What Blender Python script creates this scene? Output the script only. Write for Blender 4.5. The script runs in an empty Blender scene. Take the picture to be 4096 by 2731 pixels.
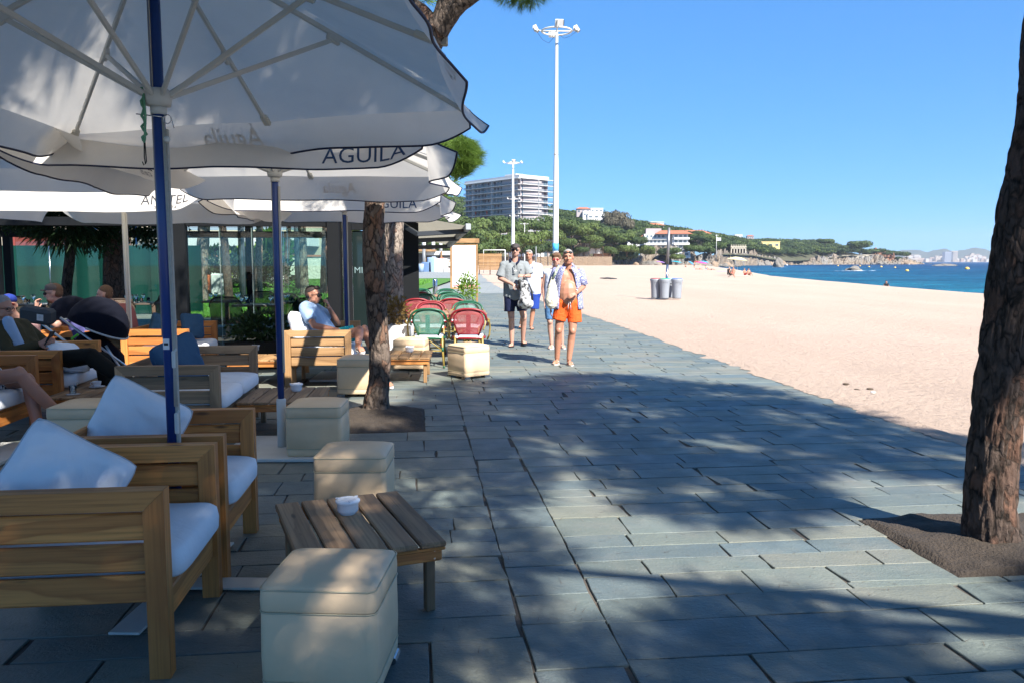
import bpy, bmesh, math, random
import numpy as np
from mathutils import Vector, Matrix, Euler, noise
random.seed(7); RNG = np.random.default_rng(7)
R = math.radians; PI = math.pi
sc = bpy.context.scene
# ---------------------------------------------------------------- camera
EYE = 1.55; FPX = 814.0; PITCH = math.atan(79.5/814.0)
cam = bpy.data.cameras.new('camera'); camo = bpy.data.objects.new('camera', cam)
sc.collection.objects.link(camo); sc.camera = camo
cam.sensor_width = 36; cam.lens = FPX/1024*36; cam.clip_end = 30000; cam.clip_start = 0.05
camo.location = (0, 0, EYE); camo.rotation_euler = (PI/2-PITCH, 0, 0)
# ---------------------------------------------------------------- light
SUN_EL, SUN_AZ = 43.0, 35.0          # shadows fall forward and to the left
w = bpy.data.worlds.new('World'); sc.world = w; w.use_nodes = True
nt = w.node_tree; bg = nt.nodes['Background']
sky = nt.nodes.new('ShaderNodeTexSky'); sky.sky_type = 'NISHITA'; sky.sun_disc = False
sky.sun_elevation = R(SUN_EL); sky.sun_rotation = R(180-SUN_AZ)
sky.air_density = 1.0; sky.dust_density = 0.0; sky.ozone_density = 6; sky.altitude = 2000
hs = nt.nodes.new('ShaderNodeHueSaturation'); hs.inputs['Saturation'].default_value = 1.12
nt.links.new(sky.outputs[0], hs.inputs['Color']); gm = nt.nodes.new('ShaderNodeGamma'); gm.inputs[1].default_value = .52
mu = nt.nodes.new('ShaderNodeMix'); mu.data_type = 'RGBA'; mu.blend_type = 'MULTIPLY'; mu.inputs[0].default_value = 1; mu.inputs[7].default_value = (.345, .73, 1.16, 1)
nt.links.new(hs.outputs[0], gm.inputs[0]); nt.links.new(gm.outputs[0], mu.inputs[6]); nt.links.new(mu.outputs[2], bg.inputs[0])
bg.inputs[1].default_value = 0.15
sl = bpy.data.lights.new('sun', 'SUN'); sl.energy = 5.0; sl.angle = R(0.55); sl.color = (1, .95, .87)
so = bpy.data.objects.new('sun', sl); sc.collection.objects.link(so)
sdir = Vector((-math.sin(R(SUN_AZ))*math.cos(R(SUN_EL)), math.cos(R(SUN_AZ))*math.cos(R(SUN_EL)), -math.sin(R(SUN_EL))))
so.rotation_euler = sdir.to_track_quat('-Z', 'Y').to_euler(); so.location = (20, -30, 40)
sc.view_settings.view_transform = 'Standard'; sc.view_settings.look = 'None'
sc.view_settings.exposure = 1.42; sc.view_settings.gamma = 1; sc.view_settings.use_curve_mapping = False
# ---------------------------------------------------------------- helpers
def ray(u, v):
    x = (u-512)/FPX; y = -(v-341)/FPX
    return Vector((x, math.cos(PITCH)+y*math.sin(PITCH), -math.sin(PITCH)+y*math.cos(PITCH)))
def G(u, v, z=0.0):                  # a spot on the level z seen at u, v
    d = ray(u, v); t = (z-EYE)/d.z; return Vector((d.x*t, d.y*t, z))
def D(u, v, Y):                      # a spot at distance Y seen at u, v
    d = ray(u, v); t = Y/d.y; return Vector((d.x*t, Y, EYE+d.z*t))
COL = sc.collection
def tag(o, label=None, cat=None, group=None, kind=None):
    if label: o['label'] = label
    if cat: o['category'] = cat
    if group: o['group'] = group
    if kind: o['kind'] = kind
    return o
def empty(name, loc=(0, 0, 0), rz=0.0):
    o = bpy.data.objects.new(name, None); COL.objects.link(o); o.empty_display_size = .1
    o.location = loc; o.rotation_euler = (0, 0, rz); return o
def thing(name, label, cat, loc=(0, 0, 0), rz=0.0, group=None):
    return tag(empty(name, loc, rz), label, cat, group)
def link(name, me, parent=None, loc=None, rot=None):
    o = bpy.data.objects.new(name, me); COL.objects.link(o)
    if parent: o.parent = parent
    if loc is not None: o.location = loc
    if rot is not None: o.rotation_euler = rot
    return o
def kids(o): return [c for c in COL.objects if c.parent == o]
CH = {}
def copy_tree(o, parent=None, _m=None):
    m = _m
    if m is None:
        m = {}
        for c in COL.objects:
            if c.parent: m.setdefault(c.parent.name, []).append(c)
    c = o.copy(); COL.objects.link(c); c.parent = parent
    for k in m.get(o.name, []): copy_tree(k, c, m)
    return c
class MB:
    def __init__(s): s.v = []; s.f = []; s.sm = []
    def add(s, vs, fs, M=None, sm=False):
        n = len(s.v)
        if M is not None: vs = [M @ Vector(q) for q in vs]
        s.v.extend([tuple(q) for q in vs]); s.f.extend([tuple(i+n for i in q) for q in fs]); s.sm.extend([sm]*len(fs)); return s
    def box(s, c, d, rz=0, M=None):
        x, y, z = d[0]/2, d[1]/2, d[2]/2
        vs = [(-x,-y,-z),(x,-y,-z),(x,y,-z),(-x,y,-z),(-x,-y,z),(x,-y,z),(x,y,z),(-x,y,z)]
        T = Matrix.Translation(c) @ Matrix.Rotation(rz, 4, 'Z')
        if M is not None: T = T @ M
        return s.add(vs, [(3,2,1,0),(4,5,6,7),(0,1,5,4),(1,2,6,5),(2,3,7,6),(3,0,4,7)], T)
    def cbox(s, c, d, ch=.004, rz=0, M=None):     # box with chamfered edges
        h = [q/2 for q in d]; vs = []; idx = {}
        for sx in (-1, 1):
            for sy in (-1, 1):
                for sz in (-1, 1):
                    S = (sx, sy, sz)
                    for a in range(3):
                        p = [S[i]*(h[i]-(0 if i == a else ch)) for i in range(3)]
                        idx[(S, a)] = len(vs); vs.append(p)
        fs = []
        for a in range(3):
            b, c2 = (a+1) % 3, (a+2) % 3
            for sa in (-1, 1):
                q = []
                for sb, s2 in ((-1,-1),(1,-1),(1,1),(-1,1)):
                    S = [0, 0, 0]; S[a] = sa; S[b] = sb; S[c2] = s2; q.append(idx[(tuple(S), a)])
                fs.append(tuple(q if sa > 0 else q[::-1]))
            for sb in (-1, 1):
                for s2 in (-1, 1):
                    S0 = [0,0,0]; S0[a] = -1; S0[b] = sb; S0[c2] = s2; S1 = list(S0); S1[a] = 1
                    q = [idx[(tuple(S0), b)], idx[(tuple(S1), b)], idx[(tuple(S1), c2)], idx[(tuple(S0), c2)]]
                    fs.append(tuple(q if sb*s2 > 0 else q[::-1]))
        for sx in (-1, 1):
            for sy in (-1, 1):
                for sz in (-1, 1):
                    q = [idx[((sx,sy,sz), a)] for a in range(3)]
                    fs.append(tuple(q if sx*sy*sz > 0 else q[::-1]))
        T = Matrix.Translation(c) @ Matrix.Rotation(rz, 4, 'Z')
        if M is not None: T = T @ M
        return s.add(vs, fs, T)
    def tube(s, pts, rs, n=8, caps=True, sm=True):
        pts = [Vector(p) for p in pts]
        if not hasattr(rs, '__len__'): rs = [rs]*len(pts)
        base = len(s.v); up = Vector((0, 0, 1)); prev = None
        for i, p in enumerate(pts):
            t = (pts[min(i+1, len(pts)-1)]-pts[max(i-1, 0)]).normalized()
            if prev is None:
                a = t.cross(up)
                if a.length < .05: a = t.cross(Vector((0, 1, 0)))
            else: a = prev - t*prev.dot(t)
            a.normalize(); prev = a; b = t.cross(a)
            for k in range(n):
                an = 2*PI*k/n; q = p+(a*math.cos(an)+b*math.sin(an))*rs[i]; s.v.append(tuple(q))
        m = len(pts)
        for i in range(m-1):
            for k in range(n):
                s.f.append((base+i*n+k, base+(i+1)*n+k, base+(i+1)*n+(k+1) % n, base+i*n+(k+1) % n)); s.sm.append(sm)
        if caps:
            s.f.append(tuple(base+k for k in range(n))); s.sm.append(False)
            s.f.append(tuple(base+(m-1)*n+k for k in reversed(range(n)))); s.sm.append(False)
        return s
    def lathe(s, prof, n=16, M=None, sm=True):
        vs = []; fs = []
        for (r, z) in prof:
            for k in range(n): vs.append((r*math.cos(2*PI*k/n), r*math.sin(2*PI*k/n), z))
        for i in range(len(prof)-1):
            for k in range(n): fs.append((i*n+k, i*n+(k+1) % n, (i+1)*n+(k+1) % n, (i+1)*n+k))
        fs.append(tuple(reversed(range(n)))); fs.append(tuple((len(prof)-1)*n+k for k in range(n)))
        s.add(vs, fs, M, sm); s.sm[-1] = s.sm[-2] = False; return s
    def ell(s, c, r, rot=(0, 0, 0), n=12, m=8):
        vs = []; fs = []
        for j in range(1, m):
            ph = PI*j/m
            for k in range(n):
                th = 2*PI*k/n; vs.append((r[0]*math.sin(ph)*math.cos(th), r[1]*math.sin(ph)*math.sin(th), r[2]*math.cos(ph)))
        a = len(vs); vs += [(0, 0, r[2]), (0, 0, -r[2])]
        for j in range(m-2):
            for k in range(n): fs.append((j*n+k, (j+1)*n+k, (j+1)*n+(k+1) % n, j*n+(k+1) % n))
        for k in range(n):
            fs.append((a, k, (k+1) % n)); fs.append((a+1, (m-2)*n+(k+1) % n, (m-2)*n+k))
        return s.add(vs, fs, Matrix.Translation(c) @ Euler(rot).to_matrix().to_4x4(), True)
    def cap(s, p0, p1, r0, r1, n=12):     # tapered capsule
        p0 = Vector(p0); p1 = Vector(p1); t = (p1-p0); L = t.length
        if L < 1e-6: return s.ell(p0, (r0,)*3)
        t.normalize(); pts = []; rs = []
        for a in (-1, -.87, -.5): pts.append(p0+t*r0*a); rs.append(max(r0*math.sqrt(max(0, 1-a*a)), r0*.02))
        for k in range(5): pts.append(p0.lerp(p1, k/4)); rs.append(r0+(r1-r0)*k/4)
        for a in (.5, .87, 1): pts.append(p1+t*r1*a); rs.append(max(r1*math.sqrt(max(0, 1-a*a)), r1*.02))
        return s.tube(pts, rs, n)
    def prism(s, poly, z0, z1, M=None):
        n = len(poly); vs = [(x, y, z0) for x, y in poly]+[(x, y, z1) for x, y in poly]
        fs = [tuple(reversed(range(n))), tuple(range(n, 2*n))]+[(k, (k+1) % n, n+(k+1) % n, n+k) for k in range(n)]
        return s.add(vs, fs, M)
    def grid(s, P, sm=True, close=False):     # P[i][j]
        ni, nj = len(P), len(P[0]); base = len(s.v)
        for row in P: s.v.extend([tuple(q) for q in row])
        for i in range(ni-1):
            for j in range(nj-1 if not close else nj):
                j2 = (j+1) % nj
                s.f.append((base+i*nj+j, base+i*nj+j2, base+(i+1)*nj+j2, base+(i+1)*nj+j)); s.sm.append(sm)
        return s
    def mesh(s, name, mat):
        me = bpy.data.meshes.new(name); me.from_pydata(s.v, [], s.f)
        me.polygons.foreach_set('use_smooth', s.sm)
        if mat: me.materials.append(mat)
        me.update(); return me
    def build(s, name, mat, parent=None, loc=None, rot=None):
        return link(name, s.mesh(name, mat), parent, loc, rot)
def np_mesh(name, V, F, mat, smooth=False):    # F: (n,3) or (n,4)
    me = bpy.data.meshes.new(name); V = np.asarray(V, np.float32); F = np.asarray(F, np.int32); k = F.shape[1]
    me.vertices.add(len(V)); me.vertices.foreach_set('co', V.ravel())
    me.loops.add(F.size); me.loops.foreach_set('vertex_index', F.ravel())
    me.polygons.add(len(F)); me.polygons.foreach_set('loop_start', np.arange(0, F.size, k, dtype=np.int32))
    me.polygons.foreach_set('loop_total', np.full(len(F), k, np.int32))
    me.polygons.foreach_set('use_smooth', np.full(len(F), smooth))
    if mat: me.materials.append(mat)
    me.update(calc_edges=True); return me
def remeshed(mb, name, mat, voxel=.008, smooth=4, parent=None, dec=None):
    me = mb.mesh(name+'_raw', mat); o = bpy.data.objects.new(name, me); COL.objects.link(o)
    m = o.modifiers.new('r', 'REMESH'); m.mode = 'VOXEL'; m.voxel_size = voxel; m.use_smooth_shade = True
    if smooth: m2 = o.modifiers.new('s', 'SMOOTH'); m2.factor = .5; m2.iterations = smooth
    if dec: m3 = o.modifiers.new('d', 'DECIMATE'); m3.ratio = dec
    bpy.context.view_layer.update()
    ev = o.evaluated_get(bpy.context.evaluated_depsgraph_get()); nm = bpy.data.meshes.new_from_object(ev)
    o.modifiers.clear(); o.data = nm; bpy.data.meshes.remove(me); nm.name = name
    if not nm.materials: nm.materials.append(mat)
    if parent: o.parent = parent
    return o
# ---------------------------------------------------------------- materials
def nodes(name):
    m = bpy.data.materials.new(name); m.use_nodes = True; t = m.node_tree
    return m, t, t.nodes['Principled BSDF'], t.nodes.new, t.links.new
def ramp(N, L, src, stops):
    r = N('ShaderNodeValToRGB'); e = r.color_ramp.elements
    while len(e) < len(stops): e.new(.5)
    for q, (p, c) in zip(e, stops): q.position = p; q.color = (*c, 1) if len(c) == 3 else c
    L(src, r.inputs[0]); return r.outputs[0]
def coords(N, L, scale=(1, 1, 1), kind='Object', rnd=False):
    tc = N('ShaderNodeTexCoord'); mp = N('ShaderNodeMapping'); mp.inputs['Scale'].default_value = scale
    L(tc.outputs[kind], mp.inputs[0])
    if rnd:
        oi = N('ShaderNodeObjectInfo'); mu = N('ShaderNodeMath'); mu.operation = 'MULTIPLY'; mu.inputs[1].default_value = 37.3
        L(oi.outputs['Random'], mu.inputs[0]); L(mu.outputs[0], mp.inputs['Location'])
    return mp.outputs[0]
def noi(N, L, co, scale, detail=4, rough=.55, dist=0):
    n = N('ShaderNodeTexNoise'); n.inputs['Scale'].default_value = scale; n.inputs['Detail'].default_value = detail
    n.inputs['Roughness'].default_value = rough; n.inputs['Distortion'].default_value = dist; L(co, n.inputs[0]); return n.outputs[0]
def mix(N, L, f, a, b, mode='MIX'):
    m = N('ShaderNodeMix'); m.data_type = 'RGBA'; m.blend_type = mode
    for inp, val in ((m.inputs[0], f), (m.inputs[6], a), (m.inputs[7], b)):
        if isinstance(val, (int, float)): inp.default_value = val
        elif isinstance(val, (tuple, list)): inp.default_value = (*val[:3], 1)
        else: L(val, inp)
    return m.outputs[2]
def bump(N, L, h, st, dist, to):
    b = N('ShaderNodeBump'); b.inputs['Strength'].default_value = st; b.inputs['Distance'].default_value = dist
    L(h, b.inputs['Height']); L(b.outputs[0], to.inputs['Normal']); return b
def hexc(h):
    return tuple(((int(h[i:i+2], 16)/255+.055)/1.055)**2.4 if int(h[i:i+2], 16) > 10 else int(h[i:i+2], 16)/255/12.92 for i in (0, 2, 4))
def gmat(name, c1, c2=None, scale=6, rough=.7, bst=0, bsc=60, bd=.003, metal=0, spec=.5, kind='Object', detail=4, obj=0.0, sheen=0):
    m, t, P, N, L = nodes(name)
    P.inputs['Roughness'].default_value = rough; P.inputs['Metallic'].default_value = metal
    P.inputs['Specular IOR Level'].default_value = spec
    c2 = c2 or tuple(q*.8 for q in c1)
    co = coords(N, L, kind=kind, rnd=True)
    c = mix(N, L, noi(N, L, co, scale, detail), c1, c2)
    if obj:
        oi = N('ShaderNodeObjectInfo'); h = N('ShaderNodeHueSaturation'); mr = N('ShaderNodeMapRange')
        mr.inputs[3].default_value = 1-obj; mr.inputs[4].default_value = 1+obj
        L(oi.outputs['Random'], mr.inputs[0]); L(mr.outputs[0], h.inputs['Value']); L(c, h.inputs['Color']); c = h.outputs[0]
    L(c, P.inputs['Base Color'])
    if bst: bump(N, L, noi(N, L, co, bsc, 5), bst, bd, P)
    return m
def wood(name, a, b, dark, gscale=1.7, rough=.55, wear=.14):
    m, t, P, N, L = nodes(name)
    co = coords(N, L, (1.1, gscale, gscale), rnd=True)
    co2 = coords(N, L, (2.2, 9, 9), rnd=True)
    wv = N('ShaderNodeTexWave'); wv.wave_type = 'BANDS'; wv.bands_direction = 'Y'
    wv.inputs['Scale'].default_value = 1.2; wv.inputs['Distortion'].default_value = 7; wv.inputs['Detail'].default_value = 4
    wv.inputs['Detail Scale'].default_value = .6; L(co, wv.inputs[0])
    c = ramp(N, L, wv.outputs[1], [(0, tuple(.5*(q+r) for q, r in zip(a, b))), (.35, b), (.5, a), (1, tuple(q*1.08 for q in a))])
    vo = N('ShaderNodeTexVoronoi'); vo.inputs['Scale'].default_value = 1.05; L(co2, vo.inputs[0])
    c = mix(N, L, ramp(N, L, vo.outputs[0], [(0, (1,1,1)), (.055, (.85,.85,.85)), (.12, (0,0,0))]), c, dark)
    c = mix(N, L, ramp(N, L, noi(N, L, coords(N, L, (1.5, 55, 55), rnd=True), 1.6, 4), [(.42, (0,0,0)), (.68, (.55,.55,.55))]), c, tuple(q*.6 for q in b))
    oi = N('ShaderNodeObjectInfo'); h = N('ShaderNodeHueSaturation'); mr = N('ShaderNodeMapRange')
    mr.inputs[3].default_value = .78; mr.inputs[4].default_value = 1.2
    L(oi.outputs['Random'], mr.inputs[0]); L(mr.outputs[0], h.inputs['Value'])
    st = noi(N, L, coords(N, L, (.7, 3, 3), rnd=True), 2.5, 5)
    c = mix(N, L, ramp(N, L, st, [(.4, (0,0,0)), (.75, (wear,)*3)]), c, tuple(q*.55+.03 for q in b))
    L(c, h.inputs['Color']); L(h.outputs[0], P.inputs['Base Color']); P.inputs['Roughness'].default_value = rough
    bump(N, L, mix(N, L, .5, wv.outputs[1], noi(N, L, coords(N, L, (2, 60, 60), rnd=True), 2, 3)), .22, .0015, P); return m
# ---------------------------------------------------------------- setting materials
PHI = R(6.5); E1 = Vector((math.cos(PHI), math.sin(PHI), 0)); E2 = Vector((-math.sin(PHI), math.cos(PHI), 0))
def ST(s, t, z=0): return E1*s+E2*t+Vector((0, 0, z))
def slate_mat():
    m, t, P, N, L = nodes('slate')
    at = N('ShaderNodeAttribute'); at.attribute_name = 'stone'
    co = coords(N, L); co2 = coords(N, L, (1, 2.6, 1))
    c = mix(N, L, noi(N, L, co2, 3.2, 6, .62, .6), at.outputs['Color'], (.06, .078, .076))
    c = mix(N, L, .62, at.outputs['Color'], c)
    sp = ramp(N, L, noi(N, L, co, 55, 3, .6), [(.62, (0,0,0)), (.78, (.35,.35,.35))])
    c = mix(N, L, sp, c, (.36, .37, .35))
    wn = ramp(N, L, noi(N, L, co, 1.1, 5, .7), [(.48, (0,0,0)), (.66, (.5,.5,.5))])
    c = mix(N, L, wn, c, (.20, .19, .16))
    L(c, P.inputs['Base Color']); P.inputs['Roughness'].default_value = .62
    rr = ramp(N, L, noi(N, L, co, 4, 4), [(.3, (.48,.48,.48)), (.7, (.72,.72,.72))]); L(rr, P.inputs['Roughness'])
    h = mix(N, L, .35, noi(N, L, co2, 7, 7, .68, 1.2), noi(N, L, co, 70, 3))
    bump(N, L, h, .55, .02, P); return m
M_SLATE = slate_mat()
M_MORTAR = gmat('joint_mortar', (.13, .11, .09), (.035, .03, .026), 9, .95, .5, 80, .01)
def far_slate():
    m, t, P, N, L = nodes('slate_distant'); co = coords(N, L)
    br = N('ShaderNodeTexBrick'); L(co, br.inputs[0]); br.inputs['Scale'].default_value = 1
    br.inputs['Brick Width'].default_value = .7; br.inputs['Row Height'].default_value = .32; br.inputs['Mortar Size'].default_value = .012
    br.inputs['Color1'].default_value = (.20, .22, .215, 1); br.inputs['Color2'].default_value = (.26, .28, .265, 1); br.inputs['Mortar'].default_value = (.14, .14, .13, 1)
    L(mix(N, L, ramp(N, L, noi(N, L, co, .9, 5), [(.4, (0,0,0)), (.7, (.6,.6,.6))]), br.outputs[0], (.28, .27, .24)), P.inputs['Base Color'])
    P.inputs['Roughness'].default_value = .65; return m
M_FARSLATE = far_slate()
def sand_mat():
    m, t, P, N, L = nodes('sand'); co = coords(N, L); co2 = coords(N, L, (.5, .16, 1))
    c = mix(N, L, noi(N, L, co, 45, 3, .7), (.475, .362, .285), (.38, .285, .218))
    c = mix(N, L, ramp(N, L, noi(N, L, co2, .5, 6), [(.35, (0,0,0)), (.7, (.75,.75,.75))]), c, (.475, .365, .288))
    c = mix(N, L, ramp(N, L, noi(N, L, co, 5.5, 6, .75), [(.58, (0,0,0)), (.70, (.55,.55,.55))]), c, (.27, .20, .14))
    L(c, P.inputs['Base Color']); P.inputs['Roughness'].default_value = .95; P.inputs['Specular IOR Level'].default_value = .2
    h = mix(N, L, .3, noi(N, L, co, 7, 8, .74), noi(N, L, co, 1.6, 3, .5)); bump(N, L, h, 1.0, .10, P); return m
M_SAND = sand_mat()
M_SOIL = gmat('pit_soil', (.07, .052, .037), (.028, .021, .016), 14, .97, 1, 60, .02)
def sea_mat():
    m, t, P, N, L = nodes('sea_water')
    geo = N('ShaderNodeNewGeometry'); sx = N('ShaderNodeSeparateXYZ'); L(geo.outputs['Position'], sx.inputs[0])
    # open water darkens with distance from the beach (depth)
    c = ramp(N, L, None or _mr(N, L, sx.outputs[0], 24, 330), [(0, (.012, .20, .27)), (.2, (.006, .125, .22)), (.6, (.003, .062, .155)), (1, (.002, .036, .12))])
    tc = coords(N, L, (.006, .030, 1)); c = mix(N, L, ramp(N, L, noi(N, L, tc, 1.5, 9, .78), [(.42, (0,0,0)), (.58, (.85,.85,.85))]), c, (.001, .030, .085))
    wc = coords(N, L, (.02, .12, 1)); fo = ramp(N, L, noi(N, L, wc, 2.2, 6, .8), [(.70, (0,0,0)), (.73, (1,1,1))])
    c = mix(N, L, fo, c, (.75, .8, .82))
    L(c, P.inputs['Base Color']); P.inputs['Roughness'].default_value = .25; P.inputs['IOR'].default_value = 1.12; P.inputs['Specular IOR Level'].default_value = .2
    co = coords(N, L, (.45, 1, 1)); h = mix(N, L, .4, noi(N, L, co, .55, 6, .7), noi(N, L, co, 2.6, 4, .7))
    bump(N, L, h, 1.0, 2.4, P); return m
def _mr(N, L, src, a, b):
    m = N('ShaderNodeMapRange'); m.inputs[1].default_value = a; m.inputs[2].default_value = b; L(src, m.inputs[0]); return m.outputs[0]
M_SEA = sea_mat()
M_GRASS = gmat('grass', (.07, .19, .018), (.045, .125, .014), 1.5, .9, .6, 30, .05)
M_BLADE = gmat('grass_blade', (.10, .27, .025), (.05, .15, .015), 3, .7)
M_EARTH = gmat('earth', (.20, .17, .13), (.12, .10, .075), .6, .95, .5, 8, .05)
# ---------------------------------------------------------------- promenade of slate slabs
EDGE = [(-30, 4.4), (6, 4.62), (20, 4.95), (50, 4.9), (68, 5.7), (100, 7.6), (160, 10), (300, 13)]
def edge_s(t):
    for (a, sa), (b, sb) in zip(EDGE, EDGE[1:]):
        if t <= b: return sa+(sb-sa)*max(0, (t-a)/(b-a))
    return EDGE[-1][1]
def st_of(p): return (p.x*E1.x+p.y*E1.y, p.x*E2.x+p.y*E2.y)
# tree pits in s, t: s0, s1, t0, t1
pa, pb, pc = G(339, 413), G(425, 431), G(425, 409)
PIT1 = (st_of(G(335, 430))[0], st_of(G(425, 431))[0], st_of(G(425, 431))[1], st_of(G(425, 408))[1])
q0, q1 = G(862, 519), G(960, 578)
PIT2 = (2.635, 4.2, st_of(G(960, 577))[1], st_of(G(862, 518))[1])
prom = MB()
tt = [-30, -8, 0, 6, 20, 50, 68, 100, 160, 300]
prom.v = []
Pm = [[ST(-26 if t < 70 else -14, t, -.011) for t in tt], [ST(edge_s(t), t, -.011) for t in tt]]
prom.grid(Pm, sm=False)
promenade = tag(prom.build('promenade', M_MORTAR), kind='structure')
far = MB(); tf = [34, 50, 68, 100, 160, 300]
far.grid([[ST(-5.0, t, -.006) for t in tf], [ST(edge_s(t)-.02, t, -.006) for t in tf]], sm=False)
fo = far.build('paving', M_FARSLATE, promenade); tag(fo, kind='stuff')
def px_of(p):
    d = Vector(p)-Vector((0, 0, EYE)); zc = d.y*math.cos(PITCH)-d.z*math.sin(PITCH); yc = d.z*math.cos(PITCH)+d.y*math.sin(PITCH)
    return (512+FPX*d.x/zc, 341-FPX*yc/zc) if zc > .2 else None
STONE = [(.150,.168,.165), (.165,.182,.172), (.18,.19,.17), (.13,.15,.155), (.19,.198,.178), (.15,.165,.155), (.205,.198,.168), (.135,.16,.172), (.22,.208,.17)]
slabs = []
def slab_geo(s0, s1, t0, t1, z, rnd):
    g = rnd.uniform(.002, .007); s0 += g; s1 -= rnd.uniform(.002, .007); t0 += rnd.uniform(.0015, .0055); t1 -= rnd.uniform(.0015, .0055)
    if rnd.random() < .06: s1 -= rnd.uniform(.01, .03)
    ring = []
    def side(a, b, n):
        for k in range(n):
            f = k/n; p = (a[0]+(b[0]-a[0])*f, a[1]+(b[1]-a[1])*f); j = .0045 if k else .006
            ring.append((p[0]+rnd.uniform(-j, j), p[1]+rnd.uniform(-j, j)))
    c = [(s0, t0), (s1, t0), (s1, t1), (s0, t1)]
    if rnd.random() < .12:
        k = rnd.randrange(4); q = c[k]; cx, cy = (s0+s1)/2, (t0+t1)/2; e = rnd.uniform(.03, .09)
        c[k] = (q[0]+(cx-q[0])*e, q[1]+(cy-q[1])*e*1.6)
    for a, b in zip(c, c[1:]+c[:1]): side(a, b, 3 if abs(a[0]-b[0]) > abs(a[1]-b[1]) else 2)
    n = len(ring); tx, ty = rnd.uniform(-.003, .003), rnd.uniform(-.003, .003); cx, cy = (s0+s1)/2, (t0+t1)/2
    V = []; ch = .0025
    for (a, b) in ring: V.append(ST(a, b, -.03))
    for (a, b) in ring: V.append(ST(a, b, z-ch+tx*(a-cx)+ty*(b-cy)))
    for (a, b) in ring:
        l = math.hypot(a-cx, b-cy); V.append(ST(a-(a-cx)/l*ch*1.2, b-(b-cy)/l*ch*1.2, z+tx*(a-cx)+ty*(b-cy)))
    F = [(k, (k+1) % n, n+(k+1) % n, n+k) for k in range(n)]+[(n+k, n+(k+1) % n, 2*n+(k+1) % n, 2*n+k) for k in range(n)]
    F.append(tuple(range(2*n, 3*n))); return V, F
def overlaps(s0, s1, t0, t1, pit): return s0 < pit[1]-.03 and s1 > pit[0]+.03 and t0 < pit[3]-.03 and t1 > pit[2]+.03
rnd = random.Random(11)
def rows(sa, sb, t0, t1, rh, lw, tone=0):
    t = t0
    while t < t1:
        h = min(rnd.choice(rh), t1-t) if t1 < 20 else rnd.choice(rh); h = t1-t if t1 < 20 and t1-t-h < .12 else h; s = sa(t) if callable(sa) else sa
        e = sb(t+h/2) if callable(sb) else sb
        cuts = [s]; first = True
        while cuts[-1] < e-.02:
            q = rnd.uniform(*lw)*(rnd.uniform(.4, 1) if first else 1); first = False
            nx = cuts[-1]+q
            if nx > e-.22: nx = e
            cuts.append(nx)
        for a, b in zip(cuts, cuts[1:]):
            bad = False; parts = [(a, b, t, t+h)]
            for pit in (PIT1, PIT2):
                np_ = []
                for (x0, x1, y0, y1) in parts:
                    if not overlaps(x0, x1, y0, y1, pit): np_.append((x0, x1, y0, y1)); continue
                    if pit[2]-y0 > .05: np_.append((x0, x1, y0, pit[2])); y0 = pit[2]
                    if y1-pit[3] > .05: np_.append((x0, x1, pit[3], y1)); y1 = pit[3]
                    if pit[0]-x0 > .05: np_.append((x0, pit[0], y0, y1))
                    if x1-pit[1] > .05: np_.append((pit[1], x1, y0, y1))
                parts = np_
            for (x0, x1, y0, y1) in parts:
                if x1-x0 > .05 and y1-y0 > .05: slabs.append((x0, x1, y0, y1, rnd.uniform(-.0018, .0018)))
        t += h
rows(-9, .42, -3, 34, (.18, .22, .26, .34, .40), (.3, .85))
rows(.42, .79, -3, 7.6, (.22, .3, .36, .4), (.36, .37))
rows(.42, edge_s, 7.6, 40, (.17, .20, .24, .28, .33), (.42, .85))
rows(.79, edge_s, -3, 7.6, (.17, .20, .24, .28, .33), (.42, .85))
info = []
for k, (s0, s1, t0, t1, z) in enumerate(slabs):
    pts = [px_of(ST(a, b, 0)) for a, b in ((s0, t0), (s1, t0), (s1, t1), (s0, t1))]
    A = 0
    if all(p and -60 < p[0] < 1084 and -20 < p[1] < 740 for p in pts):
        A = abs(sum(pts[i][0]*pts[(i+1) % 4][1]-pts[(i+1) % 4][0]*pts[i][1] for i in range(4)))/2
        cx = sum(p[0] for p in pts)/4; cy = sum(p[1] for p in pts)/4
        if cx < 170 and cy < 640: A *= .02           # under the armchairs
        elif cx < 330 and cy < 470: A *= .05
    info.append(A)
order = sorted(range(len(slabs)), key=lambda i: -info[i]); indiv = set(order[:298])
def paint(me, cols, nper):
    ca = me.color_attributes.new('stone', 'FLOAT_COLOR', 'CORNER'); arr = []
    i = 0
    for p in me.polygons:
        c = cols[nper[p.index]]; arr += [c[0], c[1], c[2], 1]*p.loop_total
    ca.data.foreach_set('color', arr)
BV, BF, BC, BN = [], [], [], []
for k, (s0, s1, t0, t1, z) in enumerate(slabs):
    V, F = slab_geo(s0, s1, t0, t1, z, rnd)
    c = rnd.choice(STONE); f = rnd.uniform(.88, 1.14); c = (c[0]*f*.90, c[1]*f*.965, c[2]*f*.92)
    if k in indiv:
        me = bpy.data.meshes.new('slab'); me.from_pydata(V, [], F); me.materials.append(M_SLATE); paint(me, [c], [0]*len(F)); link('slab', me, promenade)
    else:
        n = len(BV); BV += V; BF += [tuple(i+n for i in q) for q in F]; BC.append(c); BN += [len(BC)-1]*len(F)
me = bpy.data.meshes.new('slabs'); me.from_pydata(BV, [], BF); me.materials.append(M_SLATE); paint(me, BC, BN)
tag(link('distant_slabs', me, promenade), kind='stuff')
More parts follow.
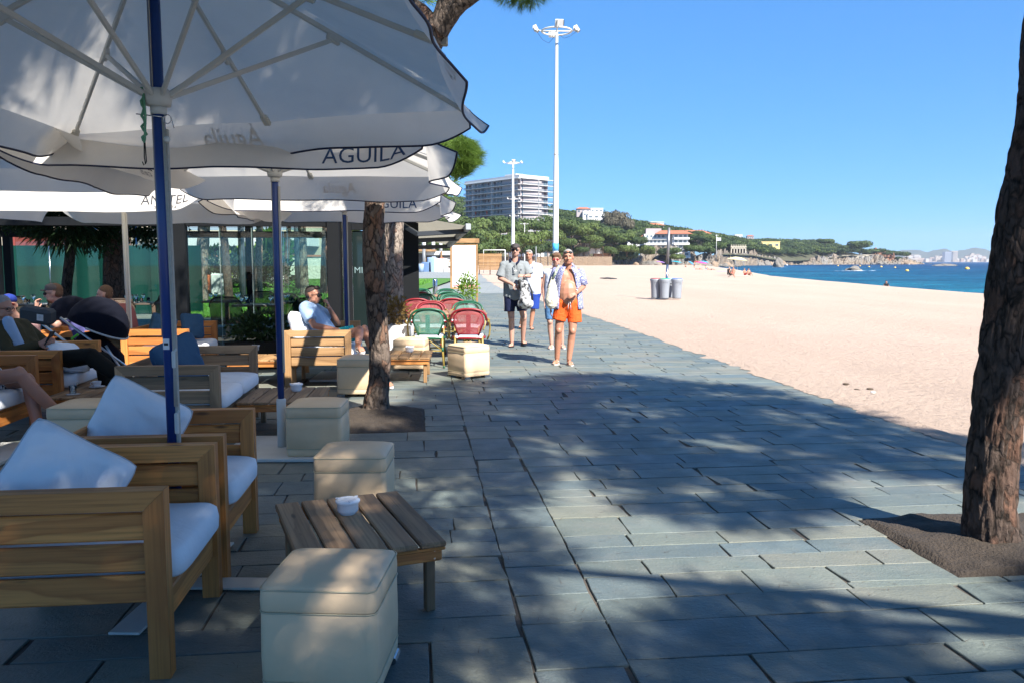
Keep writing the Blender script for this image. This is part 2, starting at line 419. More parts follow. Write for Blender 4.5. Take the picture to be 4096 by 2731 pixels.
# soil pits
def pit(name, P4, base, seed, mh=.09, mr=.42):
    s0, s1, t0, t1 = P4; rr = random.Random(seed); n = 40; g = []
    bs, bt = st_of(base)
    for i in range(n+1):
        row = []
        for j in range(n+1):
            s = s0+(s1-s0)*i/n; t = t0+(t1-t0)*j/n; d = math.hypot(s-bs, t-bt)
            z = -.005+mh*math.exp(-(d/mr)**2)+.018*noise.noise((s*6, t*6, seed))+.008*noise.noise((s*22, t*22, seed))
            z = max(z, -.007)
            if i in (0, n) or j in (0, n): z = -.007
            row.append(ST(s, t, z))
        g.append(row)
    b = MB(); b.grid(g); return tag(b.build(name, M_SOIL), kind='structure')
T1B, T2B = G(376, 414), G(988, 545)
pit('soil_pit', PIT1, T1B, 3.1); pit('soil_pit', PIT2, T2B, 8.4, .07, .5)
# needles and grit lying in joints
nv, nf = [], []
for k in range(2600):
    s = rnd.uniform(-2.5, 4.6); t = 2.2+abs(rnd.gauss(0, 1))*6
    if t > 16: continue
    if rnd.random() < .35: s = rnd.choice((rnd.gauss(4.5, .12), rnd.uniform(*PIT2[:2]), rnd.uniform(*PIT1[:2])))
    a = rnd.uniform(0, PI); l = rnd.uniform(.03, .075); wd = .0011
    p = ST(s, t, .0055 if s < edge_s(t) else .012); d = Vector((math.cos(a), math.sin(a), 0)); q = Vector((-d.y, d.x, 0))*wd
    n = len(nv); nv += [p-d*l/2-q, p-d*l/2+q, p+d*l/2]; nf.append((n, n+1, n+2))
me = np_mesh('pine_needles', [tuple(q) for q in nv], nf, gmat('dry_needle', (.12, .06, .025), (.05, .028, .014), 5))
tag(link('fallen_pine_needles', me), 'dry brown pine needles scattered over the slate and the sand edge', 'pine needles', kind='stuff')
# ---------------------------------------------------------------- sand blown over the edge of the slates
g = []
for k in range(900):
    t = -2+.05*k; s = edge_s(t); a = .10+.16*noise.noise((t*.9, 3, 0))+.10*noise.noise((t*4, 1, 0))+.05*noise.noise((t*15, 2, 0)); a = max(.02, a)
    g.append([ST(s-a*(1-j/6)+.12*(j/6), t, .0035+.010*(j/6)*(1+noise.noise((t*6, j*.6, 0)))) for j in range(7)])
b = MB(); b.grid(g); SAND_DRIFT = b
# ---------------------------------------------------------------- beach, sea, land
BERM = [(-60, 17), (0, 22.5), (47.8, 27.7), (64, 29), (104, 33.4), (125, 36), (180, 47), (251, 63), (350, 84), (470, 104)]
def berm_x(y):
    for (a, xa), (b, xb) in zip(BERM, BERM[1:]):
        if y <= b: return xa+(xb-xa)*(y-a)/(b-a)
    return BERM[-1][1]
def edge_x(y):
    t = y
    for _ in range(4): s = edge_s(t); t = (y-E1.y*s)/E2.y
    return ST(edge_s(t), t).x
ys = [-60, -30, -12]+[-6+.35*k for k in range(90)]+[26*1.045**k for k in range(66)]
sg = []
for y in ys:
    row = []; x0 = edge_x(y) if y < 290 else edge_x(290)-(y-290)*.05; xb = berm_x(y); row.append((x0-.5, y, -.03))
    for j in range(64):
        f = (j/63); f = f**1.7
        x = x0+(xb-x0)*f; am = min(1, (x-x0)/.5)
        z = -.012-.33*f+.03*am*noise.noise((x*.9, y*.9, 2))+.035*am*noise.noise((x*.22, y*.22, 5))+.016*am*noise.noise((x*3, y*3, 1))+.05*math.exp(-((x-x0)/.25)**2)*max(0, noise.noise((x*2, y*2, 9)))
        z += .03*math.exp(-((x-xb+1.5)/1.0)**2)
        row.append((x, y, z))
    for dx, z in ((1.5, -.45), (6, -1.1), (14, -2.0), (40, -4)): row.append((xb+dx+.5*noise.noise((0, y*.05, 0)), y, z))
    sg.append(row)
tag(SAND_DRIFT.build('sand_drift', M_SAND), kind='structure')
b = MB(); b.grid(sg); beach = tag(b.build('beach', M_SAND), kind='structure')
b = MB(); b.grid([[(20, -200, -1.6), (20, 900, -1.6), (-400, 4700, -1.6)], [(9000, -200, -1.6), (9000, 900, -1.6), (9000, 4700, -1.6)], [(9500, -200, -1.6), (26000, 900, -1.6), (26000, 26000, -1.6)]], sm=False)
b.add([(-400, 4700, -1.6), (9000, 4700, -1.6), (26000, 26000, -1.6), (-9000, 26000, -1.6)], [(0, 1, 2, 3)])
gw = []
for i in range(260):
    y = 36*1.0128**i*(1 if i < 1e9 else 1); row = []
    for j in range(170):
        x = berm_x(y)-2+(1.028**j-1)*(6+y*.010); a = min(1, .25+j*.03); am = a*(.10+.0005*min(y, 500))
        z = noise.noise((x*.22+y*.05, y*.10, 0))+.6*noise.noise((x*.7, y*.30+5, 2))+.35*noise.noise((x*1.7, y*.8, 4)); row.append((x, y, -1.52+am*z))
    gw.append(row)
b.grid(gw)
tag(b.build('sea', M_SEA), kind='structure')
b = MB(); b.grid([[(-900, -80, -.05), (-900, 420, -.05), (-900, 700, -.05)], [(3, -80, -.05), (-30, 420, -.05), (60, 700, -.05)]], sm=False)
b.add([(-900, -80, -.055), (-900, -300, -.055), (19, -300, -.055), (19, -60, -.055), (3, -60, -.055), (3, -80, -.055)], [(0, 1, 2, 3, 4, 5)])
tag(b.build('ground', M_EARTH), kind='structure')
# ---------------------------------------------------------------- trees
def warp(N, L, co, amt, sc_):
    n = N('ShaderNodeTexNoise'); n.inputs['Scale'].default_value = sc_; n.inputs['Detail'].default_value = 4; L(co, n.inputs[0])
    a = N('ShaderNodeVectorMath'); a.operation = 'MULTIPLY_ADD'; a.inputs[1].default_value = (amt,)*3; L(n.outputs[1], a.inputs[0]); L(co, a.inputs[2]); return a.outputs[0]
def bark_mat(name, plate, groove, red, sc_=1.0):
    m, t, P, N, L = nodes(name); co = coords(N, L, (1, 1, .5))
    vo = N('ShaderNodeTexVoronoi'); vo.inputs['Scale'].default_value = 14*sc_; co = warp(N, L, co, .35, 5); L(co, vo.inputs[0])
    v2 = N('ShaderNodeTexVoronoi'); v2.feature = 'DISTANCE_TO_EDGE'; v2.inputs['Scale'].default_value = 14*sc_; L(co, v2.inputs[0])
    c = mix(N, L, ramp(N, L, vo.outputs[1], [(.55, (0,0,0)), (.8, (1,1,1))]), plate, red)
    c = mix(N, L, noi(N, L, co, 30*sc_, 5), c, tuple(q*.55 for q in plate))
    c = mix(N, L, ramp(N, L, mix(N, L, .35, v2.outputs[0], noi(N, L, co, 16*sc_, 5)), [(.15, (1,1,1)), (.29, (0,0,0))]), c, groove)
    L(c, P.inputs['Base Color']); P.inputs['Roughness'].default_value = .92; P.inputs['Specular IOR Level'].default_value = .25
    h = mix(N, L, .45, v2.outputs[0], noi(N, L, co, 24*sc_, 6, .7)); bump(N, L, h, 1, .05, P); return m
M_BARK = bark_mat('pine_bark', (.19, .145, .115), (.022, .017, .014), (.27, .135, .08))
M_BARKP = bark_mat('pale_bark', (.36, .30, .25), (.05, .04, .034), (.42, .24, .16))  # paler, pinker bark tone
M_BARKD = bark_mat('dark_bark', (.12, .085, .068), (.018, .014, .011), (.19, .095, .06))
def leaf_mat(name, a, b, tr=.35):
    m, t, P, N, L = nodes(name); co = coords(N, L)
    geo = N('ShaderNodeNewGeometry'); c = mix(N, L, noi(N, L, co, .9, 4), a, b)
    rnd_ = ramp(N, L, geo.outputs['Random Per Island'], [(0, (.72,.72,.72)), (1, (1.3,1.3,1.3))]); c = mix(N, L, 1.0, c, rnd_, 'MULTIPLY')
    L(c, P.inputs['Base Color']); P.inputs['Roughness'].default_value = .6; P.inputs['Specular IOR Level'].default_value = .25
    T = N('ShaderNodeBsdfTranslucent'); L(c, T.inputs[0]); mx = N('ShaderNodeMixShader'); mx.inputs[0].default_value = tr
    L(P.outputs[0], mx.inputs[1]); L(T.outputs[0], mx.inputs[2]); L(mx.outputs[0], t.nodes['Material Output'].inputs[0]); return m
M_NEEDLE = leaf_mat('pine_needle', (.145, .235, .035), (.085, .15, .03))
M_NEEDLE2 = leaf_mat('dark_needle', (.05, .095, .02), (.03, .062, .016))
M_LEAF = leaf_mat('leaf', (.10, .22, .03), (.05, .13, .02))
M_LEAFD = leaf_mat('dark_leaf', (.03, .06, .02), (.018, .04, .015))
def bark_tube(pts, rs, n=56, seg=.03, amp=.012, seed=0, flute=0.0):
    P = [Vector(p) for p in pts]; Ls = [0]
    for a, b in zip(P, P[1:]): Ls.append(Ls[-1]+(b-a).length)
    tot = Ls[-1]; m = max(3, int(tot/seg)); b = MB(); rowsg = []; prev = None
    def at(l):
        for i in range(len(P)-1):
            if l <= Ls[i+1] or i == len(P)-2:
                f = (l-Ls[i])/(Ls[i+1]-Ls[i]); f = max(0, min(1, f))
                p0 = P[max(i-1, 0)]; p1 = P[i]; p2 = P[i+1]; p3 = P[min(i+2, len(P)-1)]
                q = .5*((2*p1)+(p2-p0)*f+(2*p0-5*p1+4*p2-p3)*f*f+(3*p1-p0-3*p2+p3)*f**3)
                return q, rs[i]+(rs[i+1]-rs[i])*f
    for i in range(m+1):
        l = tot*i/m; p, r = at(l); p2, _ = at(min(tot, l+.02)); p1, _ = at(max(0, l-.02)); t = (p2-p1).normalized()
        a = (t.cross(Vector((0, 1, 0))) if prev is None else prev-t*prev.dot(t)); a.normalize(); prev = a; c = t.cross(a); row = []
        for k in range(n):
            an = 2*PI*k/n; q = (math.cos(an)*6*r/.15, math.sin(an)*6*r/.15, l*6+seed)
            plates = noise.voronoi((q[0]*1.25, q[1]*1.25, q[2]*.62+seed), distance_metric='DISTANCE')[0]
            e = min(1, max(0, (plates[1]-plates[0])*2.6))
            d = amp*(e**.5*.9-.75)+amp*.5*noise.noise((q[0]*2.2, q[1]*2.2, q[2]*2.2))+r*.07*noise.noise((math.cos(an)*1.2, math.sin(an)*1.2, l*1.1+seed))
            if flute: d += r*flute*max(0, 1-l/.35)*(.6+.4*math.sin(an*5+seed))
            row.append(p+(a*math.cos(an)+c*math.sin(an))*(r+d))
        rowsg.append(row)
    b.grid(rowsg, close=True); return b
def tufts(centers, dirs, size, per, width, rng, spread=1.0):
    """needle sprays: every needle a long thin triangle"""
    C = np.repeat(np.asarray(centers), per, 0); Dn = np.repeat(np.asarray(dirs), per, 0); n = len(C)
    d = Dn+rng.normal(0, .55*spread, (n, 3)); d /= np.linalg.norm(d, axis=1)[:, None]
    s = np.cross(d, rng.normal(0, 1, (n, 3))); s /= np.linalg.norm(s, axis=1)[:, None]
    L_ = size*rng.uniform(.6, 1.15, (n, 1)); b0 = C+Dn*size*rng.uniform(-.5, .25, (n, 1))
    V = np.empty((n*3, 3)); V[0::3] = b0-s*width/2; V[1::3] = b0+s*width/2; V[2::3] = b0+d*L_+np.array([0, 0, -.12])*L_*rng.uniform(0, 1, (n, 1))
    return V, np.arange(n*3).reshape(-1, 3)
def shell_pts(n, c, r, rng, inner=.55):
    d = rng.normal(0, 1, (n, 3)); d /= np.linalg.norm(d, axis=1)[:, None]
    rad = rng.uniform(inner, 1, (n, 1)); return np.asarray(c)+d*np.asarray(r)*rad, d
def crown_mesh(name, lobes, n, size, per, width, mat, seed, flat=.35, spread=1.2):
    rng = np.random.default_rng(seed); VV = []; DD = []
    tot = sum(l[1][0]*l[1][1] for l in lobes)
    for c, r in lobes:
        k = max(3, int(n*r[0]*r[1]/tot)); p, d = shell_pts(k, c, r, rng); d[:, 2] = d[:, 2]*.6+flat; VV.append(p); DD.append(d/np.linalg.norm(d, axis=1)[:, None])
    V, F = tufts(np.concatenate(VV), np.concatenate(DD), size, per, width, rng, spread); return np_mesh(name, V, F, mat)
def trunk_mesh(path, rs, mat, name='trunk', n=10):
    b = MB(); b.tube(path, rs, n); return b.mesh(name, mat)
# --- the pine beside the cafe tables
def pine(label, group=None, name='pine_tree'): return thing(name, label, 'tree', group=group)
t1 = pine('dark leaning pine rising between the stools and the slate, sand pit at its foot')
Y1 = T1B.y
pth = [T1B+Vector((.02, 0, -.1)), T1B+Vector((.0, 0, .08)), D(379, 380, Y1), D(379.5, 350, Y1), D(376, 300, Y1-.02), D(373, 250, Y1-.03), D(376, 200, Y1), D(390, 150, Y1), D(410, 95, Y1-.05), D(430, 50, Y1-.1), D(440, 22, Y1-.15)]
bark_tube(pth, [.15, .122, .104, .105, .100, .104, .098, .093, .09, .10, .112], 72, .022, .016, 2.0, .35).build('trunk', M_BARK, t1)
fk = D(440, 24, Y1-.15)
bark_tube([fk-Vector((.02, 0, .06)), D(455, 8, Y1-.2), D(478, -8, Y1-.3), D(520, -32, Y1-.5), D(570, -60, Y1-.8), D(640, -130, Y1-1)], [.11, .088, .07, .06, .05, .035], 40, .03, .010, 4).build('limb', M_BARK, t1)
bark_tube([fk-Vector((0, 0, .1)), D(428, 16, Y1-.1), D(414, 4, Y1), D(385, -6, Y1+.3), D(340, -30, Y1+.6)], [.085, .06, .055, .05, .04], 30, .03, .008, 6).build('limb', M_BARK, t1)
bark_tube([D(433, 48, Y1-.1), D(424, 30, Y1-.05), D(410, 18, Y1+.1), D(380, 10, Y1+.4)], [.06, .058, .05, .045], 30, .03, .008, 9).build('limb', M_BARK, t1)
bark_tube([D(441, 22, Y1-.15), D(452, -25, Y1-.2), D(450, -70, Y1-.2)], [.1, .07, .05], 30, .03, .008, 9).build('limb', M_BARK, t1)
bx = MB(); bx.cbox(D(439.5, 41, Y1-.12), (.16, .08, .09), .01); bx.build('lamp_box', gmat('grey_box', (.18, .17, .14)), t1)
lob = [(tuple(D(u, v, y)), (r, r, r*.62)) for u, v, y, r in ((500, -48, 7.5, .5), (560, -70, 7.2, .55), (620, -150, 7, .9), (450, -120, 8, 1.0), (360, -80, 8.6, .8), (520, -190, 7.6, 1.1), (420, -220, 8.4, 1.2), (300, -150, 8.8, 1.0))]
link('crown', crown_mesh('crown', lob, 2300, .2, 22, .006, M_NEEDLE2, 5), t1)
for i, (u, v, y, r) in enumerate(((508, 1, 7.6, .055), (520, 3, 7.55, .06), (532, 2, 7.5, .055), (542, -4, 7.5, .05), (498, -8, 7.7, .05))):
    c = D(u, v-2, y); p, d = shell_pts(34, c, (r*1.6, r, r), np.random.default_rng(i)); d[:, 2] -= .5
    V, F = tufts(p, d/np.linalg.norm(d, axis=1)[:, None], .085, 26, .0022, np.random.default_rng(i+5), .8); link('needle_cluster', np_mesh('needle_cluster', V, F, M_NEEDLE), t1)
# the hanging bough seen past the parasol corner belongs to the next pine behind
t2 = pine('sunlit pink-grey pine trunk directly behind the dark leaning one, its bough hanging past the parasols')
B2 = Vector((-1.98, 13.6, 0))
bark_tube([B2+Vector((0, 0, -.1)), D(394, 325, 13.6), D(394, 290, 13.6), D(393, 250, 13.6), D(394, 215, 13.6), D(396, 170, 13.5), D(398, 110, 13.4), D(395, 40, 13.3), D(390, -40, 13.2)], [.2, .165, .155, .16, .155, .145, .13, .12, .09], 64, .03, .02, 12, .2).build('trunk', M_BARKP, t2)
bark_tube([D(398, 100, 13.4), D(425, 115, 12.6), D(445, 140, 12.0), D(455, 158, 11.8)], [.09, .06, .04, .02], 20, .04, .006, 15).build('limb', M_BARKP, t2)
rg = np.random.default_rng(21); cs = []; ds = []
for k in range(400):
    q = rg.normal(0, 1, 3); q /= np.linalg.norm(q); rr_ = rg.uniform(.25, 1)**.5
    u = 457+q[0]*22*rr_; v = 156+q[2]*22*rr_
    if u < 440 and v > 160: continue
    c = D(u, v, 11.8+q[1]*.4*rr_); cs.append(c); dd = Vector((q[0]*.9, q[1]*.8-.2, q[2]*.5-.15+.3*rg.random())).normalized(); ds.append(dd)
V, F = tufts(cs, ds, .17, 60, .0042, rg, .75); link('hanging_bough', np_mesh('hanging_bough', V, F, M_NEEDLE), t2)
lob = [(tuple(D(u, v, y)), (r, r, r*.6)) for u, v, y, r in ((370, -20, 13.5, 1.6), (300, 40, 14.5, 1.3), (330, -90, 13, 1.8), (240, 0, 14.5, 1.5))]
link('crown', crown_mesh('crown', lob, 1500, .26, 20, .009, M_NEEDLE, 6), t2)
# --- the big pine at the right edge
t3 = pine('thick dark pine trunk at the right edge of the picture, in its own soil pit')
Y3 = T2B.y; pr = [(987.5, 560, 25.5), (987.5, 535, 25.5), (989, 480, 24.8), (996, 410, 24), (1003, 350, 24), (1010, 300, 25), (1018, 250, 26), (1026, 200, 26), (1036, 150, 25), (1044, 100, 25), (1046, 50, 24), (1052, 0, 23), (1070, -80, 21), (1090, -200, 19)]
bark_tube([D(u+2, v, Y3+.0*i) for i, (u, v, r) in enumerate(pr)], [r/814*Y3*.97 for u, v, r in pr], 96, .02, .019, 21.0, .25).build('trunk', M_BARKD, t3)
tp = D(1090, -200, Y3)
bark_tube([tp-Vector((0, 0, .1)), tp+Vector((-.6, -.4, 1.0)), tp+Vector((-1.8, -.8, 2.0)), tp+Vector((-3, -1, 2.6))], [.13, .1, .07, .04], 20, .1, .01, 3).build('limb', M_BARKD, t3)
bark_tube([tp-Vector((0, 0, .1)), tp+Vector((.5, -.6, 1.2)), tp+Vector((1.2, -1.6, 2.4)), tp+Vector((2.2, -2.6, 2.9))], [.13, .1, .07, .04], 20, .1, .01, 3).build('limb', M_BARKD, t3)
def canopy(root, c, lobes, n, seed, per=14, size=.26, width=.016, mat=None):
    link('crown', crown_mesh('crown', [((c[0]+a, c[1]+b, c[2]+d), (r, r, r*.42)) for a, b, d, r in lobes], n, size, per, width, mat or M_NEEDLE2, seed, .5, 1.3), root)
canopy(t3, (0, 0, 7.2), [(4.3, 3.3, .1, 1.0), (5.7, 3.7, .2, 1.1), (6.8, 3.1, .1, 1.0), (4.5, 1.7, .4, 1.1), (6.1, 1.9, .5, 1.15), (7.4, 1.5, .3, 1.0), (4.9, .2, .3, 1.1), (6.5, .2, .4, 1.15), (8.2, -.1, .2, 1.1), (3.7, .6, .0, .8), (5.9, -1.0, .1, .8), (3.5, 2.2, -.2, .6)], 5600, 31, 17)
# --- pines out of frame, crowns shaped to shade the slates; left pair added for darkness
def shade_pine(label, base, H, lobes, n, seed, lean=(0, 0)):
    t = pine(label); b = Vector(base); top = b+Vector((lean[0], lean[1], H))
    link('trunk', trunk_mesh([b-Vector((0, 0, .2)), b+Vector((lean[0]*.3, lean[1]*.3, H*.5)), top], [.2, .16, .1], M_BARKD), t)
    for a, b2, d, r in lobes:
        e = top+Vector((a, b2, d)); link('limb', trunk_mesh([top-Vector((a*.12, b2*.12, H*.14)), top.lerp(e, .5)+Vector((0, 0, -.2)), e], [.085, .055, .03], M_BARKD, 'limb', 7), t)
    canopy(t, tuple(top), lobes, n, seed); return t
shade_pine('umbrella pine behind the viewer on the beach side, never in view', (6.2, -1.2, 0), 5.4, [(-2.9, .1, .6, .7), (-1.3, -1.4, .8, .8), (.6, -1.9, 1.0, .9), (2.4, -1.6, .8, .9), (3.3, .2, .6, .7), (-2.4, -2.6, .7, .8), (-.6, -3.2, 1.1, .9), (1.5, -3.6, 1, .9), (3.2, -3.2, .6, .8), (-3.9, -1.6, .3, .6), (4.6, -1.5, .3, .8), (.2, -.3, .4, .45), (1.6, .3, .4, .4), (.0, -2.6, .6, .7), (-1.6, -.4, .3, .45)], 3500, 41)
shade_pine('umbrella pine behind the viewer on the cafe side, never in view', (1.2, -5.2, 0), 5.2, [(-1.5, 1.8, .6, 1.0), (-3.2, .5, .5, 1.1), (.9, 2.4, .7, .9), (-.4, 3.1, .9, .8), (-2.6, 3.0, .4, 1.0), (1.9, .4, .6, 1.1), (.2, -.4, 1.0, 1.1), (-4.4, 2.2, .3, .9), (.6, 3.9, .9, 1.0), (1.5, 3.2, .8, .9), (-.2, 2.2, .5, .8), (-1.6, 3.9, .4, .8), (-1.2, 5.4, .6, 1.0), (.3, 5.6, .9, 1.0), (-.6, 6.8, .6, .9), (.9, 6.9, .5, .8), (-2.2, 6.3, .3, .8), (-1.4, 4.6, 1.1, .9), (.9, 4.7, 1.2, 1.0), (.3, 1.2, .9, .9), (1.4, 1.9, .4, .8), (2.0, 3.3, .3, .7), (.1, 6.3, 1.1, 1.1), (-.5, 5.0, .3, 1.0), (1.6, 5.9, .2, .8), (.6, 3.0, .2, .8), (-1.0, 5.9, .6, 1.1), (-2.0, 5.2, .4, 1.0), (-.2, 4.2, .2, .9)], 10500, 43)

shade_pine('unseen umbrella pine added at the left to shade the cafe terrace', (-7.6, .8, 0), 5.6, [(2.0, -1.0, .4, 1.1), (3.9, .2, .4, 1.1), (5.3, 1.4, .4, 1.1), (2.2, 1.3, .8, 1.1), (.3, .8, 1.0, 1.2), (3.8, 2.6, .5, 1.1), (1.6, 3.3, .6, 1.1), (-1.2, 2.6, .6, 1.1), (-1.4, -.8, .6, 1.1), (4.6, -1.6, .2, 1.0), (6.2, -.4, .2, 1.0), (3.1, 4.6, .3, 1.0), (.2, 5.0, .4, 1.1), (6.1, 2.0, .2, 1.0), (6.9, 3.0, .2, .9), (5.3, 3.4, .2, 1.0), (5.6, .2, .1, .8)], 6000, 47)  # added out of view to block sky light above the terrace
shade_pine('unseen umbrella pine added left of the pavilion to darken it', (-12.5, 8.5, 0), 6.4, [(1.4, -1.2, .4, 1.5), (3.9, -.2, .4, 1.5), (3.0, 2.4, .4, 1.5), (.2, 2.3, .8, 1.5), (-1.8, .8, 1.0, 1.5), (6.4, .9, .3, 1.4), (5.8, 3.2, .3, 1.4), (-.6, -2.8, .3, 1.4), (8.0, 2.4, .2, 1.2), (2.4, 5.0, .2, 1.5), (5.2, 5.6, .2, 1.5)], 3600, 49)  # added out of view so the pavilion area falls darker
# ---------------------------------------------------------------- cafe materials
M_WOOD = wood('pine_board', (.56, .225, .055), (.37, .125, .026), (.05, .02, .008))
M_WOODG = wood('weathered_board', (.33, .205, .11), (.21, .125, .065), (.05, .03, .02), 1.7, .7, .5)
M_WOODL = wood('light_board', (.37, .215, .095), (.26, .14, .055), (.16, .09, .04), 1.7, .6, .2)
def cloth(name, c, tr=.0, rough=.9, bst=.25, bsc=9, dirt=(.6, .6, .62), da=.25):
    m, t, P, N, L = nodes(name); co = coords(N, L, rnd=True)
    cc = mix(N, L, ramp(N, L, noi(N, L, co, 2.2, 5, .6), [(.45, (0,0,0)), (.8, (da,)*3)]), c, tuple(q*d for q, d in zip(c, dirt)))
    L(cc, P.inputs['Base Color']); P.inputs['Roughness'].default_value = rough; P.inputs['Specular IOR Level'].default_value = .15
    bump(N, L, noi(N, L, co, bsc, 4, .5, .6), bst, .03, P)
    if tr:
        T = N('ShaderNodeBsdfTranslucent'); L(cc, T.inputs[0]); mx = N('ShaderNodeMixShader'); mx.inputs[0].default_value = tr
        L(P.outputs[0], mx.inputs[1]); L(T.outputs[0], mx.inputs[2]); L(mx.outputs[0], t.nodes['Material Output'].inputs[0])
    return m
M_CANVAS = cloth('parasol_canvas', (.80, .76, .70), .40, .85, .22, 3.5, (.72, .72, .74), .35)
M_CUSH = cloth('white_cushion', (.70, .72, .76), 0, .9, .5, 5, (.8, .8, .8), .3)
M_SEAM = gmat('seam', (.45, .47, .50))
M_CUSHB = cloth('blue_cushion', (.035, .085, .16), 0, .9, .4, 6)
M_NAVY = gmat('navy_piping', (.008, .012, .045), None, 5, .7)
M_BLUE = gmat('blue_metal', (.012, .045, .20), (.01, .035, .15), 3, .35, .05, 40)
M_WHM = gmat('white_metal', (.58, .58, .55), (.45, .45, .42), 8, .5)
M_CREAM = gmat('cream_metal', (.60, .58, .50), (.5, .48, .42), 5, .5)
M_ROPE = gmat('rope', (.45, .43, .38), (.3, .28, .24), 60, .9)
M_LEATH = cloth('cream_leather', (.66, .49, .315), 0, .42, .10, 7, (.72, .68, .62), .6)
M_LEATHD = gmat('cream_leather_welt', (.47, .41, .28), (.36, .31, .2), 20, .5)
M_CHROME = gmat('chrome', (.55, .56, .58), (.4, .4, .42), 20, .22, metal=1)
M_CERAM = gmat('white_ceramic', (.78, .80, .84), (.70, .72, .76), 3, .18)
M_BLACK = gmat('black', (.012, .012, .012), None, 3, .6)
M_INK = gmat('blue_print', (.02, .05, .11), (.04, .08, .15), 12, .8)
M_INKB = gmat('black_print', (.015, .015, .02), (.05, .05, .06), 12, .8)
M_INKO = gmat('orange_print', (.48, .24, .11), None, 12, .8)
M_INKG = gmat('faded_print', (.42, .42, .44), (.52, .52, .53), 12, .8)
_bd = {}
def board(name, parent, c, L_, w_, t_, ax='x', mat=None, ch=.006, rot=None):
    """one plank: its mesh lies along its own X so the grain follows it"""
    mat = mat or M_WOOD; k = (round(L_, 3), round(w_, 3), round(t_, 3), mat.name)
    if k not in _bd: _bd[k] = MB().cbox((0, 0, 0), (L_, w_, t_), ch).mesh(name, mat)
    r = {'x': (0, 0, 0), 'xz': (PI/2, 0, 0), 'y': (0, 0, PI/2), 'yz': (PI/2, 0, PI/2), 'z': (0, -PI/2, 0), 'zy': (0, -PI/2, PI/2)}[ax] if rot is None else rot
    return link(name, _bd[k], parent, c, r)
def mitre(name, parent, L_, w_, t_, c, rot, ends, mat):
    """rail with mitred ends: local X length, Y depth, Z height; ends = (left, right) cut on the +Z/-Z side"""
    h = L_/2; a, b = ends
    poly = [(-h+(w_ if a < 0 else 0), -w_/2), (h-(w_ if b < 0 else 0), -w_/2), (h-(w_ if b > 0 else 0), w_/2), (-h+(w_ if a > 0 else 0), w_/2)]
    m = MB(); m.prism(poly, -t_/2, t_/2); me = m.mesh(name, mat)
    me.transform(Matrix.Rotation(PI/2, 4, 'X')); return link(name, me, parent, c, rot)
def pillow_mesh(name, w_, h_, t_, mat, pinch=.12, seed=0, n=26):
    b = MB(); 
    def side(sg):
        g = []
        for i in range(n+1):
            row = []
            for j in range(n+1):
                x = -1+2*i/n; y = -1+2*j/n; e = (1-abs(x)**3)*(1-abs(y)**3); th = max(0, e)**.32
                px = x*(1-pinch*(1-abs(y)**2)*.55*abs(x)-.11*x*x*y**4); py = y*(1-pinch*(1-abs(x)**2)*.55*abs(y)-.11*y*y*x**4)
                wr = .10*noise.noise((x*1.8, y*1.8, seed))+.07*noise.noise((x*4+seed, y*4, seed+3))*(1-e+.4)+.03*noise.noise((x*9, y*3, seed+6))
                row.append((px*w_/2, py*h_/2, sg*t_/2*(th*(1+wr*2.5))))
            g.append(row)
        return g
    b.grid(side(1)); g2 = side(-1); b.grid([r[::-1] for r in g2]); me = b.mesh(name, mat)
    bm = bmesh.new(); bm.from_mesh(me); bmesh.ops.remove_doubles(bm, verts=bm.verts, dist=.0008); bm.to_mesh(me); bm.free(); return me
def seat_mesh(w_, d_, t_, mat, seed=0):        # thick seat pad: rounded plan and edges
    b = MB(); rs = []; n = 40
    prof = [(0.0, .90), (.04, .965), (.15, .995), (.5, 1.0), (.80, .985), (.93, .94), (1.0, .84), (1.03, .6), (1.045, .3), (1.05, .02)]
    for zf, k in prof:
        row = []
        for q in range(n):
            a = 2*PI*(q+.5)/n; ca, sa = math.cos(a), math.sin(a); e = .22
            x = math.copysign(abs(ca)**e, ca); y = math.copysign(abs(sa)**e, sa)
            row.append((x*d_/2*k, y*w_/2*k, zf*t_+.012*noise.noise((x*1.5+seed, y*1.5, zf*2))*(1 if zf > .9 else .3)))
        rs.append(row)
    b.grid(rs, close=True); b.f.append(tuple(len(b.v)-n+q for q in range(n))); b.sm.append(True)
    b.f.append(tuple(reversed(range(n)))); b.sm.append(True); return b.mesh('seat_cushion', mat)
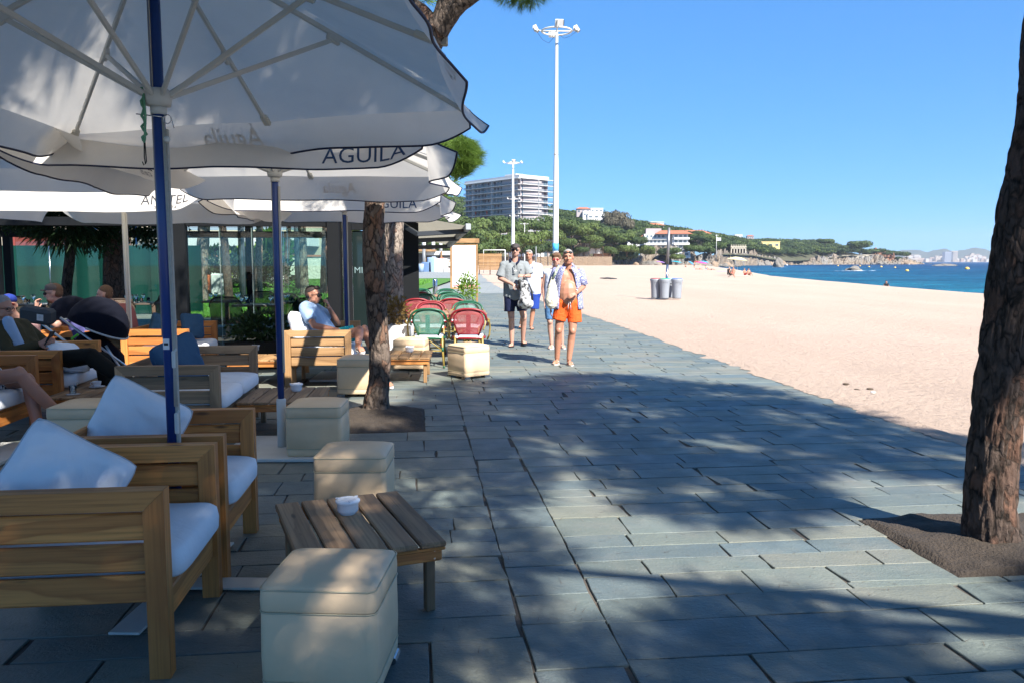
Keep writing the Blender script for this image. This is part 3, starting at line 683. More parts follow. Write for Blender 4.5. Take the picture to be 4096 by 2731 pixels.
def sofa(label, c, rz, W=.80, cat='armchair', mat=None, seed=0, cush=M_CUSH, group=None, back=True, D_=.80):
    """faces its own +X; W is measured along Y"""
    mat = mat or M_WOOD; H = .72; q = .075; t = .07
    r = thing('armchair' if W < 1.2 else 'garden_sofa', label, cat, c, rz, group)
    hx = D_/2-q/2; hy = W/2-t/2
    for sy in (-1, 1):
        # arm frame with mitred corners, lying in the XZ plane
        mitre('top_rail', r, D_, q, t, (0, sy*hy, H-q/2), (0, 0, 0), (-1, -1), mat)
        for sx in (-1, 1):
            # upright post, mitre at the top
            m = MB(); hh = H/2; outer = sx
            poly = [(-q/2, -hh), (q/2, -hh), (q/2, hh-(q if outer < 0 else 0)-.001), (-q/2, hh-(q if outer > 0 else 0)-.001)]
            m.prism([(z, x) for x, z in poly] if False else poly, -t/2, t/2); me = m.mesh('leg', mat)
            # polygon is (x, z): turn it upright, then lay the grain (own X) along Z
            me.transform(Matrix.Rotation(PI/2, 4, 'X')); me.transform(Matrix.Rotation(PI/2, 4, 'Y'))
            link('leg', me, r, (sx*hx, sy*hy, H/2), (0, -PI/2, 0))
        for k in range(3):
            z = H-q-.014-.0525-k*.119
            board('slat', r, (0, sy*(hy-.004), z), D_-2*q-.002, .105, .026, 'xz', mat)
    for k in range(2): board('front_plank', r, (hx+.006, 0, .365-k*.115), W-2*t-.002, .112, .024, 'yz', M_WOODG if (seed % 2) else mat)
    for k in range(3): board('back_slat', r, (-hx, 0, H-.06-k*.119), W-2*t-.002, .105, .024, 'yz', mat)
    board('seat_board', r, (0, 0, .33), W-2*t-.002, D_-.18, .02, 'y', mat)
    n = 1 if W < 1.2 else 2; w1 = (W-2*t-.01)/n
    for k in range(n):
        link('seat_cushion', seat_mesh(w1, D_-.02, .13, cush, seed+k), r, (.045, -(W-2*t)/2+w1*(k+.5)+.005, .345))
    return r
def pillow(label, c, rot, w_=.52, h_=.5, t_=.2, mat=None, seed=0, group=None):
    o = link('pillow', pillow_mesh('pillow', w_, h_, t_, mat or M_CUSH, .17, seed), None, c, rot); pts = []
    for sd in range(4):
        for k in range(12):
            f = -1+2*k/12; x, y = ((f, -1), (1, f), (-f, 1), (-1, -f))[sd]; pn = .17
            pts.append((x*(1-pn*(1-y*y)*.55*abs(x)-.11*x*x*y**4)*w_/2, y*(1-pn*(1-x*x)*.55*abs(y)-.11*y*y*x**4)*h_/2, 0))
    MB().tube(pts+[pts[0]], .0045, 6, False).build('piping', M_SEAM if mat is None else mat, o); return tag(o, label, 'pillow', group)
def ottoman(label, c, rz, w_=.41, H=.42, group='cream leather stools', dome=.02):
    r = thing('stool', label, 'stool', c, rz, group)
    def rsq(k, z, rad):
        out = []; n = 7; h = w_/2*k; rr_ = min(rad, h)
        for cx, cy, a0 in ((h-rr_, h-rr_, 0), (-h+rr_, h-rr_, PI/2), (-h+rr_, -h+rr_, PI), (h-rr_, -h+rr_, 1.5*PI)):
            for i in range(n):
                a = a0+PI/2*i/(n-1); out.append((cx+rr_*math.cos(a), cy+rr_*math.sin(a), z+.0015*noise.noise((cx*9+i, cy*9, z*9))))
        return out
    def loft(name, secs, mat, cap=True):
        b = MB(); b.grid([rsq(k, z, rd) for k, z, rd in secs], close=True); n = 28
        if cap: b.f.append(tuple(len(b.v)-n+q for q in range(n))); b.sm.append(True)
        b.f.append(tuple(reversed(range(n)))); b.sm.append(True); return b.build(name, mat, r)
    loft('base_band', [(.97, .035, .03), (.99, .04, .03), (1.0, .06, .032), (1.0, .085, .032), (.985, .092, .03)], M_LEATH, False)
    loft('body', [(.985, .094, .03), (1.0, .10, .032), (1.012, .18, .034), (1.008, .25, .034), (.998, H-.096, .032), (.985, H-.091, .03)], M_LEATH, False)
    loft('cushion', [(.985, H-.089, .03), (1.004, H-.083, .034), (1.012, H-.05, .036), (1.0, H-.016, .036), (.975, H-.004, .036), (.90, H+.004, .05), (.7, H+.006+dome*.55, .08), (.45, H+.006+dome*.85, .09), (.2, H+.006+dome, .05), (.03, H+.006+dome, .004)], M_LEATH)
    for z, k in ((.093, 1.0), (H-.09, 1.004), (H-.010, 1.0)):
        b = MB(); ring = rsq(k, z, .034); b.tube(ring+[ring[0]], .0032, 6, False); b.build('welt', M_LEATHD, r)
    for sx in (-1, 1):
        for sy in (-1, 1):
            b = MB(); prof = [(-.045, 0), (.03, 0), (.042, .006), (.048, .017), (.042, .028), (.03, .034), (-.045, .034)]
            M = Matrix.Translation((sx*(w_/2-.042), sy*(w_/2-.045), 0)) @ Matrix.Rotation(0 if sx > 0 else PI, 4, 'Z') @ Matrix.Rotation(PI/2, 4, 'X')
            b.prism(prof, -.042, .042, M); b.build('foot', M_CHROME, r)
    return r
def low_table(label, c, rz, L_=.86, w_=.635, H=.33, nb=5, mat=None, group='low wooden tables', nails=True):
    """planks along own Y"""
    mat = mat or M_WOODG; r = thing('low_table', label, 'table', c, rz, group); bw = (w_-(nb-1)*.012)/nb
    for k in range(nb): board('plank', r, (-w_/2+bw/2+k*(bw+.012), 0, H-.0125), L_, bw, .025, 'y', mat, .006)
    for sy in (-1, 1):
        board('apron', r, (0, sy*(L_/2-.03), H-.027-.0325), w_-.03, .065, .022, 'xz', M_WOOD if nails else mat)
        board('ledger', r, (0, sy*(L_/2-.012), H-.033), w_-.004, .014, .02, 'xz', M_WOOD)
    for sx in (-1, 1):
        board('side_apron', r, (sx*(w_/2-.028), 0, H-.027-.0325), L_-.09, .065, .022, 'yz', mat)
        for sy in (-1, 1):
            board('leg', r, (sx*(w_/2-.062), sy*(L_/2-.066), (H-.028)/2), H-.028, .045, .045, 'z', mat)
            if nails:
                for dz in (.018, -.018):
                    b = MB(); b.lathe([(.0045, 0), (.0045, .0015)], 8, Matrix.Translation((sx*(w_/2-.05), sy*(L_/2-.019), H-.06+dz)) @ Matrix.Rotation(-sy*PI/2, 4, 'X')); b.build('screw', M_CHROME, r)
    return r
def ashtray(label, c, rz=0, s=1.0, group='white ashtrays'):
    r = thing('ashtray', label, 'ashtray', c, rz, group)
    prof = [(.030, 0), (.034, .002), (.035, .006), (.042, .012), (.046, .02), (.046, .045), (.050, .050), (.053, .056), (.053, .062), (.047, .065)]
    MB().lathe([(a*s, z*s) for a, z in prof], 28).build('bowl', M_CERAM, r)
    MB().lathe([(a*s, z*s) for a, z in [(.047, .062), (.048, .066), (.040, .0675), (.030, .066), (.016, .062), (.013, .060)]], 28).build('lid', M_CERAM, r)
    MB().lathe([(.0135*s, .0600*s), (.0135*s, .0632*s)], 16).build('hole', M_BLACK, r)
    for a in (.4, 2.5, 4.6):
        MB().cbox((.047*s*math.cos(a), .047*s*math.sin(a), .067*s), (.016*s, .010*s, .006*s), .002*s, a).build('notch', M_CERAM, r)
    return r
def cup(label, c, s=1.0):
    r = thing('coffee_cup', label, 'cup', c)
    MB().lathe([(a*s, z*s) for a, z in [(.02, .004), (.05, .006), (.072, .013), (.073, .016), (.05, .010), (.02, .008)]], 24).build('saucer', M_CERAM, r)
    MB().lathe([(a*s, z*s) for a, z in [(.022, .010), (.026, .014), (.036, .030), (.041, .055), (.0425, .064), (.040, .064), (.036, .05), (.028, .03), (.01, .022)]], 24).build('cup', M_CERAM, r)
    MB().tube([(-.040*s, 0, .055*s), (-.06*s, 0, .05*s), (-.063*s, 0, .035*s), (-.05*s, 0, .024*s), (-.034*s, 0, .026*s)], .005*s, 8).build('handle', M_CERAM, r)
    return r
# text as thin print laid on a curved cloth
_tx = {}
def text_print(name, txt, size, fn, mat, parent, lift=.003, flip=False, spacing=1.0, shear=0, bold=0):
    cu = bpy.data.curves.new(name, 'FONT'); cu.body = txt; cu.size = size; cu.align_x = 'CENTER'; cu.align_y = 'CENTER'
    cu.space_character = spacing; cu.shear = shear; cu.offset = bold; cu.resolution_u = 3
    o = bpy.data.objects.new(name, cu); COL.objects.link(o); bpy.context.view_layer.update()
    me = bpy.data.meshes.new_from_object(o.evaluated_get(bpy.context.evaluated_depsgraph_get())); bpy.data.objects.remove(o); bpy.data.curves.remove(cu)
    bm = bmesh.new(); bm.from_mesh(me)
    bmesh.ops.subdivide_edges(bm, edges=[e for e in bm.edges if e.calc_length() > size*.25], cuts=1)
    for v in bm.verts: v.co = fn((-v.co.x if flip else v.co.x), v.co.y, lift)
    bm.to_mesh(me); bm.free(); me.materials.clear(); me.materials.append(mat); me.name = name
    return link(name, me, parent)
# ---------------------------------------------------------------- parasols
def parasol(label, c, rz, a, b, ze, za, ptop=None, pole=M_BLUE, val=.2, pipe=M_NAVY, words=(), seed=0, tilt=(0, 0), slider=2.25, group='square cafe parasols', near=False, lean=(0, 0), curl=1.0, pr=.026, sock=True, plate=True, cross=False):
    r = thing('parasol', label, 'parasol', (c[0], c[1], 0), rz, group); T = Matrix.Rotation(tilt[0], 4, 'X') @ Matrix.Rotation(tilt[1], 4, 'Y')
    lx, ly = lean
    def P0(z): return Vector((lx*z, ly*z, z))
    nn = 28
    def canopy(x, y):            # x, y in -1..1
        m = max(abs(x), abs(y)); f = m
        z = za-(za-ze)*f
        ang = math.atan2(y, x); rib = abs(math.sin(4*ang))        # 0 on the ribs, 1 between
        z -= .05*math.sin(PI*min(1, f))*rib*(.5+f)*.9+.012*noise.noise((x*2, y*2, seed))*f
        k = 1-.035*rib*(f**3)
        p = Vector((x*a*k, y*b*k, z)); p = T @ (p-Vector((0, 0, ze)))+Vector((0, 0, ze)); return p+Vector((lx*z, ly*z, 0))
    bb = MB(); bb.grid([[canopy(-1+2*i/nn, -1+2*j/nn) for j in range(nn+1)] for i in range(nn+1)])
    cano = bb.build('canopy', M_CANVAS, r)
    # valance on four sides, with slits at the corners; blown a little outwards
    sides = {'near': ((-1, -1), (1, -1), (0, -1)), 'right': ((1, -1), (1, 1), (1, 0)), 'far': ((1, 1), (-1, 1), (0, 1)), 'left': ((-1, 1), (-1, -1), (-1, 0))}
    fns = {}
    for nm, (p0, p1, out) in sides.items():
        sd = seed*7.7+len(nm)*3.1
        def vf(s, d, p0=p0, p1=p1, out=out, sd=sd):      # s 0..1 along, d 0..1 down
            q = canopy(p0[0]+(p1[0]-p0[0])*s, p0[1]+(p1[1]-p0[1])*s); e = abs(2*s-1)
            bl = (.10+.16*noise.noise((s*2.3, sd, .5))+.07*max(0, e-.72)/.28*curl)*d**1.3
            rip = .022*d*math.sin(s*17+sd+2.5*noise.noise((s*3, sd, 1)))
            dn = val*d*(1-.10*max(0, e-.8)/.2*curl)*(1-.45*(max(0, e-.78)/.22)**2)*(1+.12*noise.noise((s*4, sd, 4)))
            return q+Vector((out[0], out[1], 0))*(bl+rip)-Vector((0, 0, dn))
        fns[nm] = vf
        vb = MB(); vb.grid([[vf(i/56, j/8) for j in range(9)] for i in range(57)]); vb.build('valance', M_CANVAS, r)
        if pipe:
            pb = MB(); pb.tube([vf(i/56, 1) for i in range(57)], .0065 if near else .006, 6)
            for e in (0, 1): pb.tube([vf(e, j/8) for j in range(9)], .006, 6)
            pb.build('piping', pipe, r)
    for nm, txt, size, pos, dn, mat, flip in words:
        ln = 2*a if nm in ('near', 'far') else 2*b; vf = fns[nm]
        def fn(x, y, l, vf=vf, ln=ln, pos=pos, dn=dn, nm=nm):
            s = pos+x/ln; out = Vector(sides[nm][2]+(0,)); side = 1 if not flip else -1
            return vf(max(0, min(1, s)), min(1, max(0, dn-y/val)))+out*l*side
        text_print('lettering', txt, size, fn, mat, r, .004, flip=(nm == 'far') != flip if False else False)
    # frame
    za_ = za-.07
    hub = MB(); hub.lathe([(.03, -.05), (.055, -.045), (.06, -.02), (.06, .015), (.045, .03), (.03, .03)], 20, Matrix.Translation(P0(slider))); hub.build('slider_hub', M_WHM, r)
    MB().lathe([(.035, -.085), (.036, -.05), (.033, -.05)], 20, Matrix.Translation(P0(slider))).build('slider_collar', M_WHM, r)
    MB().lathe([(.03, -.03), (.055, -.03), (.055, .02), (.03, .03)], 16, Matrix.Translation(P0(za_+.0))).build('top_hub', M_WHM, r)
    top = P0(za_)
    def beam(mb, p, q, w_, h_):
        p = Vector(p); q = Vector(q); d = q-p; M = Matrix.Translation((p+q)/2) @ d.to_track_quat('X', 'Z').to_matrix().to_4x4(); mb.cbox((0, 0, 0), (d.length, w_, h_), .003, 0, M)
    for k, (x, y) in enumerate(((1, 1), (0, 1), (-1, 1), (-1, 0), (-1, -1), (0, -1), (1, -1), (1, 0))):
        e = canopy(x*.985, y*.985)-Vector((0, 0, .022)); d = (e-top).normalized(); s0 = top+d*.05; mb = MB(); beam(mb, s0, e, .017, .026); rb = mb.build('rib', M_WHM, r)
        j = top.lerp(e, .50 if x and y else .56)-Vector((0, 0, .025)); hb = P0(slider)+Vector((x, y, 0)).normalized()*.055
        mb = MB(); beam(mb, hb, j, .017, .024); mb.build('strut', M_WHM, r)
        mb = MB(); M = Matrix.Translation(j+Vector((0, 0, .005))) @ d.to_track_quat('X', 'Z').to_matrix().to_4x4(); mb.cbox((0, 0, 0), (.085, .026, .05), .008, 0, M)
        for dx, dz in ((-.028, .012), (.028, .012), (0, -.014)): mb.lathe([(.005, -.0145), (.005, .0145)], 8, M @ Matrix.Translation((dx, 0, dz)) @ Matrix.Rotation(PI/2, 4, 'X'))
        mb.build('bracket', M_WHM, r)
        mb = MB(); M = Matrix.Translation(e-d*.03+Vector((0, 0, .004))) @ d.to_track_quat('X', 'Z').to_matrix().to_4x4(); mb.cbox((0, 0, 0), (.09, .045, .03), .006, 0, M); mb.build('rib_end', M_CREAM, r)
    mb = MB(); mb.tube([P0(.42 if sock else .02), P0(za_)], pr, 20); mb.build('pole', pole, r)
    mb = MB(); mb.cbox((0, 0, 0), (.016, .02, 1.5), .003, 0, Matrix.Translation(P0(1.4)+Vector((pr+.006, -.008, 0)))); 
    mb.tube([P0(1.2)+Vector((-pr-.003, -.004, 0)), P0(za_)+Vector((-pr-.003, 0, 0))], .003, 5)
    mb.tube([P0(slider)+Vector((-.008, -pr-.004, 0)), P0(za_)+Vector((-.008, -pr-.003, 0))], .003, 5)
    mb.build('cord_rail', M_ROPE if pole == M_BLUE else M_CREAM, r)
    if sock: MB().lathe([(pr+.012, 0), (pr+.012, .43), (pr+.004, .435)], 20, Matrix.Translation((lx*.2, ly*.2, 0))).build('base_tube', M_WHM, r)
    if cross:
        for an in (0, PI/2): MB().cbox((0, 0, .012+.006*(an > 0)), (1.1, .13, .012), .002, an+R(2)).build('base_plate', M_WHM, r)
    elif plate: MB().cbox((0, 0, .02), (.86, .86, .028), .004).build('base_plate', M_WHM, r)
    return r, P0
p1, P1f = parasol('nearest parasol, blue pole, seen from below with its white underside over the viewer', (-1.60, 3.79), R(-3), 1.27, 1.45, 2.475, 3.10, seed=1, tilt=(-.036, -.052), slider=2.30, near=True, lean=(-.004, 0), val=.19, curl=.35, cross=True,
    words=(('far', '\u00c1guila', .16, .60, .45, M_INKG, False), ('far', 'El', .06, .76, .2, M_INKG, False), ('right', 'EL AGUILA', .10, .5, .55, M_INK, False)), pr=.027)
# fittings of the near pole
def on1(z, dx=0, dy=0): return P1f(z)+Vector((dx, dy, 0))
cl = MB(); pts = [on1(2.33, -.055, -.04)]
for k in range(14): pts.append(on1(2.30-k*.016, -.05+.009*math.sin(k*1.9), -.045+.006*math.cos(k*2.3)))
cl.tube(pts, .007, 6); cl.tube([on1(2.3, -.042, -.05), on1(2.2, -.035, -.055), on1(2.1, -.045, -.05), on1(2.085, -.052, -.045)], .006, 6); cl.build('green_cord', gmat('green_cord', (.015, .16, .07), (.2, .4, .25), 160, .8), p1)
hk = MB(); hk.tube([on1(2.085, -.052, -.045), on1(2.02, -.054, -.045), on1(1.99, -.05, -.045), on1(1.985, -.058, -.045), on1(2.0, -.064, -.045)], .0028, 6); hk.tube([on1(2.085, -.048, -.045), on1(2.0, -.045, -.045), on1(1.99, -.052, -.045)], .0028, 6); hk.build('hook', M_BLACK, p1)
MB().tube([on1(2.215, -.09, -.03), on1(2.2, .03, -.035)], .003, 6).build('pin', M_CHROME, p1)
rg_ = MB(); rg_.tube([on1(2.19+.02*math.sin(k*.6), .055+.018*math.cos(k*.6), -.035) for k in range(12)]+[on1(2.15, .085, -.035)], .0022, 5); rg_.build('split_ring', M_CHROME, p1)
MB().ell(on1(2.10, .05, -.035), (.015, .015, .015)).build('cord_knob', M_WHM, p1)
rope = MB()
for k in range(3): rope.tube([on1(2.2, .03+.004*k, -.03), on1(1.6, .034+.004*k, -.034), on1(1.08, .034+.005*k, -.034), on1(.88, .03+.007*k, -.034)], .003, 5)
rope.build('rope', M_ROPE, p1)
MB().cbox(on1(1.17, .0, -.0285), (.03, .003, .05), .001).build('maker_label', gmat('label_white', (.7, .7, .7)), p1)
MB().cbox(on1(1.17, .0, -.0306), (.02, .002, .012), .001).build('label_print', M_BLACK, p1)
for z, h in ((1.10, .08), (.80, .1)): 
    m = MB(); m.cbox(on1(z, .036, -.034), (.018, .016, h), .004); m.tube([on1(z+h/2-.01, .036, -.034), on1(z+h/2+.01, .05, -.034)], .005, 6); m.build('cleat', M_WHM, p1)
p2, _ = parasol('second parasol, its blue pole in a white base tube beside a stool', (-1.90, 6.62), R(1), 1.31, 1.30, 2.36, 2.90, seed=2, slider=2.27, words=(('near', 'AGUILA', .15, .86, .62, M_INK, False), ('near', 'EL', .07, .84, .16, M_INK, False), ('far', 'Aguila', .14, .4, .5, M_INKO, False)), val=.22)
p3, _ = parasol('third blue-poled parasol, behind the man in the light blue shirt', (-2.22, 10.9), R(3), 1.32, 1.3, 2.34, 2.88, seed=3, slider=2.25, words=(('near', 'AGUILA', .15, .80, .55, M_INK, False), ('near', 'EL', .06, .83, .12, M_INK, False)), val=.21, pole=M_BLUE)
parasol('parasol at the upper left, its white valance printed 100% MALTA', (-4.35, 6.35), R(4), 1.38, 1.38, 2.41, 2.97, seed=4, slider=2.24, pipe=None, pole=M_CREAM, words=(('near', 'AMSTEL', .13, .86, .35, M_INKB, False), ('near', '100% MALTA', .055, .86, .74, M_INKB, False), ('right', 'AMSTEL', .13, .6, .35, M_INKB, False), ('right', '100% MALTA', .055, .6, .75, M_INKB, False)), plate=True, val=.2)
parasol('cream-poled parasol by the glass pavilion, its sunlit valance printed AMSTEL', (-4.86, 10.3), R(3), 1.5, 1.4, 2.37, 2.96, seed=5, slider=2.26, pipe=None, pole=M_CREAM, words=(('near', 'AMSTEL', .15, .85, .58, M_INKB, False), ('near', '100% MALTA', .05, .85, .88, M_INKB, False), ('right', 'AMSTEL', .17, .55, .4, M_INKB, False), ('far', 'AMSTEL', .17, .3, .5, M_INKG, False)), val=.28, curl=1.8)
# ---------------------------------------------------------------- seats and tables
GA = 'slatted wooden lounge seats with white pads'
a6 = R(6.5)
S1 = sofa('nearest wooden armchair at the lower left with a slatted mitred arm and white seat pad', (-1.72, 3.27, 0), a6, .82, group=GA, seed=0)
S2 = sofa('wooden armchair just behind the nearest one, its white pad rounded at the front', (-1.83, 4.19, 0), a6, .78, group=GA, seed=2)
S3 = sofa('weathered wooden two-seat sofa behind the blue pole holding a dark blue pillow', (-2.86, 7.28, 0), a6, 1.62, 'sofa', M_WOODG, seed=1, group=GA)
S4 = sofa('sunlit wooden sofa left of the blue pole, with two small blue pillows', (-4.50, 10.75, 0), a6, 1.5, 'sofa', M_WOOD, seed=4, group=GA)
S7 = sofa('wooden sofa on which the man in the light blue shirt sits', (-2.46, 10.68, 0), a6, 1.66, 'sofa', M_WOODL, seed=6, group=GA)
S5 = sofa('wooden armchair in shade at the left in which the man with glasses sits', (-4.72, 8.08, 0), a6, 1.02, group=GA, seed=7)
S6 = sofa('wooden armchair at the left edge under the woman in a checked skirt', (-4.62, 6.80, 0), a6, .9, group=GA, seed=8)
S8 = sofa('wooden armchair behind the pushchair, empty and half in shade', (-5.45, 10.2, 0), a6, .9, group=GA, seed=9)
pillow('big white pillow on the nearest armchair, its corner rising over the arm', (-1.84, 3.24, .64), (R(74), R(34), R(24)), .47, .45, .26, seed=1)
pillow('white pillow standing on the second armchair left of the blue pole', (-1.98, 4.20, .665), (R(78), R(-62), R(20)), .50, .48, .25, seed=4)
pillow('dark blue pillow leaning in the weathered sofa behind the pole', (-2.90, 7.05, .66), (R(78), R(-14), R(70)), .52, .5, .18, M_CUSHB, 7)
pillow('light blue pillow at the left end of the sunlit sofa', (-4.62, 10.72, .68), (R(80), R(20), R(40)), .36, .36, .14, M_CUSHB, 3)
pillow('small blue pillow next to the pole on the sunlit sofa', (-4.35, 11.05, .68), (R(80), R(5), R(60)), .36, .36, .14, M_CUSHB, 5)
pillow('white pillow behind the back of the man in the light blue shirt', (-2.66, 10.32, .70), (R(74), R(8), R(75)), .5, .46, .18, M_CUSH, 9)
pillow('white pillow on the lap of the man with glasses', (-4.36, 7.95, .62), (R(50), R(10), R(80)), .40, .36, .14, M_CUSH, 12)
O1 = ottoman('nearest cream leather stool, lower middle, overlapping the low table', (-.662, 2.90, 0), R(-3), .41, .435)
ottoman('cream leather stool just beyond the nearest low table', (-.945, 4.82, 0), R(1), .42, .43)
ottoman('cream leather stool touching the white base of the second blue pole', (-1.56, 6.47, 0), R(2), .43, .43)
ottoman('cream leather stool half in sun to the left of the dark pine trunk', (-1.80, 9.5, 0), R(1), .44, .44)
ottoman('cream leather stool behind the table with the small ashtray, right of the pine trunk', (-1.46, 11.75, 0), R(-2), .46, .44)
ottoman('cream leather stool standing cornerwise before the red bistro chair', (-.59, 10.95, 0), R(40), .42, .44)
ottoman('wide cream leather stool at the left in front of the table with the coffee cup', (-3.40, 6.43, 0), R(4), .44, .43)
low_table('nearest low table of five brown planks with a white ashtray on it', (-.745, 3.755, 0), R(22.5))
low_table('low plank table behind the second blue pole, with an ashtray near its edge', (-2.10, 7.48, 0), R(5), .86, .70)
low_table('low plank table right of the pine trunk with a small white ashtray', (-1.42, 10.8, 0), R(3), .9, .68, mat=M_WOODL)
low_table('sunlit low table left of the second blue pole, beside the sofa', (-3.15, 10.45, 0), R(3), .7, .9, mat=M_WOODL)
low_table('low table in shade carrying the coffee cup and a small glass', (-3.95, 7.75, 0), R(5), .9, .66)
ashtray('white ashtray in the middle of the nearest low table', (-.80, 3.87, .33), .5, 1.12)
ashtray('white ashtray on the table behind the second blue pole', tuple(G(296.5, 390.5, .33)), 1, 1.15)
ashtray('white ashtray on the table right of the pine trunk', tuple(G(409.5, 351.5, .33)), 2, 1.2)
ashtray('white ashtray on the sunlit table left of the second pole', tuple(G(255, 350.5, .33)), 2, 1.2)
cup('white coffee cup on its saucer in shade at the left', tuple(G(97, 387, .33)))
gl_m, gt, gP, gN, gL = nodes('clear_glass'); gP.inputs['Base Color'].default_value = (.9, .95, .95, 1); gP.inputs['Roughness'].default_value = .03; gP.inputs['Transmission Weight'].default_value = 1; gP.inputs['IOR'].default_value = 1.3
r = thing('water_glass', 'small glass with a spoon on a saucer beside the cup', 'glass', tuple(G(73, 394, .33)))
MB().lathe([(.02, .003), (.06, .006), (.062, .009), (.02, .008)], 20).build('saucer', M_CERAM, r); MB().lathe([(.028, .01), (.034, .085), (.032, .085), (.026, .014)], 16).build('glass', gl_m, r)
MB().tube([(.01, 0, .02), (.045, 0, .12)], .003, 6).build('spoon', M_CHROME, r)
# ---------------------------------------------------------------- bistro chairs and tables
M_BAMB = gmat('bamboo', (.32, .235, .055), (.22, .155, .035), 14, .4)
M_RED = gmat('red_lacquer', (.24, .012, .02), (.18, .01, .014), 6, .4)
M_GREEN = gmat('green_lacquer', (.008, .10, .05), (.006, .07, .035), 6, .4)
def weave(name, c):
    m, t, P, N, L = nodes(name); co = coords(N, L)
    br = N('ShaderNodeTexChecker'); L(co, br.inputs[0]); br.inputs['Scale'].default_value = 190; br.inputs[1].default_value = (*c, 1); br.inputs[2].default_value = (*[q*.45 for q in c], 1)
    L(mix(N, L, noi(N, L, co, 12, 4), br.outputs[0], tuple(min(1, q*1.5+.05) for q in c)), P.inputs['Base Color']); P.inputs['Roughness'].default_value = .6
    T = N('ShaderNodeBsdfTransparent'); mx = N('ShaderNodeMixShader'); f = N('ShaderNodeTexChecker'); f.inputs['Scale'].default_value = 260; L(co, f.inputs[0])
    mu_ = N('ShaderNodeMath'); mu_.operation = 'MULTIPLY'; mu_.inputs[1].default_value = .38; L(f.outputs[1], mu_.inputs[0]); L(mu_.outputs[0], mx.inputs[0]); L(P.outputs[0], mx.inputs[1]); L(T.outputs[0], mx.inputs[2]); L(mx.outputs[0], t.nodes['Material Output'].inputs[0]); return m
M_WEAVER = weave('red_weave', (.24, .022, .03)); M_WEAVEG = weave('green_weave', (.035, .15, .115))
def bistro(col):
    fm, wm = (M_RED, M_WEAVER) if col == 'red' else (M_GREEN, M_WEAVEG); r = empty('bistro_chair')
    def arc(w_, z0, z1, y0, y1, n=20, p=2.4):
        out = []
        for k in range(n+1):
            a = PI*k/n; x = w_*math.copysign(abs(math.cos(a))**(2/p), math.cos(a)); f = abs(math.sin(a))**(2/p); out.append((x, y0+(y1-y0)*f, z0+(z1-z0)*f))
        return out
    hoop = [(.27, .12, .60), (.285, .02, .665), (.275, -.12, .70)]+arc(.262, .70, .865, -.19, -.275, 22)+[(-.275, -.12, .70), (-.285, .02, .665), (-.27, .12, .60)]
    MB().tube(hoop, .017, 8).build('back_hoop', fm, r)
    inn = [(.145, -.205, .47)]+[(x, y+.012, z) for x, y, z in arc(.215, .66, .842, -.215, -.262, 16, 2.8)]+[(-.145, -.205, .47)]
    MB().tube(inn, .0135, 8).build('back_frame', fm, r)
    MB().tube([(.145, -.205, .50), (-.145, -.205, .50)], .012, 8).build('back_rail', fm, r)
    g = []
    for i in range(13):
        f = i/12; z = .505+.335*f; wx = .140+(.215-.140)*min(1, f*1.9) if f < .55 else .213*max(.12, (1-((f-.55)/.45)**2.6))**.45
        g.append([(wx*q/6, -.205-.057*f-.012*(1-(q/6)**2), z) for q in range(-6, 7)])
    MB().grid(g).build('back_panel', wm, r)
    for sx in (-1, 1):
        b = MB()
        for k, dx in enumerate((0, .022, .044)): b.tube([(sx*(.245+dx*.6), -.20+dx, .74-dx*1.2), (sx*(.30), -.1+dx*.6, .70-dx), (sx*(.315), -.02+dx*.4, .58), (sx*.305, .0-dx, .47), (sx*.275, .06-dx, .40)], .0125, 7)
        b.build('arm', M_BAMB, r)
        for sy in (-1, 1):
            b = MB(); b.tube([(sx*.20, sy*.185, .47), (sx*.205, sy*.20, .25), (sx*.225, sy*.235, 0)], .0155, 8); lg = b.build('leg', M_BAMB, r)
            b = MB(); b.tube([(sx*.204, sy*.194, .30), (sx*.205, sy*.20, .24)], .019, 8); b.tube([(sx*.2235, sy*.232, .03), (sx*.225, sy*.235, -.0)], .0175, 8); b.build('binding', fm, lg)
        b = MB(); b.tube([(sx*.205, -.2, .25), (sx*.205, .2, .25)], .010, 6); b.tube([(sx*.21, -.19, .28), (sx*.17, 0, .40), (sx*.21, .19, .28)], .008, 6); b.build('stretcher', M_BAMB, r)
    for sy in (-1, 1):
        b = MB(); b.tube([(-.205, sy*.2, .25), (.205, sy*.2, .25)], .010, 6); b.tube([(-.19, sy*.2, .26), (0, sy*.2, .41), (.19, sy*.2, .26)], .009, 6); b.build('stretcher', M_BAMB, r)
    ring = [(.235*math.copysign(abs(math.cos(a))**.6, math.cos(a)), .215*math.copysign(abs(math.sin(a))**.6, math.sin(a)), .435) for a in [2*PI*k/28 for k in range(29)]]
    MB().tube(ring, .019, 8, False).build('seat_frame', fm, r)
    me = seat_mesh(.43, .43, .045, M_CUSH, 3); link('seat_cushion', me, r, (0, 0, .432)); return r
BR, BG = bistro('red'), bistro('green')
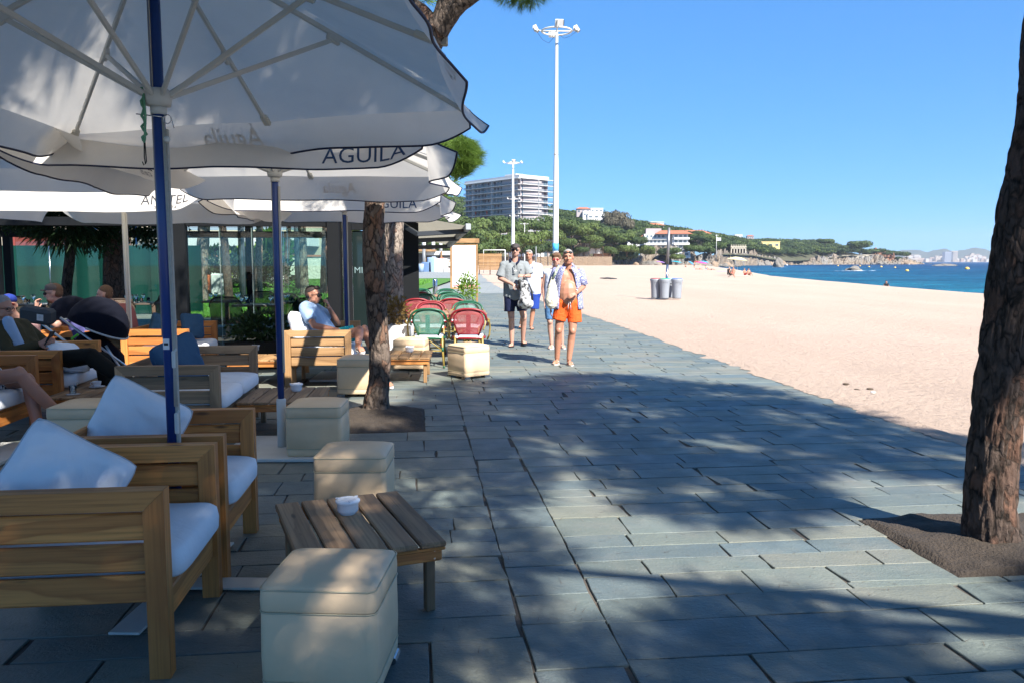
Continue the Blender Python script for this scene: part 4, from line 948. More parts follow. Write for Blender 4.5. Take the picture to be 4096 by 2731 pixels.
CH_ = [('green', 428.6, 12.1, 0, 'green rattan chair with its back to the viewer, left end of the first cafe table'), ('red', 468.8, 12.1, 0, 'red rattan chair with its back to the viewer, behind the cornerwise stool'),
 ('red', 431, 13.85, 1, 'red rattan chair facing the viewer across the first cafe table'), ('green', 467, 13.85, 1, 'green rattan chair facing the viewer across the first cafe table, right'),
 ('red', 417, 15.3, 0, 'red rattan chair at the left behind the first table, beside the white planter'), ('red', 452.5, 15.4, 0, 'red rattan chair in the second pair of rows, right side'),
 ('green', 423, 17.1, 1, 'green rattan chair with its top half in shade, third pair left'), ('green', 453, 17.1, 1, 'green rattan chair across the second table, right side, in sun'),
 ('red', 421, 18.6, 0, 'red rattan chair in shade of the awning, far left of the cafe rows'), ('green', 449, 18.6, 0, 'green rattan chair near the potted bush, far right of the cafe rows'),
 ('green', 420, 20.3, 1, 'green rattan chair in deep shade, last one on the left'), ('green', 446, 20.3, 1, 'green rattan chair last on the right, below the menu board')]
first = {'red': True, 'green': True}
for col, u, Y, back, lab in CH_:
    src = BR if col == 'red' else BG; o = src if first[col] else copy_tree(src); first[col] = False
    x = D(u, 300, Y).x; o.location = (x, Y, 0); o.rotation_euler = (0, 0, R(6)+(PI if back else 0)+R(random.uniform(-6, 6)))
    tag(o, lab, 'chair', 'red and green rattan bistro chairs')
def cafe_table(label, c, rz, L_=1.2, w_=.7):
    r = thing('cafe_table', label, 'table', c, rz, 'wood topped cafe tables')
    for k in range(2): board('tabletop', r, ((k-.5)*L_/2, 0, .74), L_/2-.004, w_, .03, 'x', M_TOP)
    for sx in (-1, 1):
        b = MB(); b.cbox((sx*L_*.27, 0, .37), (.07, .07, .70), .008); b.cbox((sx*L_*.27, 0, .02), (.08, .55, .035), .008); b.build('leg', M_DARKM, r)
    return r
M_TOP = wood('table_top_wood', (.36, .20, .12), (.27, .14, .08), (.12, .06, .03), 5, .4, .15); M_DARKM = gmat('dark_metal', (.007, .008, .010), (.005, .006, .007), 6, .6, spec=.2)
cafe_table('first cafe table among the red and green chairs', (D(448, 313, 12.95).x, 12.95, 0), a6)
cafe_table('second cafe table among the red and green chairs', (D(437, 300, 16.3).x, 16.3, 0), a6)
cafe_table('third cafe table, farthest, half in shade under the awning', (D(434, 296, 19.5).x, 19.5, 0), a6)
# ---------------------------------------------------------------- plants and planters
def leafy(name, c, r_, n, size, mat, seed, parent=None, up=.3, wd=.27):
    rng = np.random.default_rng(seed); p, d = shell_pts(n, c, r_, rng, .3); V = []; F = []
    s = rng.normal(0, 1, (n, 3)); s = np.cross(d, s); s /= np.linalg.norm(s, axis=1)[:, None]; d = d+rng.normal(0, .5, (n, 3)); d[:, 2] += up; d /= np.linalg.norm(d, axis=1)[:, None]
    L_ = size*rng.uniform(.6, 1.3, (n, 1)); w_ = L_*wd; V = np.empty((n*4, 3)); V[0::4] = p; V[1::4] = p+d*L_*.5+s*w_; V[2::4] = p+d*L_; V[3::4] = p+d*L_*.5-s*w_
    return link(name, np_mesh(name, V, np.arange(n*4).reshape(-1, 4), mat), parent)
r = thing('planter', 'white tapered planter with a reddish shrub behind the pine trunk', 'planter', (D(397, 330, 12.3).x, 12.3, 0))
b = MB(); b.prism([(-.2, -.2), (.2, -.2), (.2, .2), (-.2, .2)], 0, .60); b.v = [(x*(1+.18*z/.6), y*(1+.18*z/.6), z) for x, y, z in b.v]; b.build('pot', gmat('white_pot', (.72, .72, .72), None, 3, .4), r)
leafy('foliage', (0, 0, .78), (.2, .2, .26), 420, .07, leaf_mat('reddish_leaf', (.22, .08, .035), (.10, .13, .03)), 3, r)
r = thing('potted_bush', 'bright green bush in a white pot below the menu board', 'plant', (D(467.5, 300, 21.4).x, 21.4, 0))
MB().lathe([(.15, 0), (.2, .42), (.22, .5), (.2, .5)], 20).build('pot', gmat('white_pot2', (.7, .7, .7), None, 3, .4), r)
leafy('foliage', (0, 0, .85), (.3, .3, .42), 900, .075, leaf_mat('bright_leaf', (.17, .28, .03), (.10, .19, .02)), 5, r)
r = thing('planter_box', 'dark planter box with sprawling green leaves behind the sofa table', 'planter', (D(262, 330, 11.9).x, 11.9, 0), a6)
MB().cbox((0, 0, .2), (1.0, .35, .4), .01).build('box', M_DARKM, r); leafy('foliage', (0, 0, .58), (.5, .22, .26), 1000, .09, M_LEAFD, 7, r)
# ---------------------------------------------------------------- menu board, bollard, awning
r = thing('menu_board', 'tall white menu board in a wooden frame on two posts', 'sign', (D(464, 262, 23).x, 23, 0), R(3))
pw = .36
for sx in (-1, 1): board('post', r, (sx*pw, 0, 1.05), 2.1, .05, .06, 'z', M_WOODL)
board('header', r, (0, -.01, 2.13), .86, .10, .13, 'x', M_WOODL); board('lower_rail', r, (0, 0, .80), .68, .06, .05, 'x', M_WOODL); board('upper_rail', r, (0, 0, 2.03), .68, .05, .05, 'x', M_WOODL)
ps = MB().cbox((0, -.012, 1.415), (.665, .02, 1.17), .003).build('poster', gmat('poster_white', (.80, .80, .81), (.78, .78, .79), 2, .35), r)
def flat(name, x, z, w_, h_, mat, y=-.0245): return MB().box((x, y, z), (w_, .002, h_)).build(name, mat, ps)
M_PINK = gmat('red_print', (.72, .16, .17)); flat('red_band', 0, .875, .63, .055, gmat('pink_band', (.78, .30, .30))); flat('top_shadow_line', 0, 1.985, .63, .012, M_INKG)
for x, z in ((-.21, 1.81), (-.01, 1.58), (-.21, 1.36)): flat('heading_line', x, z, .16, .014, M_PINK)
for x, z0, n in ((-.21, 1.78, 7), (-.01, 1.55, 5), (-.21, 1.33, 6), (.2, 1.78, 6), (.2, 1.5, 6)):
    for k in range(n): flat('menu_line', x, z0-k*.026, .15, .004, gmat('menu_grey', (.62, .62, .64)) if k == 0 and 'mg' not in globals() and not globals().update(mg=1) else bpy.data.materials['menu_grey'])
flat('title_block', 0, 1.90, .2, .012, bpy.data.materials['menu_grey'])
r = thing('bollard', 'short chrome bollard on the slates left of the menu board', 'bollard', (D(435, 280, 25).x, 25, 0)); MB().lathe([(.075, 0), (.075, .98), (.06, 1.02), (.0, 1.03)], 18).build('post', M_CHROME, r); MB().lathe([(.09, 0), (.09, .02)], 18).build('foot', M_DARKM, r)
# awning over the end of the cafe
r = thing('awning', 'beige folding-arm awning with dark arms left of the menu board', 'awning')
M_AWN = cloth('awning_cloth', (.52, .48, .38), .3); M_ANTH = gmat('anthracite_metal', (.022, .026, .032), None, 5, .45)
A0, A1 = D(404, 214, 15), D(468, 226, 15.3); C1, C0 = D(448, 245, 19.5), D(398, 233, 19.5)
A0 = D(398, 213.5, 15); hi = Vector((0, 0, .06))
b = MB(); b.grid([[A0.lerp(C0, j/10)*(1-i/10)+A1.lerp(C1, j/10)*(i/10)+Vector((0, 0, -.05*math.sin(PI*j/10)*math.sin(PI*i/10))) for j in range(11)] for i in range(11)]); b.build('cloth', M_AWN, r)
b = MB(); d = C1-A1; b.cbox((0, 0, 0), (d.length+.1, .10, .12), .01, 0, Matrix.Translation((A1+C1)/2-hi*.3) @ d.to_track_quat('X', 'Z').to_matrix().to_4x4()); b.build('front_bar', gmat('light_grey_bar', (.3, .32, .34)), r)
for f, y in ((.08, 0), (.45, 0), (.92, 0)):
    e0 = A0.lerp(C0, f)-Vector((0, 0, .12)); e1 = A1.lerp(C1, f)-Vector((0, 0, .06)); mid = e0.lerp(e1, .30)-Vector((0, .25, .18)); b = MB()
    for p, q in ((e0, mid), (mid, e1)):
        d = q-p; b.cbox((0, 0, 0), (d.length+.04, .07, .09), .01, 0, Matrix.Translation((p+q)/2) @ d.to_track_quat('X', 'Z').to_matrix().to_4x4())
    b.build('folding_arm', M_ANTH, r)
# ---------------------------------------------------------------- glass pavilion
M_GL, gt, gP, N_, L_ = nodes('pane_glass'); T_ = N_('ShaderNodeBsdfTransparent'); T_.inputs[0].default_value = (.86, .92, .9, 1); Gs = N_('ShaderNodeBsdfGlossy'); Gs.inputs['Roughness'].default_value = .02; Fr = N_('ShaderNodeFresnel'); Fr.inputs[0].default_value = 1.5
Mx = N_('ShaderNodeMixShader'); L_(Fr.outputs[0], Mx.inputs[0]); L_(T_.outputs[0], Mx.inputs[1]); L_(Gs.outputs[0], Mx.inputs[2]); L_(Mx.outputs[0], gt.nodes['Material Output'].inputs[0])
M_GLEDGE = gmat('glass_edge', (.25, .33, .30), None, 5, .2)
pv = thing('pavilion', 'dark steel and glass cafe pavilion behind the parasols', 'building', (0, 0, 0), PHI); TF = 14.0; SR = -1.33
def pbox(name, s0, s1, t0, t1, z0, z1, mat, par=pv): return MB().cbox(((s0+s1)/2, (t0+t1)/2, (z0+z1)/2), (s1-s0, t1-t0, z1-z0), .006).build(name, mat, par)
for s0, w_ in ((-4.02, .2), (-1.53, .2), (-6.9, .16), (-9.3, .2), (-12, .2)): pbox('post', s0, s0+w_, TF, TF+.2, 0, 3.3, M_DARKM)
for s0 in (-12, -9.3, -6.9, -4.0, -1.53): pbox('post', s0, s0+.16, 19.6, 19.76, 0, 2.92, M_DARKM)
pbox('beam', -12, -4.03, TF+.03, TF+.17, 2.13, 2.27, M_DARKM); pbox('beam', -3.81, -1.54, TF+.03, TF+.17, 2.13, 2.27, M_DARKM); pbox('beam', -12, SR, 19.6, 19.75, 2.1, 2.25, M_DARKM)
pbox('roof', -12.2, SR+.1, TF-.1, 19.9, 3.30, 3.40, M_DARKM); pbox('floor', -12, SR, TF-.0, 19.8, -.001, .02, gmat('dark_deck', (.06, .052, .045), (.04, .036, .03), 6, .7))  # roof lies above the view, added to keep the interior dark
for s0, s1, t in ((-3.8, -3.28, 0), (-3.27, -2.76, 0), (-2.75, -2.30, 0), (-2.28, -1.55, .02), (-2.26, -1.57, .05), (-2.2, -1.6, .08)): 
    g = pbox('pane', s0, s1, TF+.06+t, TF+.068+t, .04, 2.12, M_GL); MB().box((s1-.004, TF+.064+t, 1.08), (.006, .012, 2.08)).build('pane_edge', M_GLEDGE, g)
for s0, s1 in ((-11.8, -10.5), (-10.49, -9.35), (-9.05, -8.0), (-7.99, -6.95), (-6.7, -5.9), (-5.89, -5.0), (-4.99, -4.06)):
    g = pbox('pane', s0, s1, 19.66, 19.668, .04, 2.1, M_GL); MB().box((s1-.004, 19.664, 1.08), (.007, .014, 2.08)).build('pane_edge', M_GLEDGE, g)
pbox('post', -1.49, -1.33, TF+.21, TF+1.9, 0, .14, M_DARKM); pbox('pane', -1.42, -1.41, TF+.22, TF+2.0, .14, 2.9, M_GL); pbox('door_frame', -1.40, -1.28, TF+2.0, TF+2.1, 0, 2.9, M_DARKM); pbox('door_frame', -.55, -.45, TF+2.0, TF+2.1, 0, 2.9, M_DARKM); pbox('door_head', -1.28, -.55, TF+2.0, TF+2.1, 2.15, 2.9, M_DARKM)
dg = pbox('pane', -1.27, -.56, TF+2.04, TF+2.05, .05, 2.14, gmat('dark_glass', (.012, .02, .02), None, 3, .06)); pbox('side_wall', -.45, .0, TF+2.02, TF+2.08, 0, 2.9, M_DARKM)
M_ETCH = gmat('etched_print', (.16, .24, .25))
text_print('lettering', 'MICBEACH', .17, lambda x, y, l: Vector((-.83+x, TF+2.03, 1.38+y)), M_ETCH, dg)
em = MB()
for k in range(4):
    for sg in (-1, 1): em.box((-.83+.0, TF+2.032, 1.62), (.17, .003, .014), 0, Matrix.Rotation(sg*PI/4, 4, 'Y') @ Matrix.Translation((0, 0, (k-1.5)*.04)))
em.build('emblem', M_ETCH, dg)
pbox('side_glazing', SR-.03, SR-.02, 17, 19.6, .05, 2.9, M_GL)
# wicker chairs, dark tables and glasses in the pavilion
M_WICK = weave('brown_wicker', (.10, .062, .036)); M_WICK.node_tree.nodes['Checker Texture'].inputs['Scale'].default_value = 60
def wicker():
    r = empty('wicker_chair'); g = []
    for i in range(9):
        f = i/8; z = .44+.44*f; row = []
        for k in range(15):
            a = PI*(1.0+k/14); rr_ = .26+.02*f; row.append((rr_*math.cos(a), (rr_*math.sin(a))*.95-.0*f, z-.16*f*max(0, 1-abs(math.sin(a))*1.25)))
        g.append(row)
    MB().grid(g).build('backrest', M_WICK, r); MB().tube([Vector(q)+Vector((0, 0, .004)) for q in g[-1]], .013, 7).build('rim', gmat('dark_cane', (.035, .02, .012)) if 'dark_cane' not in bpy.data.materials else bpy.data.materials['dark_cane'], r)
    link('seat', seat_mesh(.46, .46, .05, M_WICK, 1), r, (0, 0, .42))
    for sx in (-1, 1):
        for sy in (-1, 1): MB().tube([(sx*.19, sy*.17, .42), (sx*.22, sy*.2, 0)], .012, 6).build('leg', M_DARKM, r)
    return r
wk = wicker(); WL = [(-3.45, 15.1, 200), (-2.0, 15.1, 15), (-4.5, 15.2, 170), (-5.3, 15.1, 10), (-6.3, 15.3, 185), (-2.65, 16.6, 190), (-1.9, 17.2, 80), (-4.9, 17, 0), (-6.1, 17.2, 170), (-7.6, 16.2, 30), (-3.3, 17.9, 200), (-7.2, 14.9, 190)]
for i, (s, t, a) in enumerate(WL):
    o = wk if i == 0 else copy_tree(wk); o.location = ST(s, t, .02); o.rotation_euler = (0, 0, R(a)+PHI)
    fr = [q for q in sorted(WL) if (q[1] < 15.6) == (t < 15.6)]; k_ = fr.index((s, t, a)); tag(o, '%s brown wicker chair from the left in the %s row of the pavilion' % (['first', 'second', 'third', 'fourth', 'fifth', 'sixth'][k_], 'front' if t < 15.6 else 'back'), 'chair', 'wicker chairs in the pavilion')
def tumbler(par_loc, kind, lab):
    if kind: prof = [(.03, 0), (.031, .003), (.004, .008), (.004, .07), (.02, .085), (.036, .12), (.034, .155), (.032, .155)]
    else: prof = [(.028, 0), (.034, .085), (.032, .085), (.026, .008)]
    o = MB().lathe(prof, 12).build('wine_glass' if kind else 'tumbler', gl_m, None, par_loc); tag(o, lab, 'glass', 'glasses set on the pavilion tables'); return o
M_SLIP = gmat('table_edge', (.30, .32, .33)); glp = []
for i, (s, t) in enumerate(((-2.9, 15.2), (-5.0, 16.1), (-6.9, 15.9), (-3.8, 16.7), (-5.6, 15.9), (-2.3, 16.2))):
    r = thing('dining_table', 'dark pavilion table laid with glasses, '+['behind the man in light blue', 'left of the dark steel post', 'behind the hood of the pushchair', 'second behind the steel post', 'between the two blue poles', 'nearest the glass door'][i], 'table', tuple(ST(s, t, .02)), PHI, 'dining tables in the pavilion')
    MB().cbox((0, 0, .745), (.8, .7, .028), .004).build('tabletop', gmat('table_top_dark', (.11, .085, .065), None, 4, .3) if i == 0 else bpy.data.materials['table_top_dark'], r); MB().cbox((0, 0, .37), (.07, .07, .72), .005).build('column', M_DARKM, r)
    b = MB(); b.tube([(-.3, 0, .03), (0, 0, .06), (.3, 0, .03)], .015, 6); b.tube([(0, -.3, .03), (0, 0, .06), (0, .3, .03)], .015, 6); b.build('foot', M_DARKM, r)
    for dx, dy in ((-.25, -.2), (.25, -.2), (-.25, .2), (.2, .2)):
        for kd, ex in ((1, 0), (0, .09)):
            o = tumbler(tuple(ST(s+dx+ex, t+dy, .782)), kd, 'clear stemmed wine glass on a dark pavilion table' if kd else 'clear squat tumbler on a dark pavilion table')
        MB().cbox(tuple(ST(s+dx-.1, t+dy, .783)), (.12, .17, .006), .001, PHI).build('napkin', M_SLIP, None)
        n = COL.objects[-1]; tag(n, 'folded grey napkin lying on a dark pavilion table', 'napkin', 'napkins on the pavilion tables')
# hanging greenery
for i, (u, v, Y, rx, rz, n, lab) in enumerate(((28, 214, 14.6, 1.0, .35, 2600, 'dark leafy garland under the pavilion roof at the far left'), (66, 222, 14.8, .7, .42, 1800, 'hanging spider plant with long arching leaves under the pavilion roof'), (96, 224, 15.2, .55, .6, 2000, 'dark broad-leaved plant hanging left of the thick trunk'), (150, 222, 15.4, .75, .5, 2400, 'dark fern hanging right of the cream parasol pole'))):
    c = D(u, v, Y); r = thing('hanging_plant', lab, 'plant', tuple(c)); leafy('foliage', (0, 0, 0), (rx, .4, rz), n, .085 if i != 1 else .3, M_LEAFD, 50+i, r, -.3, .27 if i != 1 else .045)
    MB().tube([(0, 0, .1), (0, 0, max(.2, 2.93-c.z))], .008, 5).build('hanger', M_DARKM, r)
# ---------------------------------------------------------------- land behind the pavilion
M_PLASTER = gmat('cream_plaster', (.48, .43, .34), (.42, .37, .29), 1.2, .9); M_WHITE = gmat('white_paint', (.62, .62, .61), (.55, .55, .54), .8, .8); M_WIN = gmat('window_glass', (.05, .075, .10), (.10, .14, .17), .5, .15)
M_TERRA = gmat('roof_tile', (.42, .15, .08), (.33, .11, .055), 3, .8); M_BROWN = gmat('brown_panel', (.075, .04, .035), None, 2, .7)
b = MB(); g = []
for i in range(41):
    row = []
    for j in range(31): y = 22.5+j*1.5; xl = -9.4-(y-22.5)*.37; x = xl+(-4.6-xl)*i/40; row.append((x, y, .03+.05*noise.noise((x*.3, y*.3, 2))+.12*max(0, (y-30)/30)))
    g.append(row)
b.grid(g); tag(b.build('lawn', M_GRASS), kind='structure')
rg = np.random.default_rng(3); n = 26000; x = rg.uniform(-20, -5.6, n); y = 22.5+(rg.uniform(0, 1, n)**1.6)*40; x = np.maximum(x, -9.3-(y-22.5)*.36+rg.uniform(0, 3, n)); a = rg.uniform(0, PI, n); h = rg.uniform(.05, .12, n); w_ = .012+.0006*y
V = np.empty((n*3, 3)); zz = .02+.12*np.maximum(0, (y-30)/30); V[0::3] = np.c_[x-np.cos(a)*w_, y-np.sin(a)*w_, zz]; V[1::3] = np.c_[x+np.cos(a)*w_, y+np.sin(a)*w_, zz]; V[2::3] = np.c_[x+rg.normal(0, .03, n), y+rg.normal(0, .03, n), zz+h]
tag(link('lawn_blades', np_mesh('lawn_blades', V, np.arange(n*3).reshape(-1, 3), M_BLADE)), 'short bright green grass growing behind the pavilion', 'grass', kind='stuff')
def house(name, label, c, rz, w_, d_, h_, mat, cat='building'):
    r = thing(name, label, cat, c, rz); MB().cbox((0, 0, h_/2), (w_, d_, h_), .02).build('wall', mat, r); return r
def win(par, x, y, z, w_, h_, fr=M_WHITE, face='y', name='window'):
    dx = (w_, .08, h_) if face == 'y' else (.08, w_, h_); f = MB().box((x, y, z), dx).build(name, fr, par)
    for s in (-.5, .5):
        p = (x+s*(w_/2-.02), y-.045, z) if face == 'y' else (x+.045, y+s*(w_/2-.02), z); q = (w_/2-.1, .02, h_-.14) if face == 'y' else (.02, w_/2-.1, h_-.14); MB().box(p, q).build('pane', M_WIN, f)
    return f
# mesh fence and graffiti wall at the left
r = thing('mesh_fence', 'green mesh screening on a fence behind the pavilion', 'fence'); M_MESH = cloth('green_mesh', (.004, .045, .034), .25, .8, .6, 4)
for k in range(5):
    x0 = -16.6+k*1.5; gg = [[(x0+i*.15, 24+.05*math.sin(i*1.3+k)+.03*noise.noise((i, j, k)), j*.2+.02) for j in range(11)] for i in range(11)]; MB().grid(gg).build('mesh_panel', M_MESH, r); MB().tube([(x0, 24.06, 0), (x0, 24.06, 2.1)], .03, 8).build('post', M_CHROME, r)
r = thing('annex', 'cream low building with blue graffiti behind the green mesh fence', 'building', (-19.6, 31, 0)); MB().cbox((0, 0, 2.0), (14, .4, 4.0), .02).build('wall', M_PLASTER, r)
MB().cbox((1.0, -.3, 3.2), (2.2, .2, .9), .02).build('sign_panel', gmat('panel_cream', (.5, .46, .34)), r); MB().cbox((4.3, -.24, 2.2), (2.0, .06, .9), .01).build('shutter', gmat('rust_panel', (.25, .12, .07)), r); MB().cbox((1.9, -.26, 1.9), (2.6, .08, 1.5), .01).build('red_door', gmat('dull_red', (.22, .04, .03)), r); M_GRAF = gmat('blue_graffiti', (.03, .13, .40))
b = MB()
for k in range(3): b.tube([(4.0+k*.6, -.28, 2.2), (4.04+k*.6, -.28, 3.5), (4.3+k*.6, -.28, 3.4), (4.33+k*.6, -.28, 2.2)], .045, 6)
b.build('graffiti', M_GRAF, r)
b = MB()
for k in range(20): b.cbox((-6.5+k*.3, .1, 4.6), (.16, .05, 1.2), .02)
b.build('roof_slats', M_WHITE, r)
# low wall with tiled coping, pale house with balcony
r = thing('garden_wall', 'low white stone wall with an orange tile coping beyond the lawn', 'wall', (-19, 66, 0)); MB().cbox((0, 0, .95), (17, .35, 1.9), .02).build('masonry', gmat('white_stone', (.66, .63, .56), (.5, .47, .41), 1.2, .9, .8, 5, .1), r); MB().cbox((0, 0, 2.0), (17.2, .55, .16), .02).build('coping', M_TERRA, r)
r = thing('balcony_house', 'pale house with a projecting balcony slab seen through the pavilion', 'building', (-26.5, 74, 0), R(-6)); MB().cbox((0, 3, 4.5), (20, 8, 9), .02).build('wall', M_PLASTER, r); MB().cbox((2, -2.2, 3.45), (15.5, 3.2, 1.2), .02).build('balcony_slab', M_WHITE, r); MB().cbox((4, -3.9, 5.0), (11, .1, 1.6), .01).build('balcony_panel', gmat('blue_grey_panel', (.30, .38, .46)), r); MB().cbox((0, -1.1, 1.4), (13, .2, 2.8), .02).build('dark_ground_floor', M_BROWN, r); MB().cbox((2, -1.6, 8.2), (16, 2.4, .4), .02).build('roof_slab', M_WHITE, r)
for x in (-7, -4, -1, 2, 5): win(r, x, -1.1, 6.3, 1.6, 1.7, M_BROWN)
def simple_pine(label, u, Y, w_px, vtop, mat, lean=0, crown=None, group=None, zb=0, cm=None):
    t = pine(label, group); p = D(u, 262, Y); p.z = zb; r_ = w_px/814*Y/2; H = D(u, vtop, Y).z; mx = lean/814*Y
    path = [p-Vector((0, 0, .2)), p+Vector((mx*.12, 0, H*.25)), p+Vector((mx*.5, .1, H*.6)), p+Vector((mx, 0, H))]
    bark_tube(path, [r_*1.25, r_*1.02, r_*.95, r_*.8], 24, .16, r_*.09, u).build('trunk', mat, t)
    for k, a in enumerate((-1, 1, .3)): b = MB(); q = path[-1]-Vector((0, 0, H*.1)); b.tube([q, q+Vector((a*1.0, .3*a, 1.0)), q+Vector((a*2.4, .5, 1.7))], [r_*.5, r_*.35, r_*.15], 7); b.build('limb', mat, t)
    if crown:
        rr_ = random.Random(int(u*7)); top = path[-1]+Vector((0, 0, 1.2)); lob = [(tuple(top+Vector((rr_.uniform(-1, 1)*crown, rr_.uniform(-1, 1)*crown*.8, rr_.uniform(-.35, .5)))), (crown*.48, crown*.48, crown*.24)) for _ in range(7)]
        link('crown', crown_mesh('crown', lob, 420, .5, 9, .05, cm or M_NEEDLE, int(u)), t)
    return t
GT = 'pines standing around the lawn'
simple_pine('thick almost black trunk behind the cream parasol pole', 112, 15.9, 19, 180, M_BARKD, -2, None, GT)
simple_pine('dark trunk leaning right under the hanging greenery at the left', 62, 17.5, 10, 190, M_BARKD, 14, None, GT)
simple_pine('dappled pine trunk nearest the dark steel post, at the lawn edge', 199, 31, 12.5, 190, M_BARKP, 9, 4, GT)
simple_pine('dark slim pine trunk second from the steel post', 228, 30, 8, 190, M_BARKD, -9, 4, GT)
simple_pine('pinkish straight pine trunk in front of the low white wall', 258, 33, 7, 190, M_BARKP, 3, 4.5, GT)
simple_pine('pine trunk seen through the glass stack, palest one', 304, 36, 8, 195, M_BARKP, -3, 4.5, GT)
simple_pine('dark pine trunk seen through the glass, right of the palest', 324, 38, 8, 195, M_BARK, 4, 4.5, GT)
simple_pine('slim pine far behind, reddish base, between the wall and the glass', 286, 52, 5, 190, M_BARK, 6, 5, GT)
for u, Y, h, lab in ((242, 32, 6, 'dark metal post on the lawn left of the pinkish pine'), (279, 31, 6, 'grey blue metal post on the lawn right of the pinkish pine'), (297, 44, 6, 'pale thin lamp post seen through the glass')):
    p = D(u, 262, Y); r = thing('metal_post', lab, 'post', (p.x, Y, 0)); MB().lathe([(.13, 0), (.12, h)], 14).build('shaft', gmat('post_grey', (.10, .12, .15)), r); MB().lathe([(.2, 0), (.2, .03)], 14).build('foot', M_DARKM, r)
r = thing('shrub', 'yellow-green shrub before the low white wall', 'plant', (D(253, 262, 60).x, 60, .3)); leafy('foliage', (0, 0, 1.0), (2.2, 1, 1.3), 1500, .4, leaf_mat('yellow_leaf', (.30, .36, .04), (.16, .24, .03)), 9, r)
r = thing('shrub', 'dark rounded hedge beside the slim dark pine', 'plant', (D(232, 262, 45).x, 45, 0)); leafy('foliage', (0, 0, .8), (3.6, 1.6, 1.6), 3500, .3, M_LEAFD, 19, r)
r = thing('dwarf_palm', 'spiky green palm in a white pot beyond the lawn', 'plant', (D(272, 262, 56).x, 56, .1)); MB().lathe([(.3, 0), (.4, .9)], 14).build('pot', M_WHITE, r); leafy('fronds', (0, 0, 2.0), (.5, .5, .7), 160, 1.5, M_LEAF, 4, r, .4)
r = thing('litter_bin', 'white and red litter bin standing between two trunks on the lawn', 'bin', (D(219, 262, 34).x, 34, .05)); MB().cbox((0, 0, .55), (.6, .5, .9), .05).build('body', M_WHITE, r); MB().cbox((-.55, 0, .55), (.35, .4, .8), .03).build('side_box', gmat('orange_box', (.5, .12, .04)), r)
# leaning pair of trunks and things along the promenade's left side
simple_pine('dark trunk leaning left, foot at the kerb beyond the bistro chairs', 412, 36, 9.5, 222, M_BARKD, -16, 2.0, 'pines along the far promenade')
simple_pine('reddish straight trunk touching the dark leaning one', 405.5, 38.5, 8, 218, M_BARKP, -14, 2.0, 'pines along the far promenade')
M_LP = gmat('pole_grey', (.17, .18, .19), None, 5, .5)
r = thing('street_lamp', 'grey steel pole close behind the sunlit trunk, with a red cycle sign', 'lamp post', (D(401, 262, 34).x, 34, 0)); MB().lathe([(.14, 0), (.13, 6.2)], 14).build('shaft', M_LP, r); sgn = MB().cbox((-3.9, -.18, 2.7), (.01, .01, .01), .001)
bs_ = thing('cycle_sign', 'small red and white cycle sign on a grey post beside the trunk', 'sign', (D(385.5, 226, 21).x, 21, 0)); MB().lathe([(.045, 0), (.045, 2.8)], 10).build('post', M_LP, bs_); pn = MB().cbox((.07, -.06, 2.45), (.36, .02, .44), .01).build('panel', gmat('sign_red', (.55, .03, .04)), bs_)
for dx in (-.08, .08):
    b = MB(); b.tube([(.07+dx+.05*math.cos(a*PI/6), -.075, 2.43+.05*math.sin(a*PI/6)) for a in range(13)], .01, 5, False); b.build('wheel_mark', M_WHITE, pn)
MB().tube([(-.01, -.075, 2.43), (.05, -.075, 2.5), (.12, -.075, 2.5), (.15, -.075, 2.43)], .009, 5).build('bicycle_mark', M_WHITE, pn)
GL_ = 'slim lamp columns with pale tops on the far promenade'
for u, vt, Y, lab in ((424, 238, 150, 'lamp column with a pale top nearest the awning'), (433.5, 241, 170, 'lamp column with a pale top in the middle of the three'), (441, 243, 190, 'lamp column with a pale top nearest the menu board')):
    p = D(u, 262, Y); H = D(u, vt, Y).z; r = thing('lamp_column', lab, 'lamp post', (p.x, Y, 0), 0, GL_); MB().lathe([(.32, 0), (.30, H*.68)], 12).build('shaft', M_LP, r); MB().lathe([(.36, H*.68), (.36, H)], 12).build('diffuser', M_WHITE, r)
p = D(421, 262, 120); r = thing('litter_bin', 'pale blue litter bin on the far promenade', 'bin', (p.x, 120, 0)); MB().lathe([(.35, 0), (.45, 1.2), (.4, 1.25)], 14).build('body', gmat('pale_blue', (.30, .42, .60)), r); MB().lathe([(.46, 1.2), (.4, 1.3)], 14).build('rim', M_LP, r)
for i, (u, w_, h, c, lab) in enumerate(((428, 2.2, 1.4, (.10, .18, .33), 'dark blue covered market heap'), (432, 1.6, 2.1, (.22, .32, .5), 'tall blue covered stall'), (440, 2.6, 1.9, (.75, .75, .75), 'white covered stall with a red scrap on top'), (445.5, 1.6, 1.7, (.7, .7, .7), 'narrow white covered stall by the menu board'))):
    Y = 125; p = D(u, 262, Y); rr_ = random.Random(i); b = MB(); b.grid([[(w_/2*math.copysign(abs(math.cos(a))**.5, math.cos(a))*(1-.12*f), .8*math.copysign(abs(math.sin(a))**.5, math.sin(a)), h*f+.12*rr_.random()*f) for a in [2*PI*k/14 for k in range(14)]] for f in (0, .3, .6, .9, 1)], close=True); b.f.append(tuple(len(b.v)-14+q for q in range(14))); b.sm.append(True)
    r = thing('market_stall', lab, 'stall', (p.x, Y, 0)); b.build('cover', gmat('cover'+str(i), c), r); MB().cbox((.3, -.2, h+.1), (.6, .5, .25), .05).build('top_bag', gmat('bag'+str(i), (.5, .12, .1) if i == 2 else (.3, .35, .4)), r)
